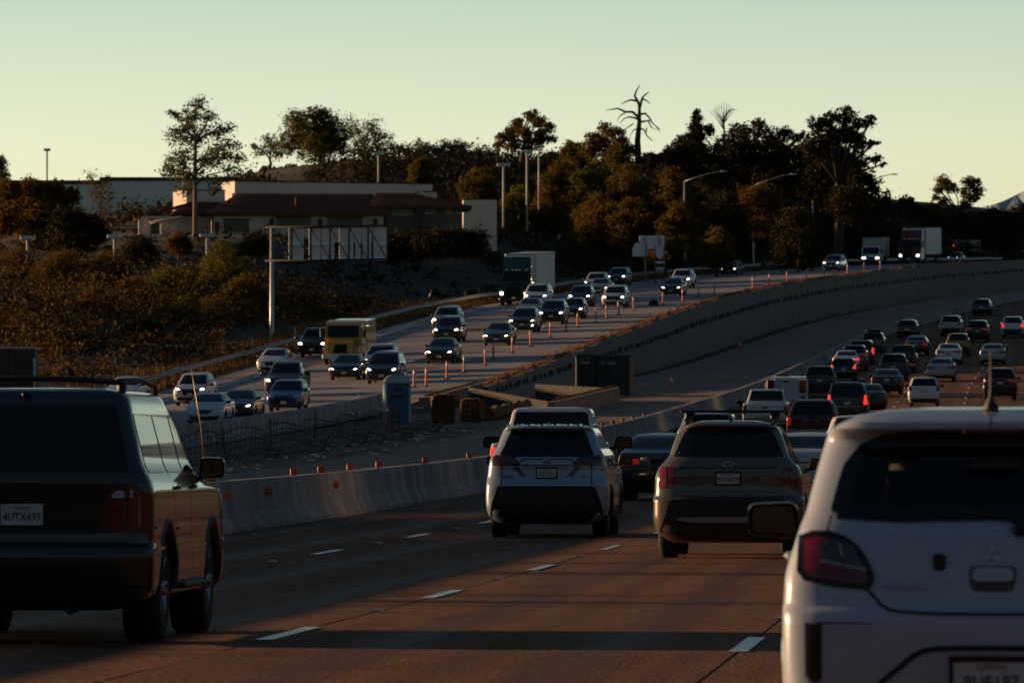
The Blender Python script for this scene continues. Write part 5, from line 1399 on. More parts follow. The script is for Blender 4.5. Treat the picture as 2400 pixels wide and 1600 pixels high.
# ---- the white hatchback right ahead: see-through glass, cabin and driver
M_SEEGLASS = bpy.data.materials.new("tinted_see_through_glass"); M_SEEGLASS.use_nodes = True
_nt = M_SEEGLASS.node_tree; _nt.nodes.clear()
_o = _nt.nodes.new("ShaderNodeOutputMaterial"); _mx = _nt.nodes.new("ShaderNodeMixShader"); _tr = _nt.nodes.new("ShaderNodeBsdfTransparent"); _gl = _nt.nodes.new("ShaderNodeBsdfGlossy"); _fr = _nt.nodes.new("ShaderNodeFresnel")
_tr.inputs[0].default_value = (.62, .62, .55, 1); _gl.inputs["Roughness"].default_value = .02; _fr.inputs[0].default_value = 1.45
_nt.links.new(_fr.outputs[0], _mx.inputs[0]); _nt.links.new(_tr.outputs[0], _mx.inputs[1]); _nt.links.new(_gl.outputs[0], _mx.inputs[2]); _nt.links.new(_mx.outputs[0], _o.inputs[0])
MATS["see"] = M_SEEGLASS

def mx(px): return (px - 2322) / 590.0
def mz(py): return 1.377 - (py - 1061) / 590.0
def hero_mirage():
    B = B_MIR
    rw = [(-.635, 1.138), (-.612, 1.235), (-.588, 1.32), (-.529, 1.395), (-.444, 1.433), (-.28, 1.448), (0, 1.455), (.28, 1.448), (.444, 1.433), (.529, 1.395), (.588, 1.32), (.612, 1.235), (.635, 1.138), (.40, 1.122), (0, 1.116), (-.40, 1.122)]
    ws = win_poly(B, 1.06, 1.43, .10, .08)
    def clipwin(ya, yb, zb=1.06, zt=1.40):
        pl = []
        for z in np.linspace(zb, zt, 5):
            dr, df = B.dep(z); pl.append((max(ya, float(B.yr(z) + dr * .85)), z))
        for z in np.linspace(zt, zb, 5):
            dr, df = B.dep(z); pl.append((min(yb, float(B.yf(z) - df * .80)), z))
        return rounded(pl, .03, 2)
    sw = [clipwin(.0, .95), clipwin(-.95, -.07)]
    holes = [('rear', shrink(rw, .03)), ('front', shrink(ws, .03))] + [('side', shrink(q, .03)) for q in sw]
    tl = [(mx(a), mz(b)) for a, b in [(1869, 1254), (1901, 1243), (1938, 1242), (1978, 1254), (2007, 1274), (2032, 1306), (2049, 1348), (2046, 1370), (2034, 1381), (1943, 1373), (1884, 1360), (1866, 1338)]]
    inner = shrink(tl, .030)
    gl_w = mat("lamp_clear_window", (.30, .31, .33), .10, metal=.5, coat=1); gl_d = mat("lamp_dark_window", (.06, .035, .03), .15, coat=1)
    L_ = lambda pts: [(mx(a), mz(b)) for a, b in pts]
    vent = L_([(1886, 1458), (1926, 1458), (1926, 1590), (1916, 1598), (1900, 1597), (1888, 1580)])
    rr = [("tail_light_surround", tl, M_GLOSSBLK, .010, True), ("tail_light", inner, M_RED, .018, True),
          ("lamp_window", L_([(1923, 1262), (1960, 1265), (1974, 1318), (1925, 1309)]), gl_d, .023, True),
          ("lamp_window", L_([(1978, 1268), (2000, 1278), (2028, 1330), (1982, 1322)]), gl_d, .023, True),
          ("lamp_reflector", L_([(1924, 1310), (1975, 1320), (1975, 1326), (1924, 1316)]), gl_w, .026, True),
          ("lamp_reflector", L_([(1980, 1321), (2029, 1330), (2030, 1337), (1980, 1328)]), gl_w, .026, True),
          ("lamp_reflector", L_([(1964, 1272), (1970, 1272), (1978, 1304), (1971, 1304)]), gl_w, .026, True),
          ("bumper_vent", vent, M_TRIM, .004, True)]
    e = make_car("hatchback", B, (-1.18, 1.27), .29, .185, pnt=P_PEARL, rear=rr, front=common_front(B, 0, False, [(.48, .66), (.80, .70), (.82, .82), (.60, .80)], symm([(.36, .50), (.42, .62), (.42, .66)])),
                 zwin=(1.06, 1.40), splits=None, mirror=None, rearwin=rw, windshield=ws, holes=holes, glass=M_SEEGLASS, archcol=P_PEARL)
    def seal(face, poly, wd, sgn=1, off=.009):
        q = shrink(poly, wd * .42); ribbon(B, face, q + [q[0]], wd, off, sgn, 2).build("window_seal", M_GLOSSBLK, e, fix=False)
    seal('rear', rw, .055); seal('front', ws, .06)
    for sx in (-1, 1):
        for q in sw:
            patch(B, 'side', q, .005, 8, 7, sgn=sx).build("side_window", M_SEEGLASS, e, sharp=40); seal('side', q, .04, sx)
        h = MB(); h.box((sx * (float(B.w(.94)) + .020), -.75, .955), (.045, .19, .035), .015); h.box((sx * (float(B.w(.94)) + .020), .10, .94), (.045, .19, .035), .015); h.build("door_handle", P_PEARL, e)
        m_ = side_mirror(e, .83, .86, 1.085, .23, .155, M_GLOSSBLK, sx)
        for yy in (-.98, .0): ribbon(B, 'side', [(yy, .40), (yy, 1.05)], .010, .003, sx, 6).build("door_seam", M_UNDER, e, fix=False)
    seam = MATS.get("panel_gap") or mat("panel_gap", (.02, .02, .022), .8)
    half = [(mx(a), mz(b)) for a, b in [(2034, 1381), (2052, 1402), (2066, 1417), (2085, 1427), (2110, 1431), (2200, 1436), (2322, 1437)]]
    ribbon(B, 'rear', half, .012, .004).build("tailgate_seam", seam, e, fix=False); ribbon(B, 'rear', mirx(half), .012, .004).build("tailgate_seam", seam, e, fix=False)
    up = [(mx(1938), mz(1243)), (mx(1947), mz(1206))]
    ribbon(B, 'rear', up, .008, .004).build("tailgate_seam", seam, e, fix=False); ribbon(B, 'rear', mirx(up), .008, .004).build("tailgate_seam", seam, e, fix=False)
    rec = [(mx(a), mz(b)) for a, b in [(2062, 1600), (2100, 1568), (2140, 1535), (2166, 1522), (2200, 1517), (2322, 1516)]]
    ribbon(B, 'rear', rec, .022, .005).build("bumper_crease", seam, e, fix=False); ribbon(B, 'rear', mirx(rec), .022, .005).build("bumper_crease", seam, e, fix=False)
    patch(B, 'rear', [(mx(1905), mz(1461)), (mx(2046), mz(1459)), (mx(2046), mz(1457)), (mx(1905), mz(1456))], .004, 8, 3).build("bumper_crease", seam, e)
    # emblem of three diamonds
    em = MB(); cx, cz = mx(2325), mz(1300); r_ = .049
    for a in (90, 210, 330):
        a = math.radians(a); u = Vector((math.cos(a), math.sin(a))); v = Vector((-math.sin(a), math.cos(a))); q = [Vector((0, 0)), u * r_ * .5 + v * r_ * .29, u * r_, u * r_ * .5 - v * r_ * .29]
        em.prism([(p.x, p.y) for p in q], -.006, 0)
    o = em.build("three_diamond_emblem", M_BADGE, e); o.location = (cx, float(B.rear(cx, cz)) - .006, cz)
    me = text_mesh("MIRAGE", .034, "badge_lettering", .003, xs=1.45); me.materials.append(M_BADGE)
    x_, z_ = mx(2118), mz(1373); o = link("badge_lettering", me, None, e); o.location = (x_, float(B.rear(x_, z_)) - .008, z_); o.rotation_euler = (math.pi / 2, 0, math.atan2(float(B.rear(x_ + .05, z_)) - float(B.rear(x_ - .05, z_)), .1))
    hp = rounded([(mx(2274), mz(1362)), (mx(2378), mz(1362)), (mx(2378), mz(1327)), (mx(2274), mz(1327))], .028, 4)
    patch(B, 'rear', rounded([(mx(2277), mz(1385)), (mx(2374), mz(1385)), (mx(2381), mz(1357)), (mx(2381), mz(1325)), (mx(2271), mz(1325)), (mx(2271), mz(1357))], .03, 4), .003, 10, 6).build("handle_recess_shade", mat("recess_shade_tone", (.10, .10, .105), .6), e)  # grey patch paints the shade inside the handle recess
    patch(B, 'rear', shrink([(a, b) for a, b in hp], .006), .022, 10, 6, skirt=.02).build("tailgate_handle", P_PEARL, e, sharp=40)
    ck = MB(); ck.box((0, 0, 0), (.052, .03, .066), .012); ck.box((.008, -.014, -.008), (.028, .01, .03), .008); o = ck.build("rear_camera", M_TRIM, e); o.location = (mx(2201), float(B.rear(mx(2201), mz(1316))) - .008, mz(1316))
    plate(e, B, 'rear', mz(1589), "9LJF187", .305, True, x=mx(2322), script=True)
    ws_ = MB(); ws_.tube([(mx(2400), float(B.rear(.13, 1.10)) - .03, 1.075), (mx(2370), float(B.rear(.08, 1.12)) - .02, 1.115), (mx(2250), float(B.rear(-.12, 1.15)) - .015, 1.15)], .009, 6); ws_.box((mx(2392), float(B.rear(.12, 1.08)) - .02, 1.075), (.07, .05, .06), .02); ws_.build("rear_wiper", M_TRIM, e)
    an = MB(); an.lathe([(0, .0), (0, .032), (.02, .030), (.055, .010), (.10, .006), (.24, .004), (.245, .0)], 'z', n=10); o = an.build("roof_antenna", M_TRIM, e); o.location = (.0, -1.42, 1.545); o.rotation_euler = (.10, 0, 0)
    cl = ribbon(B, 'rear', [(.0, 1.47), (.0, 1.53)], .006, .004); cl.build("spoiler_seam", seam, e, fix=False)
    hs = MB(); hs.box((0, -1.68, 1.462), (.22, .03, .015), .005); hs.build("brake_light", M_RED, e)
    # cabin
    for sx in (-1, 1):
        s_ = MB(); s_.box((sx * .35, -.05, .78), (.46, .16, .66), .06); s_.box((sx * .35, .22, .46), (.46, .5, .16), .05); s_.build("front_seat", M_INT, e)
        h = MB(); h.box((sx * .35, -.12, 1.22), (.25, .09, .17), .04); h.tube([(sx * .35 - .05, -.1, 1.10), (sx * .35 - .05, -.1, 1.2)], .008, 5); h.tube([(sx * .35 + .05, -.1, 1.10), (sx * .35 + .05, -.1, 1.2)], .008, 5); h.build("headrest", M_INT, e)
    b_ = MB(); b_.box((0, -1.05, .68), (1.16, .14, .56), .05); b_.box((0, -.82, .44), (1.16, .45, .16), .05)
    b_.build("rear_seat", M_INT, e)
    d_ = MB(); d_.box((0, .92, .86), (1.30, .42, .22), .06); d_.build("dashboard", M_INT, e)
    st = MB(); st.tube([(-.35 + .18 * math.cos(t), .62 + .05 * math.sin(t), .90 + .17 * math.sin(t)) for t in np.linspace(0, 2 * math.pi, 21)], .015, 6, caps=False); st.tube([(-.35, .62, .90), (-.35, .80, .82)], .03, 6); st.build("steering_wheel", M_INT, e)
    rm = MB(); rm.box((.02, .50, 1.335), (.22, .03, .065), .015); rm.tube([(.02, .52, 1.36), (.02, .56, 1.41)], .01, 5); o = rm.build("inside_mirror", M_INT, e)
    g = MB(); g.add([(-.085, .483, 1.307), (.125, .483, 1.307), (.125, .483, 1.363), (-.085, .483, 1.363)], [(0, 1, 2, 3)]); g.build("mirror_glass", M_MIRG, o, fix=False)
    put(e, 'R', hit(2322, 1873, zRr), 0)
    e.location = (-.03, 27.5 + 1.9, 0)
    e.rotation_euler = (0, 0, 0)
    tag(e, "white small hatchback filling the lower right corner, three-diamond emblem on its tailgate", "car")
    return e
H_MIR = hero_mirage()

# ---- driver of the white hatchback: one continuous body, seated, hands on the wheel
def skin_person(name, joints, edges, rad, m, loc):
    me = bpy.data.meshes.new(name); me.from_pydata(joints, edges, [])
    o = bpy.data.objects.new(name, me); COL.objects.link(o)
    sk = o.modifiers.new("skin", 'SKIN'); sk.use_smooth_shade = True
    for i, r in enumerate(rad): me.skin_vertices[0].data[i].radius = (r, r) if not isinstance(r, tuple) else r
    me.skin_vertices[0].data[0].use_root = True
    ss = o.modifiers.new("sub", 'SUBSURF'); ss.levels = 1; ss.render_levels = 1
    dg = bpy.context.evaluated_depsgraph_get(); m2 = bpy.data.meshes.new_from_object(o.evaluated_get(dg))
    bpy.data.objects.remove(o); m2.name = name
    p = link(name, m2, m); p.location = loc
    return p
M_CLOTH = mat("dark_shirt", (.02, .018, .018), .9); M_SKIN = mat("skin", (.30, .17, .11), .55); M_HAIR = mat("dark_hair", (.012, .009, .007), .7)
J = [(0, .02, .56), (0, .0, .78), (0, -.01, 1.0), (0, .02, 1.10), (0, .03, 1.18), (0, .04, 1.28),
     (-.17, .0, 1.02), (-.24, .12, .84), (-.16, .45, .92), (-.12, .56, .97), (.17, .0, 1.02), (.24, .12, .84), (.16, .45, .92), (.12, .56, .97),
     (-.10, .10, .54), (-.12, .48, .60), (-.12, .80, .36), (.10, .10, .54), (.12, .48, .60), (.12, .80, .36),
     (-.13, .62, 1.01), (.13, .62, 1.01), (-.08, .60, 1.00), (.08, .60, 1.00)]
E_ = [(0, 1), (1, 2), (2, 3), (3, 4), (4, 5), (2, 6), (6, 7), (7, 8), (8, 9), (2, 10), (10, 11), (11, 12), (12, 13), (0, 14), (14, 15), (15, 16), (0, 17), (17, 18), (18, 19), (9, 20), (13, 21), (9, 22), (13, 23)]
RD = [(.16, .12), (.16, .12), (.17, .11), .06, .07, .09, .075, .05, .04, .04, .075, .05, .04, .04, .09, .065, .05, .09, .065, .05, .02, .02, .015, .015]
drv = skin_person("person", J, E_, RD, M_CLOTH, (-.03 - .35, 29.4 + .05, .0))
tag(drv, "driver in dark clothes with hands on the wheel inside the white hatchback", "person")
hd = MB(); 
for i, (z, r, dy) in enumerate([(0, 0, 0)]): pass
P = []
for t in np.linspace(.05, math.pi - .05, 9):
    P.append([(.078 * math.sin(t) * math.cos(a), .105 * math.sin(t) * math.sin(a), .125 * math.cos(t)) for a in np.linspace(0, 2 * math.pi, 15)])
hd.grid(np.array(P)); hd.box((.0, .105, -.02), (.026, .03, .04), .01); hd.box((-.08, 0, -.01), (.02, .05, .06), .01); hd.box((.08, 0, -.01), (.02, .05, .06), .01)
o = hd.build("head", M_SKIN, drv); o.location = (0, .05, 1.27)
hr = MB(); P = []
for t in np.linspace(.03, 1.75, 8):
    P.append([(.088 * math.sin(t) * math.cos(a), .112 * math.sin(t) * math.sin(a) - .012 - (.02 if math.sin(a) > 0 and t > 1.0 else 0), .134 * math.cos(t)) for a in np.linspace(math.pi * (.98 if t > .9 else 0), math.pi * 2.02, 15)])
hr.grid(np.array(P)); o = hr.build("hair", M_HAIR, drv); o.location = (0, .05, 1.275)
# ---- lorries: origin under the front axle, front towards +y
def yz_prism(prof, hw, taper=0.0, zref=1.8):
    mb = MB(); mb.prism(prof, -hw, hw, 'yz')
    mb.v = [((1 - taper * max(0, z - zref)) * x, y, z) for x, y, z in mb.v]
    return mb
def lorry_wheels(e, ys, x, R=.5, tw=.30):
    for y in ys:
        for sx in (-1, 1): wheel(e, sx * x, y, R, tw)
M_BOXW = mat("trailer_white", (.50, .51, .53), .5, vary=.10, vscale=.8, stretch=(1, 1, .3)); M_BOXG = mat("trailer_grey", (.24, .24, .26), .55, vary=.12, vscale=.8)
def semi(cab, box, L=14.0, fairing=True):
    e = empty("semi_truck")
    yz_prism([(-.2, .55), (-.2, 1.85), (-.75, 2.78), (-1.7, 3.9) if fairing else (-1.0, 2.95), (-3.1, 3.98 if fairing else 3.0), (-3.1, .6)], 1.20, .025).build("cab", cab, e)
    yz_prism([(1.25, .62), (1.28, 1.2), (1.1, 1.62), (-.25, 1.86), (-.25, .62)], .86).build("hood", cab, e)
    for sx in (-1, 1):
        f = MB(); f.prism([(.95, .62), (1.12, .9), (1.0, 1.25), (.3, 1.36), (-.55, 1.2), (-.6, .62), (.62 - 1.05, .62)], .80, 1.20, 'yz'); o = f.build("fender", cab, e); o.scale = (sx, 1, 1)
        MB().box((sx * .98, 1.10, .98), (.30, .10, .24), .04).build("headlight", M_HEAD, e)
        m_ = MB(); m_.box((sx * 1.42, -.15, 2.25), (.20, .10, .75), .03); m_.tube([(sx * 1.2, -.3, 2.5), (sx * 1.42, -.15, 2.5)], .02, 5); m_.build("mirror", M_CHROME if sx < 0 else M_TRIM, e)
    MB().box((0, 1.28, 1.12), (1.16, .06, .86), .02).build("grille", M_GLOSSBLK, e)
    MB().box((0, 1.34, .52), (2.38, .24, .34), .06).build("bumper", M_TRIM, e)
    w = MB(); w.add([(-1.06, -.245, 1.95), (1.06, -.245, 1.95), (1.0, -.72, 2.72), (-1.0, -.72, 2.72)], [(0, 1, 2, 3)]); w.v = [(x, y + .03, z + .02) for x, y, z in w.v]; w.build("windshield", M_GLASS, e, fix=False)
    for sx in (-1, 1): MB().box((sx * 1.195, -.95, 2.15), (.03, .85, .62), .01).build("side_window", M_GLASS, e)
    for x in (-.8, -.3, 0, .3, .8): MB().box((x, -.80, 2.86), (.09, .06, .05), .01).build("marker_light", M_AMBER, e)
    MB().box((0, -3.9 - L / 2, 2.58), (2.55, L, 2.95), .04).build("trailer_box", box, e)
    for z in (1.10, 4.06): MB().box((0, -3.9 - L / 2, z), (2.60, L + .05, .10), .02).build("trailer_rail", M_STEEL, e)
    MB().box((0, -3.6 - L * .5, .95), (.9, L * 1.05, .22), .03).build("chassis", M_UNDER, e)
    lorry_wheels(e, [0, -2.9 - 1.2, -5.3, -3.4 - L + 1.5, -3.4 - L + 2.8], 1.05)
    MB().box((0, 1.47, .62), (.30, .02, .15), .004).build("license_plate", M_PLATE, e)
    return e
def box_lorry(cab, box, L=5.6, W=2.3, H=3.15):
    e = empty("box_truck")
    yz_prism([(.95, .5), (1.0, .95), (.85, 1.25), (.45, 2.05), (.2, 2.2), (-1.0, 2.25), (-1.0, .5)], W/2 - .10, .03, 1.2).build("cab", cab, e)
    w = MB(); w.add([(-W/2 + .20, .845, 1.28), (W/2 - .20, .845, 1.28), (W/2 - .26, .455, 2.06), (-W/2 + .26, .455, 2.06)], [(0, 1, 2, 3)]); w.v = [(x, y + .03, z) for x, y, z in w.v]; w.build("windshield", M_GLASS, e, fix=False)
    for sx in (-1, 1):
        MB().box((sx * (W/2 - .38), .97, .86), (.36, .10, .20), .04).build("headlight", M_HEAD, e)
        m_ = MB(); m_.box((sx * (W/2 + .16), .55, 1.65), (.16, .08, .42), .03); m_.tube([(sx * (W/2 - .12), .5, 1.8), (sx * (W/2 + .16), .55, 1.8)], .02, 5); m_.build("mirror", M_TRIM, e)
        MB().box((sx * (W/2 - .105), -.2, 1.65), (.03, .8, .55), .01).build("side_window", M_GLASS, e)
    MB().box((0, .99, .84), (.9, .05, .26), .02).build("grille", M_GLOSSBLK, e); MB().box((0, 1.0, .52), (W - .25, .16, .26), .05).build("bumper", M_TRIM, e)
    MB().box((0, -1.1 - L/2, .95 + (H - .95) / 2), (W, L, H - .95), .05).build("cargo_box", box, e)
    MB().box((0, -1.08, .95 + (H - .95) / 2), (W + .05, .06, H - .90), .02).build("box_frame", M_STEEL, e)
    MB().box((0, -L/2, .75), (.9, L + 1, .2), .02).build("chassis", M_UNDER, e); lorry_wheels(e, [0, -L * .78], W/2 - .22, .42, .26)
    return e
def nose_lorry(cab):
    e = empty("yellow_truck"); W = 2.35
    yz_prism([(-.25, .6), (-.25, 1.60), (-.62, 2.45), (-.9, 2.62), (-2.4, 2.7), (-2.4, .6)], W/2, .05, 1.6).build("cab", cab, e)
    yz_prism([(1.15, .62), (1.2, 1.0), (1.02, 1.38), (-.3, 1.64), (-.3, .62)], .80).build("hood", cab, e)
    for sx in (-1, 1):
        f = MB(); f.prism([(.85, .58), (1.02, .85), (.9, 1.15), (.2, 1.22), (-.5, 1.1), (-.55, .58)], .74, 1.14, 'yz'); o = f.build("fender", cab, e); o.scale = (sx, 1, 1)
        MB().box((sx * .92, .98, .98), (.26, .10, .20), .04).build("headlight", M_HEADDIM, e)
        m_ = MB(); m_.box((sx * 1.36, -.2, 1.95), (.16, .1, .55), .03); m_.tube([(sx * 1.15, -.35, 2.1), (sx * 1.36, -.2, 2.1)], .02, 5); m_.build("mirror", M_TRIM, e)
        MB().box((sx * 1.165, -.95, 1.95), (.03, .8, .55), .01).build("side_window", M_GLASS, e)
    MB().box((0, 1.19, 1.02), (.86, .06, .52), .02).build("grille", M_GLOSSBLK, e); MB().box((0, 1.24, .55), (2.25, .2, .30), .06).build("bumper", M_BOXW, e)
    w = MB(); w.add([(-1.0, -.29, 1.68), (1.0, -.29, 1.68), (.95, -.60, 2.40), (-.95, -.60, 2.40)], [(0, 1, 2, 3)]); w.v = [(x, y + .04, z + .01) for x, y, z in w.v]; w.build("windshield", M_GLASS, e, fix=False)
    MB().box((0, -5.0, 1.72), (2.36, 5.0, 1.80), .05).build("cargo_box", P_YEL, e); MB().box((0, -4.0, .75), (.9, 8, .2), .02).build("chassis", M_UNDER, e)
    lorry_wheels(e, [0, -5.6], 1.0, .46, .28)
    return e
def utility(cab):
    e = empty("utility_truck"); B = B_PICK
    # origin under the rear axle, rear towards -y
    MB().box((0, -.15, 1.20), (1.98, 2.5, .95), .04).build("service_body", M_BOXW, e)
    MB().box((-.02, -1.42, 1.22), (1.16, .06, .98), .02).build("rear_door", M_BOXW, e); MB().box((-.02, -1.46, 1.58), (.3, .04, .06), .01).build("door_handle", M_GLOSSBLK, e)
    for sx in (-1, 1):
        MB().box((sx * .80, -1.42, 1.35), (.34, .06, .62), .03).build("tail_light", M_RED, e); MB().box((sx * .80, -1.44, .80), (.2, .05, .12), .02).build("reflector", M_RED, e)
    MB().box((0, -1.55, .62), (2.05, .25, .24), .04).build("rear_bumper", M_BOXW, e)
    for x in (-.45, .1): MB().box((x, -1.69, .62), (.22, .02, .13), .004).build("license_plate", M_PLATE, e)
    yz_prism([(1.15, .55), (1.15, 1.55), (1.25, 1.78), (2.3, 1.8), (2.9, 1.25), (4.1, 1.15), (4.2, .55)], .92, .1, 1.2).build("cab", cab, e)
    w = MB(); w.add([(-.75, 1.15, 1.3), (.75, 1.15, 1.3), (.7, 1.2, 1.68), (-.7, 1.2, 1.68)], [(0, 1, 2, 3)]); w.v = [(x, y - .02, z) for x, y, z in w.v]; w.build("rear_window", M_GLASS, e, fix=False)
    MB().box((-.3, 1.7, 1.86), (.7, .25, .12), .03).build("light_bar", M_RED, e)
    for sx in (-1, 1): MB().box((sx * 1.1, 2.4, 1.35), (.2, .1, .3), .03).build("mirror", M_TRIM, e)
    MB().box((0, 1.2, .6), (.9, 5.4, .2), .02).build("chassis", M_UNDER, e)
    lorry_wheels(e, [0, 3.4], .82, .38, .25); return e

# ---- traffic: one prototype of each kind, then copies with their own paint and lamps
PROTO = {}
MAKERS = {"sedan": lambda: proto_sedan(0), "sedan2": lambda: proto_sedan(1), "suv": lambda: proto_suv(0), "suv2": lambda: proto_suv(1), "suv3": lambda: proto_suv(2), "hatch": proto_hatch, "van": proto_van,
          "pick": proto_pick, "shell": lambda: proto_pick(B_SHELL, True)}
AX = {"sedan": (-1.38, 1.42), "sedan2": (-1.38, 1.42), "suv": (-1.33, 1.36), "suv2": (-1.33, 1.36), "suv3": (-1.33, 1.36), "hatch": (-1.22, 1.30), "van": (-1.45, 1.50), "pick": (-1.75, 1.85), "shell": (-1.75, 1.85)}
USED = set()
PAINTED = ("body", "door_handle")
def traffic(side, kind, px, py, col, label, cat="car", head=True, tail=None, sc=(1, 1, 1), amber=False, ypos=None, group=None, yaw=0.0):
    if kind not in PROTO: PROTO[kind] = MAKERS[kind](); o = PROTO[kind]; USED.add(kind)
    else: o = copy_tree(PROTO[kind])
    if ypos is None: p = hit(px, py, zRr if side == 'R' else zL, 100)
    else:
        p = at(px, py, ypos); p.z = float(zR(ypos)) if side == 'R' else float(zL(p.x, ypos))
    put(o, side, p, AX[kind][0 if side == 'R' else 1], yaw, sc)
    set_mat(o, PAINTED, col)
    set_mat(o, ("lamp",), M_HEAD if head else M_HEADDIM)
    set_mat(o, ("tail_light",), {None: M_RED, "on": M_REDLIT, "dim": M_REDGLOW}[tail])
    tag(o, label, cat, "oncoming cars" if side == 'L' else "cars ahead of us")
    return o
T = traffic
# our side, rear views
def tow_mirrors(o):
    for c in o.children:
        if c.name.startswith("mirror"): c.scale = (1.6, 1.2, 1.5); c.location.x *= 1.06
o = T('R', "pick", 1284, 1211, P_WHITE, "white full-size pickup with wide tow mirrors right ahead of the white crossover", "pickup", tail="on", sc=(1, 1, 1.05)); tow_mirrors(o)
T('R', "sedan", 1550, 1172, P_BLACK, "black sedan with glowing left tail light between the two crossovers", tail="dim")
T('R', "sedan2", 1893, 1166, P_WHITE, "white sedan half hidden behind the tan crossover, just left of the white hatchback")
T('R', "suv3", 1662, 1107, P_SILVER, "silver crossover seen as a roof above the tan crossover's rack", tail="dim")
T('R', "suv", 2012, 1121, P_WHITE, "white crossover mostly hidden behind the white hatchback's roof pillar", tail="dim", ypos=186)
T('R', "shell", 1906, 1048, P_DKRED, "dark red pickup with a matching canopy over its bed", "pickup", tail="dim")
T('R', "pick", 1795, 1013, P_WHITE, "white mid-size pickup with grey tailgate left of the dark red canopy pickup", "pickup", sc=(.95, .92, .94))
u = utility(P_WHITE); put(u, 'R', hit(1846, 968, zRr, 100), 0); tag(u, "white utility truck with boxy service body and red lamps ahead of the white pickup", "truck")
T('R', "suv2", 1922, 929, P_BLACK, "black crossover with wide pale-edged shoulders ahead of the utility truck")
T('R', "van", 1987, 994, P_DKGREEN, "dark boxy minivan with lit left tail light right of the canopy pickup", "minivan", tail="on", sc=(.95, .95, 1.08))
T('R', "sedan", 2034, 968, P_BLACK, "dark sedan half hidden behind the dark boxy minivan")
T('R', "hatch", 1977, 893, P_BLACK, "black hatchback with one bright red brake light in the left column", tail="on", sc=(.95, 1, .95))
T('R', "sedan2", 1984, 872, P_WHITE, "white sedan with bright brake lights ahead of the black hatchback", tail="on")
T('R', "suv3", 2002, 868, P_GREY, "grey crossover with pale roof squeezed behind the white braking sedan", tail="dim")
T('R', "van", 2019, 855, P_BLACK, "black van with one red light in the left column behind the roof-rack car", "minivan", tail="on", sc=(.95, .95, .98))
o = T('R', "suv", 2046, 833, P_GREY, "dark grey crossover with loaded roof rack in the left column")
rk = MB(); rk.box((0, -.6, 1.86), (1.0, 1.5, .16), .05); rk.box((0, -.1, 1.76), (1.2, .05, .05), .01); rk.box((0, -1.1, 1.76), (1.2, .05, .05), .01); rk.build("roof_load", M_TRIM, o)
T('R', "hatch", 2127, 793, P_DKRED, "dark red car far ahead on the left lane under the barrier bend")
T('R', "suv", 2229, 788, P_SILVER, "silver crossover far ahead in line with the barrier bend")
T('R', "hatch", 2301, 739, P_BLACK, "black car farthest ahead, alone at the bend of our lanes")
T('R', "suv3", 2291, 801, P_BLACK, "black crossover right of the silver one far ahead", tail="dim")
T('R', "suv2", 2374, 791, P_WHITE, "white crossover with two red tail lights at the right edge far ahead", tail="on")
T('R', "sedan", 2148, 833, P_BLACK, "black sedan with red light strip in the middle distance", tail="dim")
T('R', "pick", 2115, 874, P_BLACK, "large black pickup in the middle column ahead", "pickup", sc=(.97, .9, .95))
T('R', "suv2", 2245, 834, P_GOLD, "mustard yellow crossover in the right-hand column ahead", sc=(.95, .95, .97))
T('R', "sedan2", 2224, 853, P_WHITE, "white sedan just behind the mustard yellow crossover")
T('R', "sedan2", 2327, 854, P_SILVER, "pale sedan with dark full-width tail strip near the right edge")
T('R', "suv", 2094, 893, P_BLACK, "black crossover with silver-edged rear window in the middle column")
T('R', "sedan", 2079, 924, P_BLACK, "black sedan with bright chrome strip above its plate")
T('R', "sedan", 2206, 893, P_SILVER, "silver sedan seen squarely from behind ahead of the white hatch")
T('R', "hatch", 2166, 952, P_WHITE, "white five-door hatch with sunlit left side seen just above the near roof", sc=(.97, 1, 1.0))
T('R', "suv3", 2344, 936, P_BLACK, "black crossover with silver plate trim just left of the roof aerial's line", tail="dim")
# oncoming, front views
T('L', "sedan2", 484, 994, P_WHITE, "white sedan with V-shaped grille nearest the short barrier row", head=False)
T('L', "sedan", 556, 984, P_GREY, "dark grey sedan with one lit lamp tucked behind the nearest white sedan")
T('L', "suv", 450, 950, P_WHITE, "white crossover with both headlights lit at the left of the oncoming traffic", sc=(.96, .95, .98))
T('L', "hatch", 669, 964, P_BLUE, "bright blue hatchback in the near oncoming lane", head=False, sc=(1.03, 1, 1.04))
T('L', "pick", 665, 930, P_GREY, "grey pickup with bright lamps right behind the blue hatchback", "pickup", sc=(.98, .9, .98))
T('L', "sedan", 640, 874, P_WHITE, "white sedan near the guard rail left of the grey pickup", head=False)
T('L', "pick", 735, 837, P_BLACK, "black pickup with a bright bar of light across its nose beside the yellow truck", "pickup", sc=(.95, .9, .95))
y_ = nose_lorry(P_YEL); put(y_, 'L', hit(803, 854, zL, 100), 0); tag(y_, "yellow bonneted truck among the oncoming cars", "truck")
T('L', "sedan2", 810, 890, P_BLACK, "black sedan with slim lit lamps in front of the yellow truck")
T('L', "suv2", 889, 876, P_SILVER, "silver crossover half hidden behind the dark van")
T('L', "van", 898, 899, P_DKBLUE, "dark van with bright sides right of the black slim-lamp sedan", "minivan", sc=(.97, .95, 1.02))
T('L', "suv2", 1045, 776, P_SILVER, "silver-grey crossover farthest of the three in a column mid road")
T('L', "suv", 1049, 803, P_BLACK, "black crossover in the middle of the three-car column")
T('L', "sedan", 1033, 852, P_BLACK, "black sedan leading the three-car column mid road", sc=(1, 1, 1.06))
T('L', "sedan2", 1166, 809, P_GREY, "dark grey sedan alone just left of the orange tube posts")
T('L', "suv3", 1226, 780, P_GREY, "dark crossover with a bright V grille behind the lone grey sedan")
T('L', "van", 1258, 716, P_WHITE, "white van directly below the green semi truck's trailer", "minivan")
T('L', "sedan", 1240, 745, P_SILVER, "silver sedan in front of the white van", head=True)
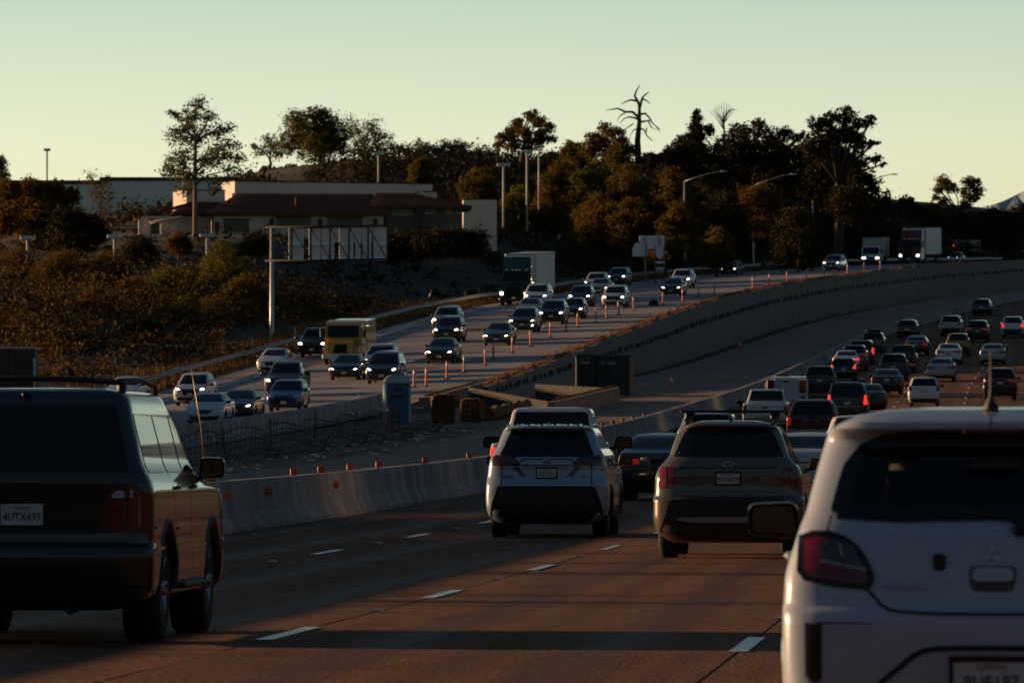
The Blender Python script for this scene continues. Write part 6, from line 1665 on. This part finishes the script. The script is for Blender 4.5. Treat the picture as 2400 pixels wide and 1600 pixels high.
T('L', "suv2", 1294, 760, P_BLACK, "black crossover abreast of the orange posts below the green truck")
T('L', "hatch", 1342, 748, P_BLACK, "small black car just right of the black crossover by the posts")
T('L', "suv", 1360, 720, P_BLACK, "black crossover left of the white crossover with very bright lamps")
T('L', "sedan2", 1405, 692, P_SILVER, "silver sedan boxed in behind the bright-lamped white crossover")
T('L', "suv3", 1395, 684, P_WHITE, "white crossover behind the silver sedan, near the guard rail")
T('L', "suv2", 1440, 721, P_WHITE, "white crossover with very bright lamps beside the orange posts")
T('L', "suv", 1447, 670, P_GREY, "dark grey crossover near the guard rail behind the white group")
T('L', "suv2", 1597, 676, P_WHITE, "white crossover below the nearest freeway lamp post")
T('L', "sedan", 1575, 694, P_BLACK, "black sedan in front of the white crossover below the lamp post", sc=(1, 1, 1.05))
T('L', "sedan2", 1710, 646, P_BLACK, "black sedan alone by the guard rail between the lamp posts", sc=(1, 1, 1.05))
T('L', "suv", 1951, 636, P_SILVER, "silver crossover with blazing left lamp ahead of the white box truck")
T('L', "hatch", 2236, 615, P_BLACK, "dark car with a white glare at its nose before the grey box truck", ypos=935)
T('L', "suv", 2313, 612, P_WHITE, "white crossover just cresting the rise at far right", head=False, ypos=985)
T('L', "sedan", 290, 915, P_WHITE, "white sedan roof peeking over the black off-roader's roof rack", head=False, ypos=372)
g = semi(P_GREEN, M_BOXW); put(g, 'L', hit(1208, 715, zL, 100), 0); tag(g, "dark green semi truck with tall white trailer", "truck", "oncoming lorries")
b = box_lorry(P_WHITE, M_BOXW); put(b, 'L', hit(2043, 622, zL, 100), 0); tag(b, "white box truck with lit lamps cresting the rise", "truck", "oncoming lorries")
r = semi(P_RED, M_BOXW); put(r, 'L', hit(2134, 619, zL, 100), 0); tag(r, "dark red semi truck with pale trailer behind the white box truck", "truck", "oncoming lorries")
b2 = box_lorry(P_GREY, M_BOXG, 6.5, 2.45, 3.6); p = at(2252, 612, 985); p.z = float(zL(p.x, 985)); put(b2, 'L', p, 0); tag(b2, "grey box truck behind the dark car with the glare", "truck", "oncoming lorries")
b3 = box_lorry(P_WHITE, M_BOXW, 6.0, 2.4, 3.3); p = at(2408, 612, 1000); p.z = float(zL(p.x, 1000)); put(b3, 'L', p, 0); tag(b3, "white box truck cut off by the right edge at the crest", "truck", "oncoming lorries")
# ================================================================== VEGETATION
def leafmat(name, c, c2, trans=.25):
    m = bpy.data.materials.new(name); m.use_nodes = True; nt = m.node_tree; b = nt.nodes["Principled BSDF"]
    b.inputs["Roughness"].default_value = .75; b.inputs["Specular IOR Level"].default_value = .15
    n = nt.nodes.new("ShaderNodeTexNoise"); n.inputs["Scale"].default_value = .9; n.inputs["Detail"].default_value = 4
    g = nt.nodes.new("ShaderNodeNewGeometry"); nt.links.new(g.outputs["Position"], n.inputs["Vector"])
    ri = nt.nodes.new("ShaderNodeMath"); ri.operation = 'ADD'; ri.use_clamp = True
    sc_ = nt.nodes.new("ShaderNodeMath"); sc_.operation = 'MULTIPLY_ADD'; sc_.inputs[1].default_value = .5; sc_.inputs[2].default_value = -.25
    nt.links.new(g.outputs["Random Per Island"], sc_.inputs[0]); nt.links.new(n.outputs[0], ri.inputs[0]); nt.links.new(sc_.outputs[0], ri.inputs[1])
    rp = nt.nodes.new("ShaderNodeValToRGB"); rp.color_ramp.elements[0].position = .3; rp.color_ramp.elements[0].color = (*c2, 1); rp.color_ramp.elements[1].position = .7; rp.color_ramp.elements[1].color = (*c, 1)
    nt.links.new(ri.outputs[0], rp.inputs[0]); nt.links.new(rp.outputs[0], b.inputs["Base Color"])
    t = nt.nodes.new("ShaderNodeBsdfTranslucent"); mxs = nt.nodes.new("ShaderNodeMixShader"); mxs.inputs[0].default_value = trans
    nt.links.new(rp.outputs[0], t.inputs[0]); nt.links.new(b.outputs[0], mxs.inputs[1]); nt.links.new(t.outputs[0], mxs.inputs[2])
    nt.links.new(mxs.outputs[0], nt.nodes["Material Output"].inputs[0]); MATS[name] = m
    return m
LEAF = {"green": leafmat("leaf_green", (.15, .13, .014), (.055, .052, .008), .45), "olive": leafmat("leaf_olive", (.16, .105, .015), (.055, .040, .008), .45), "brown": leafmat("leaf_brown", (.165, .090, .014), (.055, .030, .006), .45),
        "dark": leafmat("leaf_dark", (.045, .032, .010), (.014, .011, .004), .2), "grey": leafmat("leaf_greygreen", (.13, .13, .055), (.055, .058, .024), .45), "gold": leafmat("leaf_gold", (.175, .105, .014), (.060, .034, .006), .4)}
M_BARK = mat("bark", (.055, .040, .030), .95, vary=.35, vscale=5, bump=.6, bscale=14, stretch=(1, 1, .25))
M_BARKP = mat("pale_bark", (.13, .105, .085), .9, vary=.3, vscale=5, stretch=(1, 1, .25))

def leaf_mesh(name, blobs, count, size, rng, clump=.30, flat=.1, dens=3.4):
    """leaf-sized quads gathered in clumps through ellipsoidal masses (x, y, z, rx, ry, rz)"""
    bl = np.array(blobs); vol = bl[:, 3] * bl[:, 4] * bl[:, 5]; pr = vol ** .72; pr = pr / pr.sum()
    C = []
    count = int(count * dens); size = size * .66; nclump = max(12, int(count / 22))
    which = rng.choice(len(bl), nclump, p=pr)
    d = rng.normal(size=(nclump, 3)); d /= np.linalg.norm(d, axis=1)[:, None]
    rad = (rng.random(nclump) ** .42)[:, None]
    cc = bl[which, :3] + d * rad * bl[which, 3:6]
    cr = 1.25 * clump * (.45 + .9 * rng.random(nclump)) * np.cbrt(vol[which]) ** .5
    per = max(4, count // nclump)
    idx = np.repeat(np.arange(nclump), per); n = len(idx)
    off = rng.normal(size=(n, 3)) * cr[idx][:, None] * np.array([.62, .62, .40])
    p = cc[idx] + off
    nrm = rng.normal(size=(n, 3)); nrm[:, 2] += flat; nrm /= np.linalg.norm(nrm, axis=1)[:, None]
    a = np.cross(nrm, rng.normal(size=(n, 3))); a /= np.linalg.norm(a, axis=1)[:, None]; b = np.cross(nrm, a)
    s = size * (.45 + 1.3 * rng.random(n) ** 2)[:, None]
    V = np.stack([p - a * s * .9, p - b * s * .42, p + a * s * .9, p + b * s * .42], 1).reshape(-1, 3)
    me = bpy.data.meshes.new(name); me.vertices.add(4 * n); me.vertices.foreach_set("co", V.ravel())
    me.loops.add(4 * n); me.loops.foreach_set("vertex_index", np.arange(4 * n, dtype=np.int32))
    me.polygons.add(n); me.polygons.foreach_set("loop_start", np.arange(0, 4 * n, 4, dtype=np.int32)); me.polygons.foreach_set("loop_total", np.full(n, 4, dtype=np.int32))
    me.update(calc_edges=True); return me
def limbs(mb, base, fork, blobs, r0, rng, n_twig=3):
    base, fork = Vector(base), Vector(fork)
    mid = base.lerp(fork, .5) + Vector((rng.normal() * r0 * .6, 0, 0))
    mb.tube([base - Vector((0, 0, .4)), base + Vector((0, 0, .1)), mid, fork], [r0 * 1.5, r0 * 1.15, r0 * .9, r0 * .72], 8)
    for q in blobs:
        c = Vector(q[:3]); t = .15 + .5 * rng.random(); s0 = mid.lerp(fork, min(1, max(0, t + (c.z - fork.z) * .05)))
        if c.z > fork.z: s0 = fork
        m1 = s0.lerp(c, .5) + Vector((rng.normal() * .3, rng.normal() * .3, .25 * (c - s0).length * .3))
        L_ = (c - s0).length; r1 = min(r0 * .5, .05 + .035 * L_)
        mb.tube([s0, m1, c], [r1, r1 * .7, r1 * .35], 6)
        for k in range(n_twig):
            d = Vector(rng.normal(size=3)); d.normalize(); e = c + Vector((d.x * q[3], d.y * q[4], d.z * q[5])) * .8
            mb.tube([m1.lerp(c, rng.random()), (c + e) / 2 + Vector((0, 0, .1)), e], [r1 * .35, r1 * .22, .012], 4)
TREES = []
def tree(name, label, base, Y, blobs_px, leaf, count, size=.26, trunk_r=.25, fork=None, clump=.30, cat="tree", group="trees and bushes on the bank", bark=None, dscale=1.0, seed=None, ground=False, twig=3):
    rng = np.random.default_rng(seed if seed is not None else len(TREES) + 11)
    p = at(base[0], base[1], Y); s_ = F / Y
    e = empty(name, p)
    bl = []
    for q in blobs_px:
        r = q[2] / s_; rz = (q[3] if len(q) > 3 else q[2] * .85) / s_
        bl.append(((q[0] - base[0]) / s_, rng.normal() * r * .9 * dscale, (base[1] - q[1]) / s_, r, r * 1.1, rz))
    if trunk_r > 0:
        fx, fy = fork if fork else (base[0] + 2, (base[1] + np.mean([b[1] for b in blobs_px])) / 2)
        mb = MB(); limbs(mb, (0, 0, 0), ((fx - base[0]) / s_, 0, (base[1] - fy) / s_), bl, trunk_r, rng, twig)
        mb.build("trunk", bark or M_BARK, e, fix=False)
    link("crown", leaf_mesh("crown", bl, count, size, rng, clump), LEAF[leaf], e)
    tag(e, label, cat, group); TREES.append(e); return e

tree("tall_tree", "tall airy tree with visible straight trunk in front of the store and tiled building", (457, 545), 615,
     [(462, 245, 24, 26), (440, 275, 30, 26), (486, 272, 24, 22), (408, 262, 16, 10), (412, 318, 30, 24), (455, 320, 38, 30), (505, 305, 26, 22), (535, 300, 14, 14), (525, 345, 34, 24), (562, 372, 24, 18), (490, 372, 44, 26), (425, 375, 42, 26), (392, 398, 20, 18), (545, 398, 26, 14), (450, 412, 40, 20), (510, 418, 30, 14), (430, 440, 30, 16), (500, 445, 20, 12)],
     "grey", 3300, .20, .20, (458, 330), .36, bark=M_BARKP, twig=6)
tree("oak_tree", "round dense green oak on the ridge behind the parapet roof", (752, 395), 850,
     [(742, 268, 24), (705, 286, 34), (762, 290, 38), (682, 318, 34), (724, 318, 40), (782, 318, 36), (668, 350, 24), (735, 350, 42), (790, 345, 28), (758, 330, 36)], "green", 7500, .24, .5, (755, 360), .32, seed=5)
tree("airy_tree", "thin grey-green tree right of the round oak on the ridge", (850, 400), 860,
     [(868, 290, 24), (828, 300, 30), (880, 312, 22), (850, 335, 36), (900, 335, 26), (932, 345, 20), (820, 358, 26), (885, 365, 26), (910, 318, 14)], "grey", 1900, .22, .3, (850, 370), .40)
tree("airy_tree", "small sparse tree left of the round oak on the ridge", (632, 395), 855, [(628, 325, 16), (645, 345, 22), (612, 358, 18), (600, 345, 10), (655, 365, 16)], "grey", 650, .22, .2, (632, 372), .40)
tree("airy_tree", "low ragged tree at the ridge between the thin tree and the dark hedge", (985, 385), 865, [(975, 338, 16), (1000, 345, 18), (950, 352, 16), (1020, 352, 14), (985, 362, 24)], "grey", 900, .22, .2, (985, 372), .40)
tree("airy_tree", "low ragged tree at the right end of the ridge hedge", (1065, 385), 865, [(1045, 340, 14), (1068, 345, 18), (1090, 342, 12), (1030, 355, 12), (1065, 360, 26)], "grey", 900, .22, .2, (1065, 372), .40)
tree("oak_tree", "twin-topped oak above the car park lamps", (1225, 372), 830,
     [(1212, 288, 15), (1242, 272, 13), (1262, 285, 18), (1286, 298, 15), (1200, 312, 18), (1178, 322, 15), (1232, 312, 20), (1272, 322, 20), (1296, 326, 12), (1165, 340, 12), (1245, 338, 20), (1200, 340, 20), (1256, 262, 8)], "olive", 4200, .22, .32, (1230, 335), .28, seed=3)
tree("umbrella_tree", "flat-topped olive tree leaning against the dead tree", (1440, 400), 800,
     [(1415, 300, 18, 12), (1440, 312, 24, 14), (1395, 322, 22, 14), (1460, 335, 22), (1420, 345, 34), (1380, 350, 24), (1450, 370, 34), (1480, 350, 14)], "olive", 4200, .24, .3, (1440, 360), .3)
# dead tree: bare limbs only
def dead_tree(label, base, Y, lines, r0):
    p = at(*base, Y); s_ = F / Y; e = empty("dead_tree", p); rng = np.random.default_rng(3)
    def W(q): return ((q[0] - base[0]) / s_, rng.normal() * .25, (base[1] - q[1]) / s_)
    first = True
    for ln, r in lines:
        P = [W(q) for q in ln]; n = len(P); MB().tube(P, [max(.02, r * (1 - .75 * i / (n - 1))) for i in range(n)], 7).build("trunk" if first else "limb", M_BARK, e, fix=False); first = False
    tag(e, label, "tree", "trees and bushes on the bank")
dead_tree("bare dead tree with crooked hanging limbs against the sky", (1496, 380), 800,
    [([(1496, 380), (1495, 330), (1498, 290), (1499, 255), (1496, 238)], .42), ([(1497, 242), (1488, 225), (1492, 212), (1500, 200)], .18), ([(1499, 250), (1505, 230), (1512, 222), (1522, 216)], .18), ([(1506, 232), (1516, 236), (1524, 244)], .12),
     ([(1496, 238), (1480, 234), (1466, 238), (1456, 244)], .15), ([(1497, 275), (1482, 262), (1466, 262), (1448, 254), (1436, 256), (1420, 258)], .18), ([(1466, 262), (1452, 272), (1446, 284)], .09), ([(1497, 280), (1486, 276), (1474, 274), (1462, 278), (1452, 290)], .14),
     ([(1498, 286), (1512, 284), (1528, 282)], .16), ([(1499, 268), (1512, 266), (1522, 276), (1530, 290), (1540, 298), (1548, 305)], .14), ([(1520, 284), (1526, 298), (1538, 305)], .10), ([(1499, 300), (1510, 305), (1516, 318), (1526, 328), (1532, 330)], .12), ([(1516, 300), (1514, 312), (1518, 322)], .08), ([(1497, 300), (1484, 306), (1476, 320)], .10), ([(1540, 298), (1546, 310)], .07), ([(1484, 290), (1470, 300), (1464, 312)], .09)], .4)
dead_tree("leafless upright poplar with fine spreading twigs above the dark trees", (1698, 330), 850,
    [([(1698, 330), (1697, 290), (1696, 262)], .16)] + [([(1697, 305 - k * 3), (1697 + (k - 5) * 4, 275 - k * 2), (1697 + (k - 5) * 7, 246 + abs(k - 5) * 3)], .06) for k in range(11)] + [([(1697, 290), (1697 + (k - 4) * 6, 258), (1697 + (k - 4) * 5.5, 240 + abs(k - 4) * 2)], .04) for k in range(9)], .16)
tree("conifer_tree", "narrow pointed dark conifer at the left of the dark tree mass", (1634, 380), 830, [(1632, 262, 8, 10), (1632, 280, 13, 12), (1632, 300, 18, 14), (1630, 322, 24, 16), (1662, 305, 12, 16), (1626, 348, 30, 18)], "dark", 3800, .22, .3, (1633, 320), .26)
tree("evergreen_tree", "broad dark evergreen in the middle of the dark tree mass", (1770, 610), 800,
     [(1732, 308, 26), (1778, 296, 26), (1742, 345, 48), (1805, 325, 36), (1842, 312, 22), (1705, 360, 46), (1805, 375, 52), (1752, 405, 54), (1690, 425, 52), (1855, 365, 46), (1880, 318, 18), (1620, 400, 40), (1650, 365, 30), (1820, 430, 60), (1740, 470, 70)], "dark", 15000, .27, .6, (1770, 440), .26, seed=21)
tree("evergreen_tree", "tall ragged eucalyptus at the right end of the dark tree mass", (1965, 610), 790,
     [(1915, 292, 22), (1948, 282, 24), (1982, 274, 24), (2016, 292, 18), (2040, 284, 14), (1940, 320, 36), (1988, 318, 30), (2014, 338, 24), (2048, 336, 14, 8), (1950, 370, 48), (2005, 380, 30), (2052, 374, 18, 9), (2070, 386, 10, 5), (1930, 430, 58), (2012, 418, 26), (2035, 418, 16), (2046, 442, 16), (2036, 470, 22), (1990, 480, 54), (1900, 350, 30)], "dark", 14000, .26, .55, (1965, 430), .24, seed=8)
tree("bush_tree", "rust-tinged bushy tree below the second lamp post's arm", (1790, 620), 740, [(1770, 470, 40), (1810, 480, 34), (1790, 520, 40), (1750, 510, 30), (1830, 510, 26), (1795, 570, 34)], "brown", 4500, .26, .25, (1790, 560), .34)
tree("twin_tree", "slender twin-crowned tree alone against the sky at far right", (2258, 545), 1020,
     [(2214, 424, 18), (2202, 444, 14), (2232, 440, 16), (2278, 430, 22), (2292, 446, 16), (2260, 455, 16), (2282, 464, 14), (2194, 464, 10), (2212, 470, 12), (2262, 482, 14)], "olive", 2600, .26, .28, (2248, 500), .3, seed=12)
k = 0
for px, top, wd, lf in ((2062, 470, 36, "dark"), (2096, 478, 28, "dark"), (2124, 460, 22, "dark"), (2150, 482, 30, "dark"), (2188, 480, 30, "olive"), (2222, 488, 30, "dark"), (2262, 496, 30, "dark"), (2298, 500, 26, "dark"), (2330, 486, 26, "dark"), (2362, 490, 28, "dark"), (2394, 478, 30, "dark")):
    tree("far_tree", ["dark rounded tree at the foot of the eucalyptus", "low dark tree next right of the tree at the eucalyptus's foot", "narrow dark tree with a raised top left of the slender twin tree", "dark tree directly left below the slender twin tree", "olive tree at the foot of the slender twin tree", "dark tree directly right below the slender twin tree", "second dark tree right of the slender twin tree", "low dark tree left of the mountain slope", "dark tree in front of the mountain's foot", "dark tree below the mountain's slope near the right edge", "dark tree at the right edge in front of the mountain"][k],
         (px, 600), 1000 + 12 * (k % 3), [(px, top + wd * .7, wd, wd * .75), (px - wd * .6, top + wd * 1.5, wd), (px + wd * .6, top + wd * 1.5, wd), (px, top + wd * 2.2, wd * 1.3), (px + wd * .2, top + wd * 3.2, wd * 1.4)], lf, 3200, .34, .25, None, .3)
    k += 1
tree("brown_tree", "brown-leaved tree before the blue-grey wall at the left edge", (95, 600), 600, [(20, 448, 34), (70, 440, 32), (120, 445, 32), (160, 462, 26), (50, 485, 46), (110, 490, 44), (10, 520, 44), (165, 500, 28), (80, 540, 50)], "brown", 7500, .24, .28, (95, 520), .30)
tree("round_shrub", "dark rounded evergreen below the blue-grey wall", (190, 620), 590, [(160, 520, 40), (205, 530, 38), (235, 550, 26), (180, 560, 50), (130, 560, 36)], "dark", 4500, .24, .25, None, .28)
tree("sapling", "bare reddish sapling with few leaves in front of the blue-grey wall", (236, 560), 640, [(212, 415, 12, 24), (235, 420, 12, 26), (258, 418, 10, 22), (225, 460, 18, 30), (250, 470, 18, 24), (236, 510, 18, 24)], "brown", 420, .18, .09, (236, 490), .5, twig=8)
tree("bush_tree", "grey feathery treetop cut by the left edge against the sky", (-6, 470), 740, [(-4, 385, 16, 20), (8, 410, 14, 16), (-8, 425, 18)], "grey", 900, .22, .15, None, .36)
BUSH = [("brown", (40, 640, 70), "large brown bush at the left edge below the lamp head"), ("brown", (150, 650, 75), "large brown bush in the middle of the left bank"), ("brown", (255, 640, 60), "brown bush below the second bright lamp head"), ("olive", (95, 750, 75), "dull olive bush low on the left bank"), ("brown", (215, 745, 75), "brown twiggy bush low on the left bank beside the green shrubs"),
        ("brown", (310, 700, 60), "brown bush merging into the bright green shrub"), ("green", (395, 680, 62), "bright green shrub left of the green-topped lamp"), ("green", (430, 750, 60), "lower green shrub in front of the bright one"), ("green", (530, 625, 62), "yellow-green shrub around the bright lamp pole"), ("olive", (575, 690, 56), "olive shrub just left of the overhead sign pole"), ("olive", (500, 740, 55), "olive shrub low between the green ones and the sign pole"), ("dark", (340, 800, 60), "dark low bush above the left end of the guard rail"),
        ("dark", (330, 590, 45), "dark clipped bush under the building's left porch"), ("brown", (420, 570, 30), "rusty hedge bush under the building's entrance"), ("dark", (600, 570, 35), "dark hedge bush under the building's window")]
for lf, (px, py, r), lb in BUSH:
    Y = 470 + (800 - py) * .42
    tree("bush", lb, (px, py + r * .95), Y, [(px - r * .45, py - r * .1, r * .55), (px + r * .45, py, r * .55), (px, py - r * .45, r * .55), (px + r * .1, py + r * .3, r * .75), (px - r * .4, py + r * .4, r * .6), (px + r * .5, py + r * .5, r * .5)], lf, int(r * 95), .13, .10, None, .26, cat="bush", twig=4)
MID = [("olive", (1120, 430, 42), "yellow-brown tree left of the car park lamps"), ("gold", (1105, 485, 36), "rusty shrub at the foot of the left car park lamp"), ("green", (1215, 470, 38), "yellow-green shrub at the foot of the middle car park lamp"), ("olive", (1310, 420, 48), "olive tree right of the car park lamps"), ("brown", (1290, 480, 42), "brown tree below the olive one right of the lamps"), ("green", (1390, 420, 52), "green-gold tree below the flat-topped tree"), ("olive", (1470, 430, 50), "olive tree below the dead tree"), ("gold", (1400, 500, 54), "golden-brown tree above the sign backs"), ("brown", (1480, 510, 50), "brown tree behind the diamond sign"), ("gold", (1575, 440, 48), "golden willow-like tree left of the first lamp post"), ("gold", (1590, 520, 46), "golden bush behind the first lamp post"), ("brown", (1560, 570, 36), "brown bush at the foot of the first lamp post"), ("gold", (1680, 570, 40), "golden low bush right of the first lamp post"), ("dark", (1700, 500, 56), "dark tree between the first two lamp posts"), ("dark", (1870, 540, 60), "dark tree behind the third lamp post"), ("dark", (1600, 350, 40), "dark treetop left of the conifer"), ("olive", (1340, 350, 26), "pale treetop on the ridge left of the dead tree"), ("olive", (985, 395, 26), "yellow-green shrub at the right end of the parapet roof")]
for lf, (px, py, r), lb in MID:
    Y = 700 + (560 - py) * .5
    tree("bush_tree", lb, (px, py + r * 1.7), Y, [(px - r * .5, py + r * .1, r * .6), (px + r * .5, py + r * .05, r * .6), (px, py - r * .45, r * .6), (px + r * .05, py + r * .4, r * .9), (px - r * .35, py + r * .9, r * .75), (px + r * .4, py + r * .9, r * .75)], lf, int(r * 85), .24, .16, None, .28, twig=4)
# hedge of the ridge
for i, (px, py, r) in enumerate([(640, 405, 26), (700, 402, 28), (760, 402, 28), (820, 402, 28), (880, 398, 28), (940, 398, 30), (1000, 392, 32), (1060, 388, 34), (1120, 378, 30), (1300, 372, 28), (1360, 378, 30), (1540, 372, 30)]):
    tree("hedge_bush", ["dark hedge bush at the left end of the ridge hedge", "second dark hedge bush of the ridge from the left", "dark hedge bush under the round oak", "dark hedge bush right under the round oak's edge", "dark hedge bush under the thin grey-green tree", "dark hedge bush left of the ragged ridge trees", "dark hedge bush under the first ragged ridge tree", "dark hedge bush under the second ragged ridge tree", "dark hedge bush left of the twin-topped oak", "dark hedge bush right of the twin-topped oak", "dark hedge bush left under the flat-topped tree", "dark hedge bush right of the dead tree"][i],
         (px, py + 30), 880, [(px - r * .5, py, r * .7, r * .5), (px + r * .5, py, r * .7, r * .5), (px, py + r * .5, r, r * .7)], "dark", 1500, .30, 0, None, .3, cat="bush", group="hedge along the ridge")

for i, (px, py, r) in enumerate([(640, 575, 26), (690, 585, 28), (745, 588, 28), (800, 588, 28), (855, 585, 28), (905, 570, 34), (955, 560, 36), (1005, 560, 36), (1055, 556, 36), (1105, 556, 34)]):
    tree("hedge_bush", "dark clipped bush in the hedge along the front of the tiled building", (px, py + 34), 632, [(px - r * .5, py, r * .7, r * .6), (px + r * .5, py, r * .7, r * .6), (px, py + r * .6, r * 1.1, r * .9)], "dark", 1500, .22, 0, None, .3, cat="bush", group="hedge below the tiled building")
# scrub covering the shaded bank: nobody could count it
rng = np.random.default_rng(77); bl = []
for k in range(2600):
    y = rng.uniform(395, 980); d = 4.2 + 60 * rng.random() ** 1.35; x = float(Xg(y)) - d
    if (636 < y < 668 and -95 < x < -42) or x < -.150 * y - 4: continue
    r = rng.uniform(1.0, 2.3) * (.6 if d < 9 else 1) * (.45 if 560 < y < 700 and x < -44 else 1); bl.append((x, y, float(bank(x, y)) + r * .3, r * 1.5, r * 1.5, r * .75))
near_ = [q for q in bl if q[1] < 585]; far_ = [q for q in bl if q[1] >= 585]
stuff(link("bank_scrub", leaf_mesh("bank_scrub", near_[::2], 50000, .20, rng, .55, dens=1.0), LEAF["brown"]))
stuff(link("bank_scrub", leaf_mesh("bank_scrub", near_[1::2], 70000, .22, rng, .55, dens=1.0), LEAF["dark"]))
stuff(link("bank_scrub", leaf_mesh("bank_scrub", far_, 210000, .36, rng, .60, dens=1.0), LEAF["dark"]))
bl = []
for k in range(260):
    y = rng.uniform(-90, 330); d = rng.uniform(12, 40); x = float(Xg(y)) - d; r = rng.uniform(.8, 1.6); bl.append((x, y, float(bank(x, y)) + r * .3, r * 1.3, r * 1.3, r * .7))
stuff(link("bank_scrub", leaf_mesh("bank_scrub", bl, 26000, .40, rng, .45, dens=1.0), LEAF["brown"]))
bl = []
for k in range(520):                       # sunny slope right of the road, outside the frame but mirrored in the cars
    y = rng.uniform(-60, 420); tall = rng.random() < .45; d = rng.uniform(20, 30) if tall else rng.uniform(20, 55); x = float(Xs(y)) + d; r = rng.uniform(1.2, 2.6)
    g = float(np.interp(d, [17, 20, 25, 32, 42, 60], [0, .9, 3.0, 6.5, 9.5, 11.5])) + float(zR(y)); bl.append((x, y, g + (rng.uniform(1, 9) * (.5 + .5 * math.sin(y * .16)) if tall else r * .6), r * 1.2, r * 1.2, r))
stuff(link("slope_scrub", leaf_mesh("slope_scrub", bl, 70000, .46, rng, .45, dens=1.0), LEAF["olive"]))
bl = []
for k in range(330):                       # the closed wood behind the single trees
    px = rng.uniform(1080, 2080); Y = rng.uniform(800, 900)
    top = np.interp(px, [1080, 1150, 1300, 1500, 1600, 1660, 1900, 2010, 2080], [400, 400, 400, 395, 370, 335, 320, 380, 520]); py = rng.uniform(top + 30, 600)
    p = at(px, py, Y); r = rng.uniform(1.4, 2.6); bl.append((p.x, p.y, p.z, r, r, r * .8))
for k in range(60):
    px = rng.uniform(2040, 2420); p = at(px, rng.uniform(520, 590), 1010); r = rng.uniform(1.8, 3); bl.append((p.x, p.y, p.z, r, r, r * .8))
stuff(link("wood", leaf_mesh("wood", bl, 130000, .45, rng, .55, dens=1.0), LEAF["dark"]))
# dry grass beside the guard rail
n = 26000; y = rng.uniform(385, 790, n); d = np.where(rng.random(n) < .55, rng.uniform(-1.6, .2, n), rng.normal(1.6, 1.4, n)); x = Xg(y) - d
z = np.where(d > .3, bank(x, y), zL(x, y)) - .05; h = rng.uniform(.12, .55, n) * np.where(d > 0, 1.2, .7); a = rng.uniform(0, 6.28, n); w = rng.uniform(.03, .07, n)
V = np.stack([np.stack([x - np.cos(a) * w, y - np.sin(a) * w, z], 1), np.stack([x + np.cos(a) * w, y + np.sin(a) * w, z], 1), np.stack([x + rng.normal(size=n) * .12, y + rng.normal(size=n) * .12, z + h], 1)], 1).reshape(-1, 3)
me = bpy.data.meshes.new("dry_grass"); me.from_pydata(V.tolist(), [], [(3*i, 3*i+1, 3*i+2) for i in range(n)])
stuff(link("dry_grass", me, leafmat("dry_grass_blades", (.26, .13, .04), (.11, .05, .015))))
n = 9000; y = rng.uniform(380, 700, n); x = Xe(y) - .25 - np.abs(rng.normal(size=n)) * .5; z = zL(x, y); h = rng.uniform(.05, .3, n) ** 1.3; a = rng.uniform(0, 6.28, n); w = .04
V = np.stack([np.stack([x - np.cos(a) * w, y - np.sin(a) * w, z], 1), np.stack([x + np.cos(a) * w, y + np.sin(a) * w, z], 1), np.stack([x + rng.normal(size=n) * .1, y + rng.normal(size=n) * .1, z + h], 1)], 1).reshape(-1, 3)
me = bpy.data.meshes.new("weeds"); me.from_pydata(V.tolist(), [], [(3*i, 3*i+1, 3*i+2) for i in range(n)]); stuff(link("weeds", me, MATS["dry_grass_blades"]))
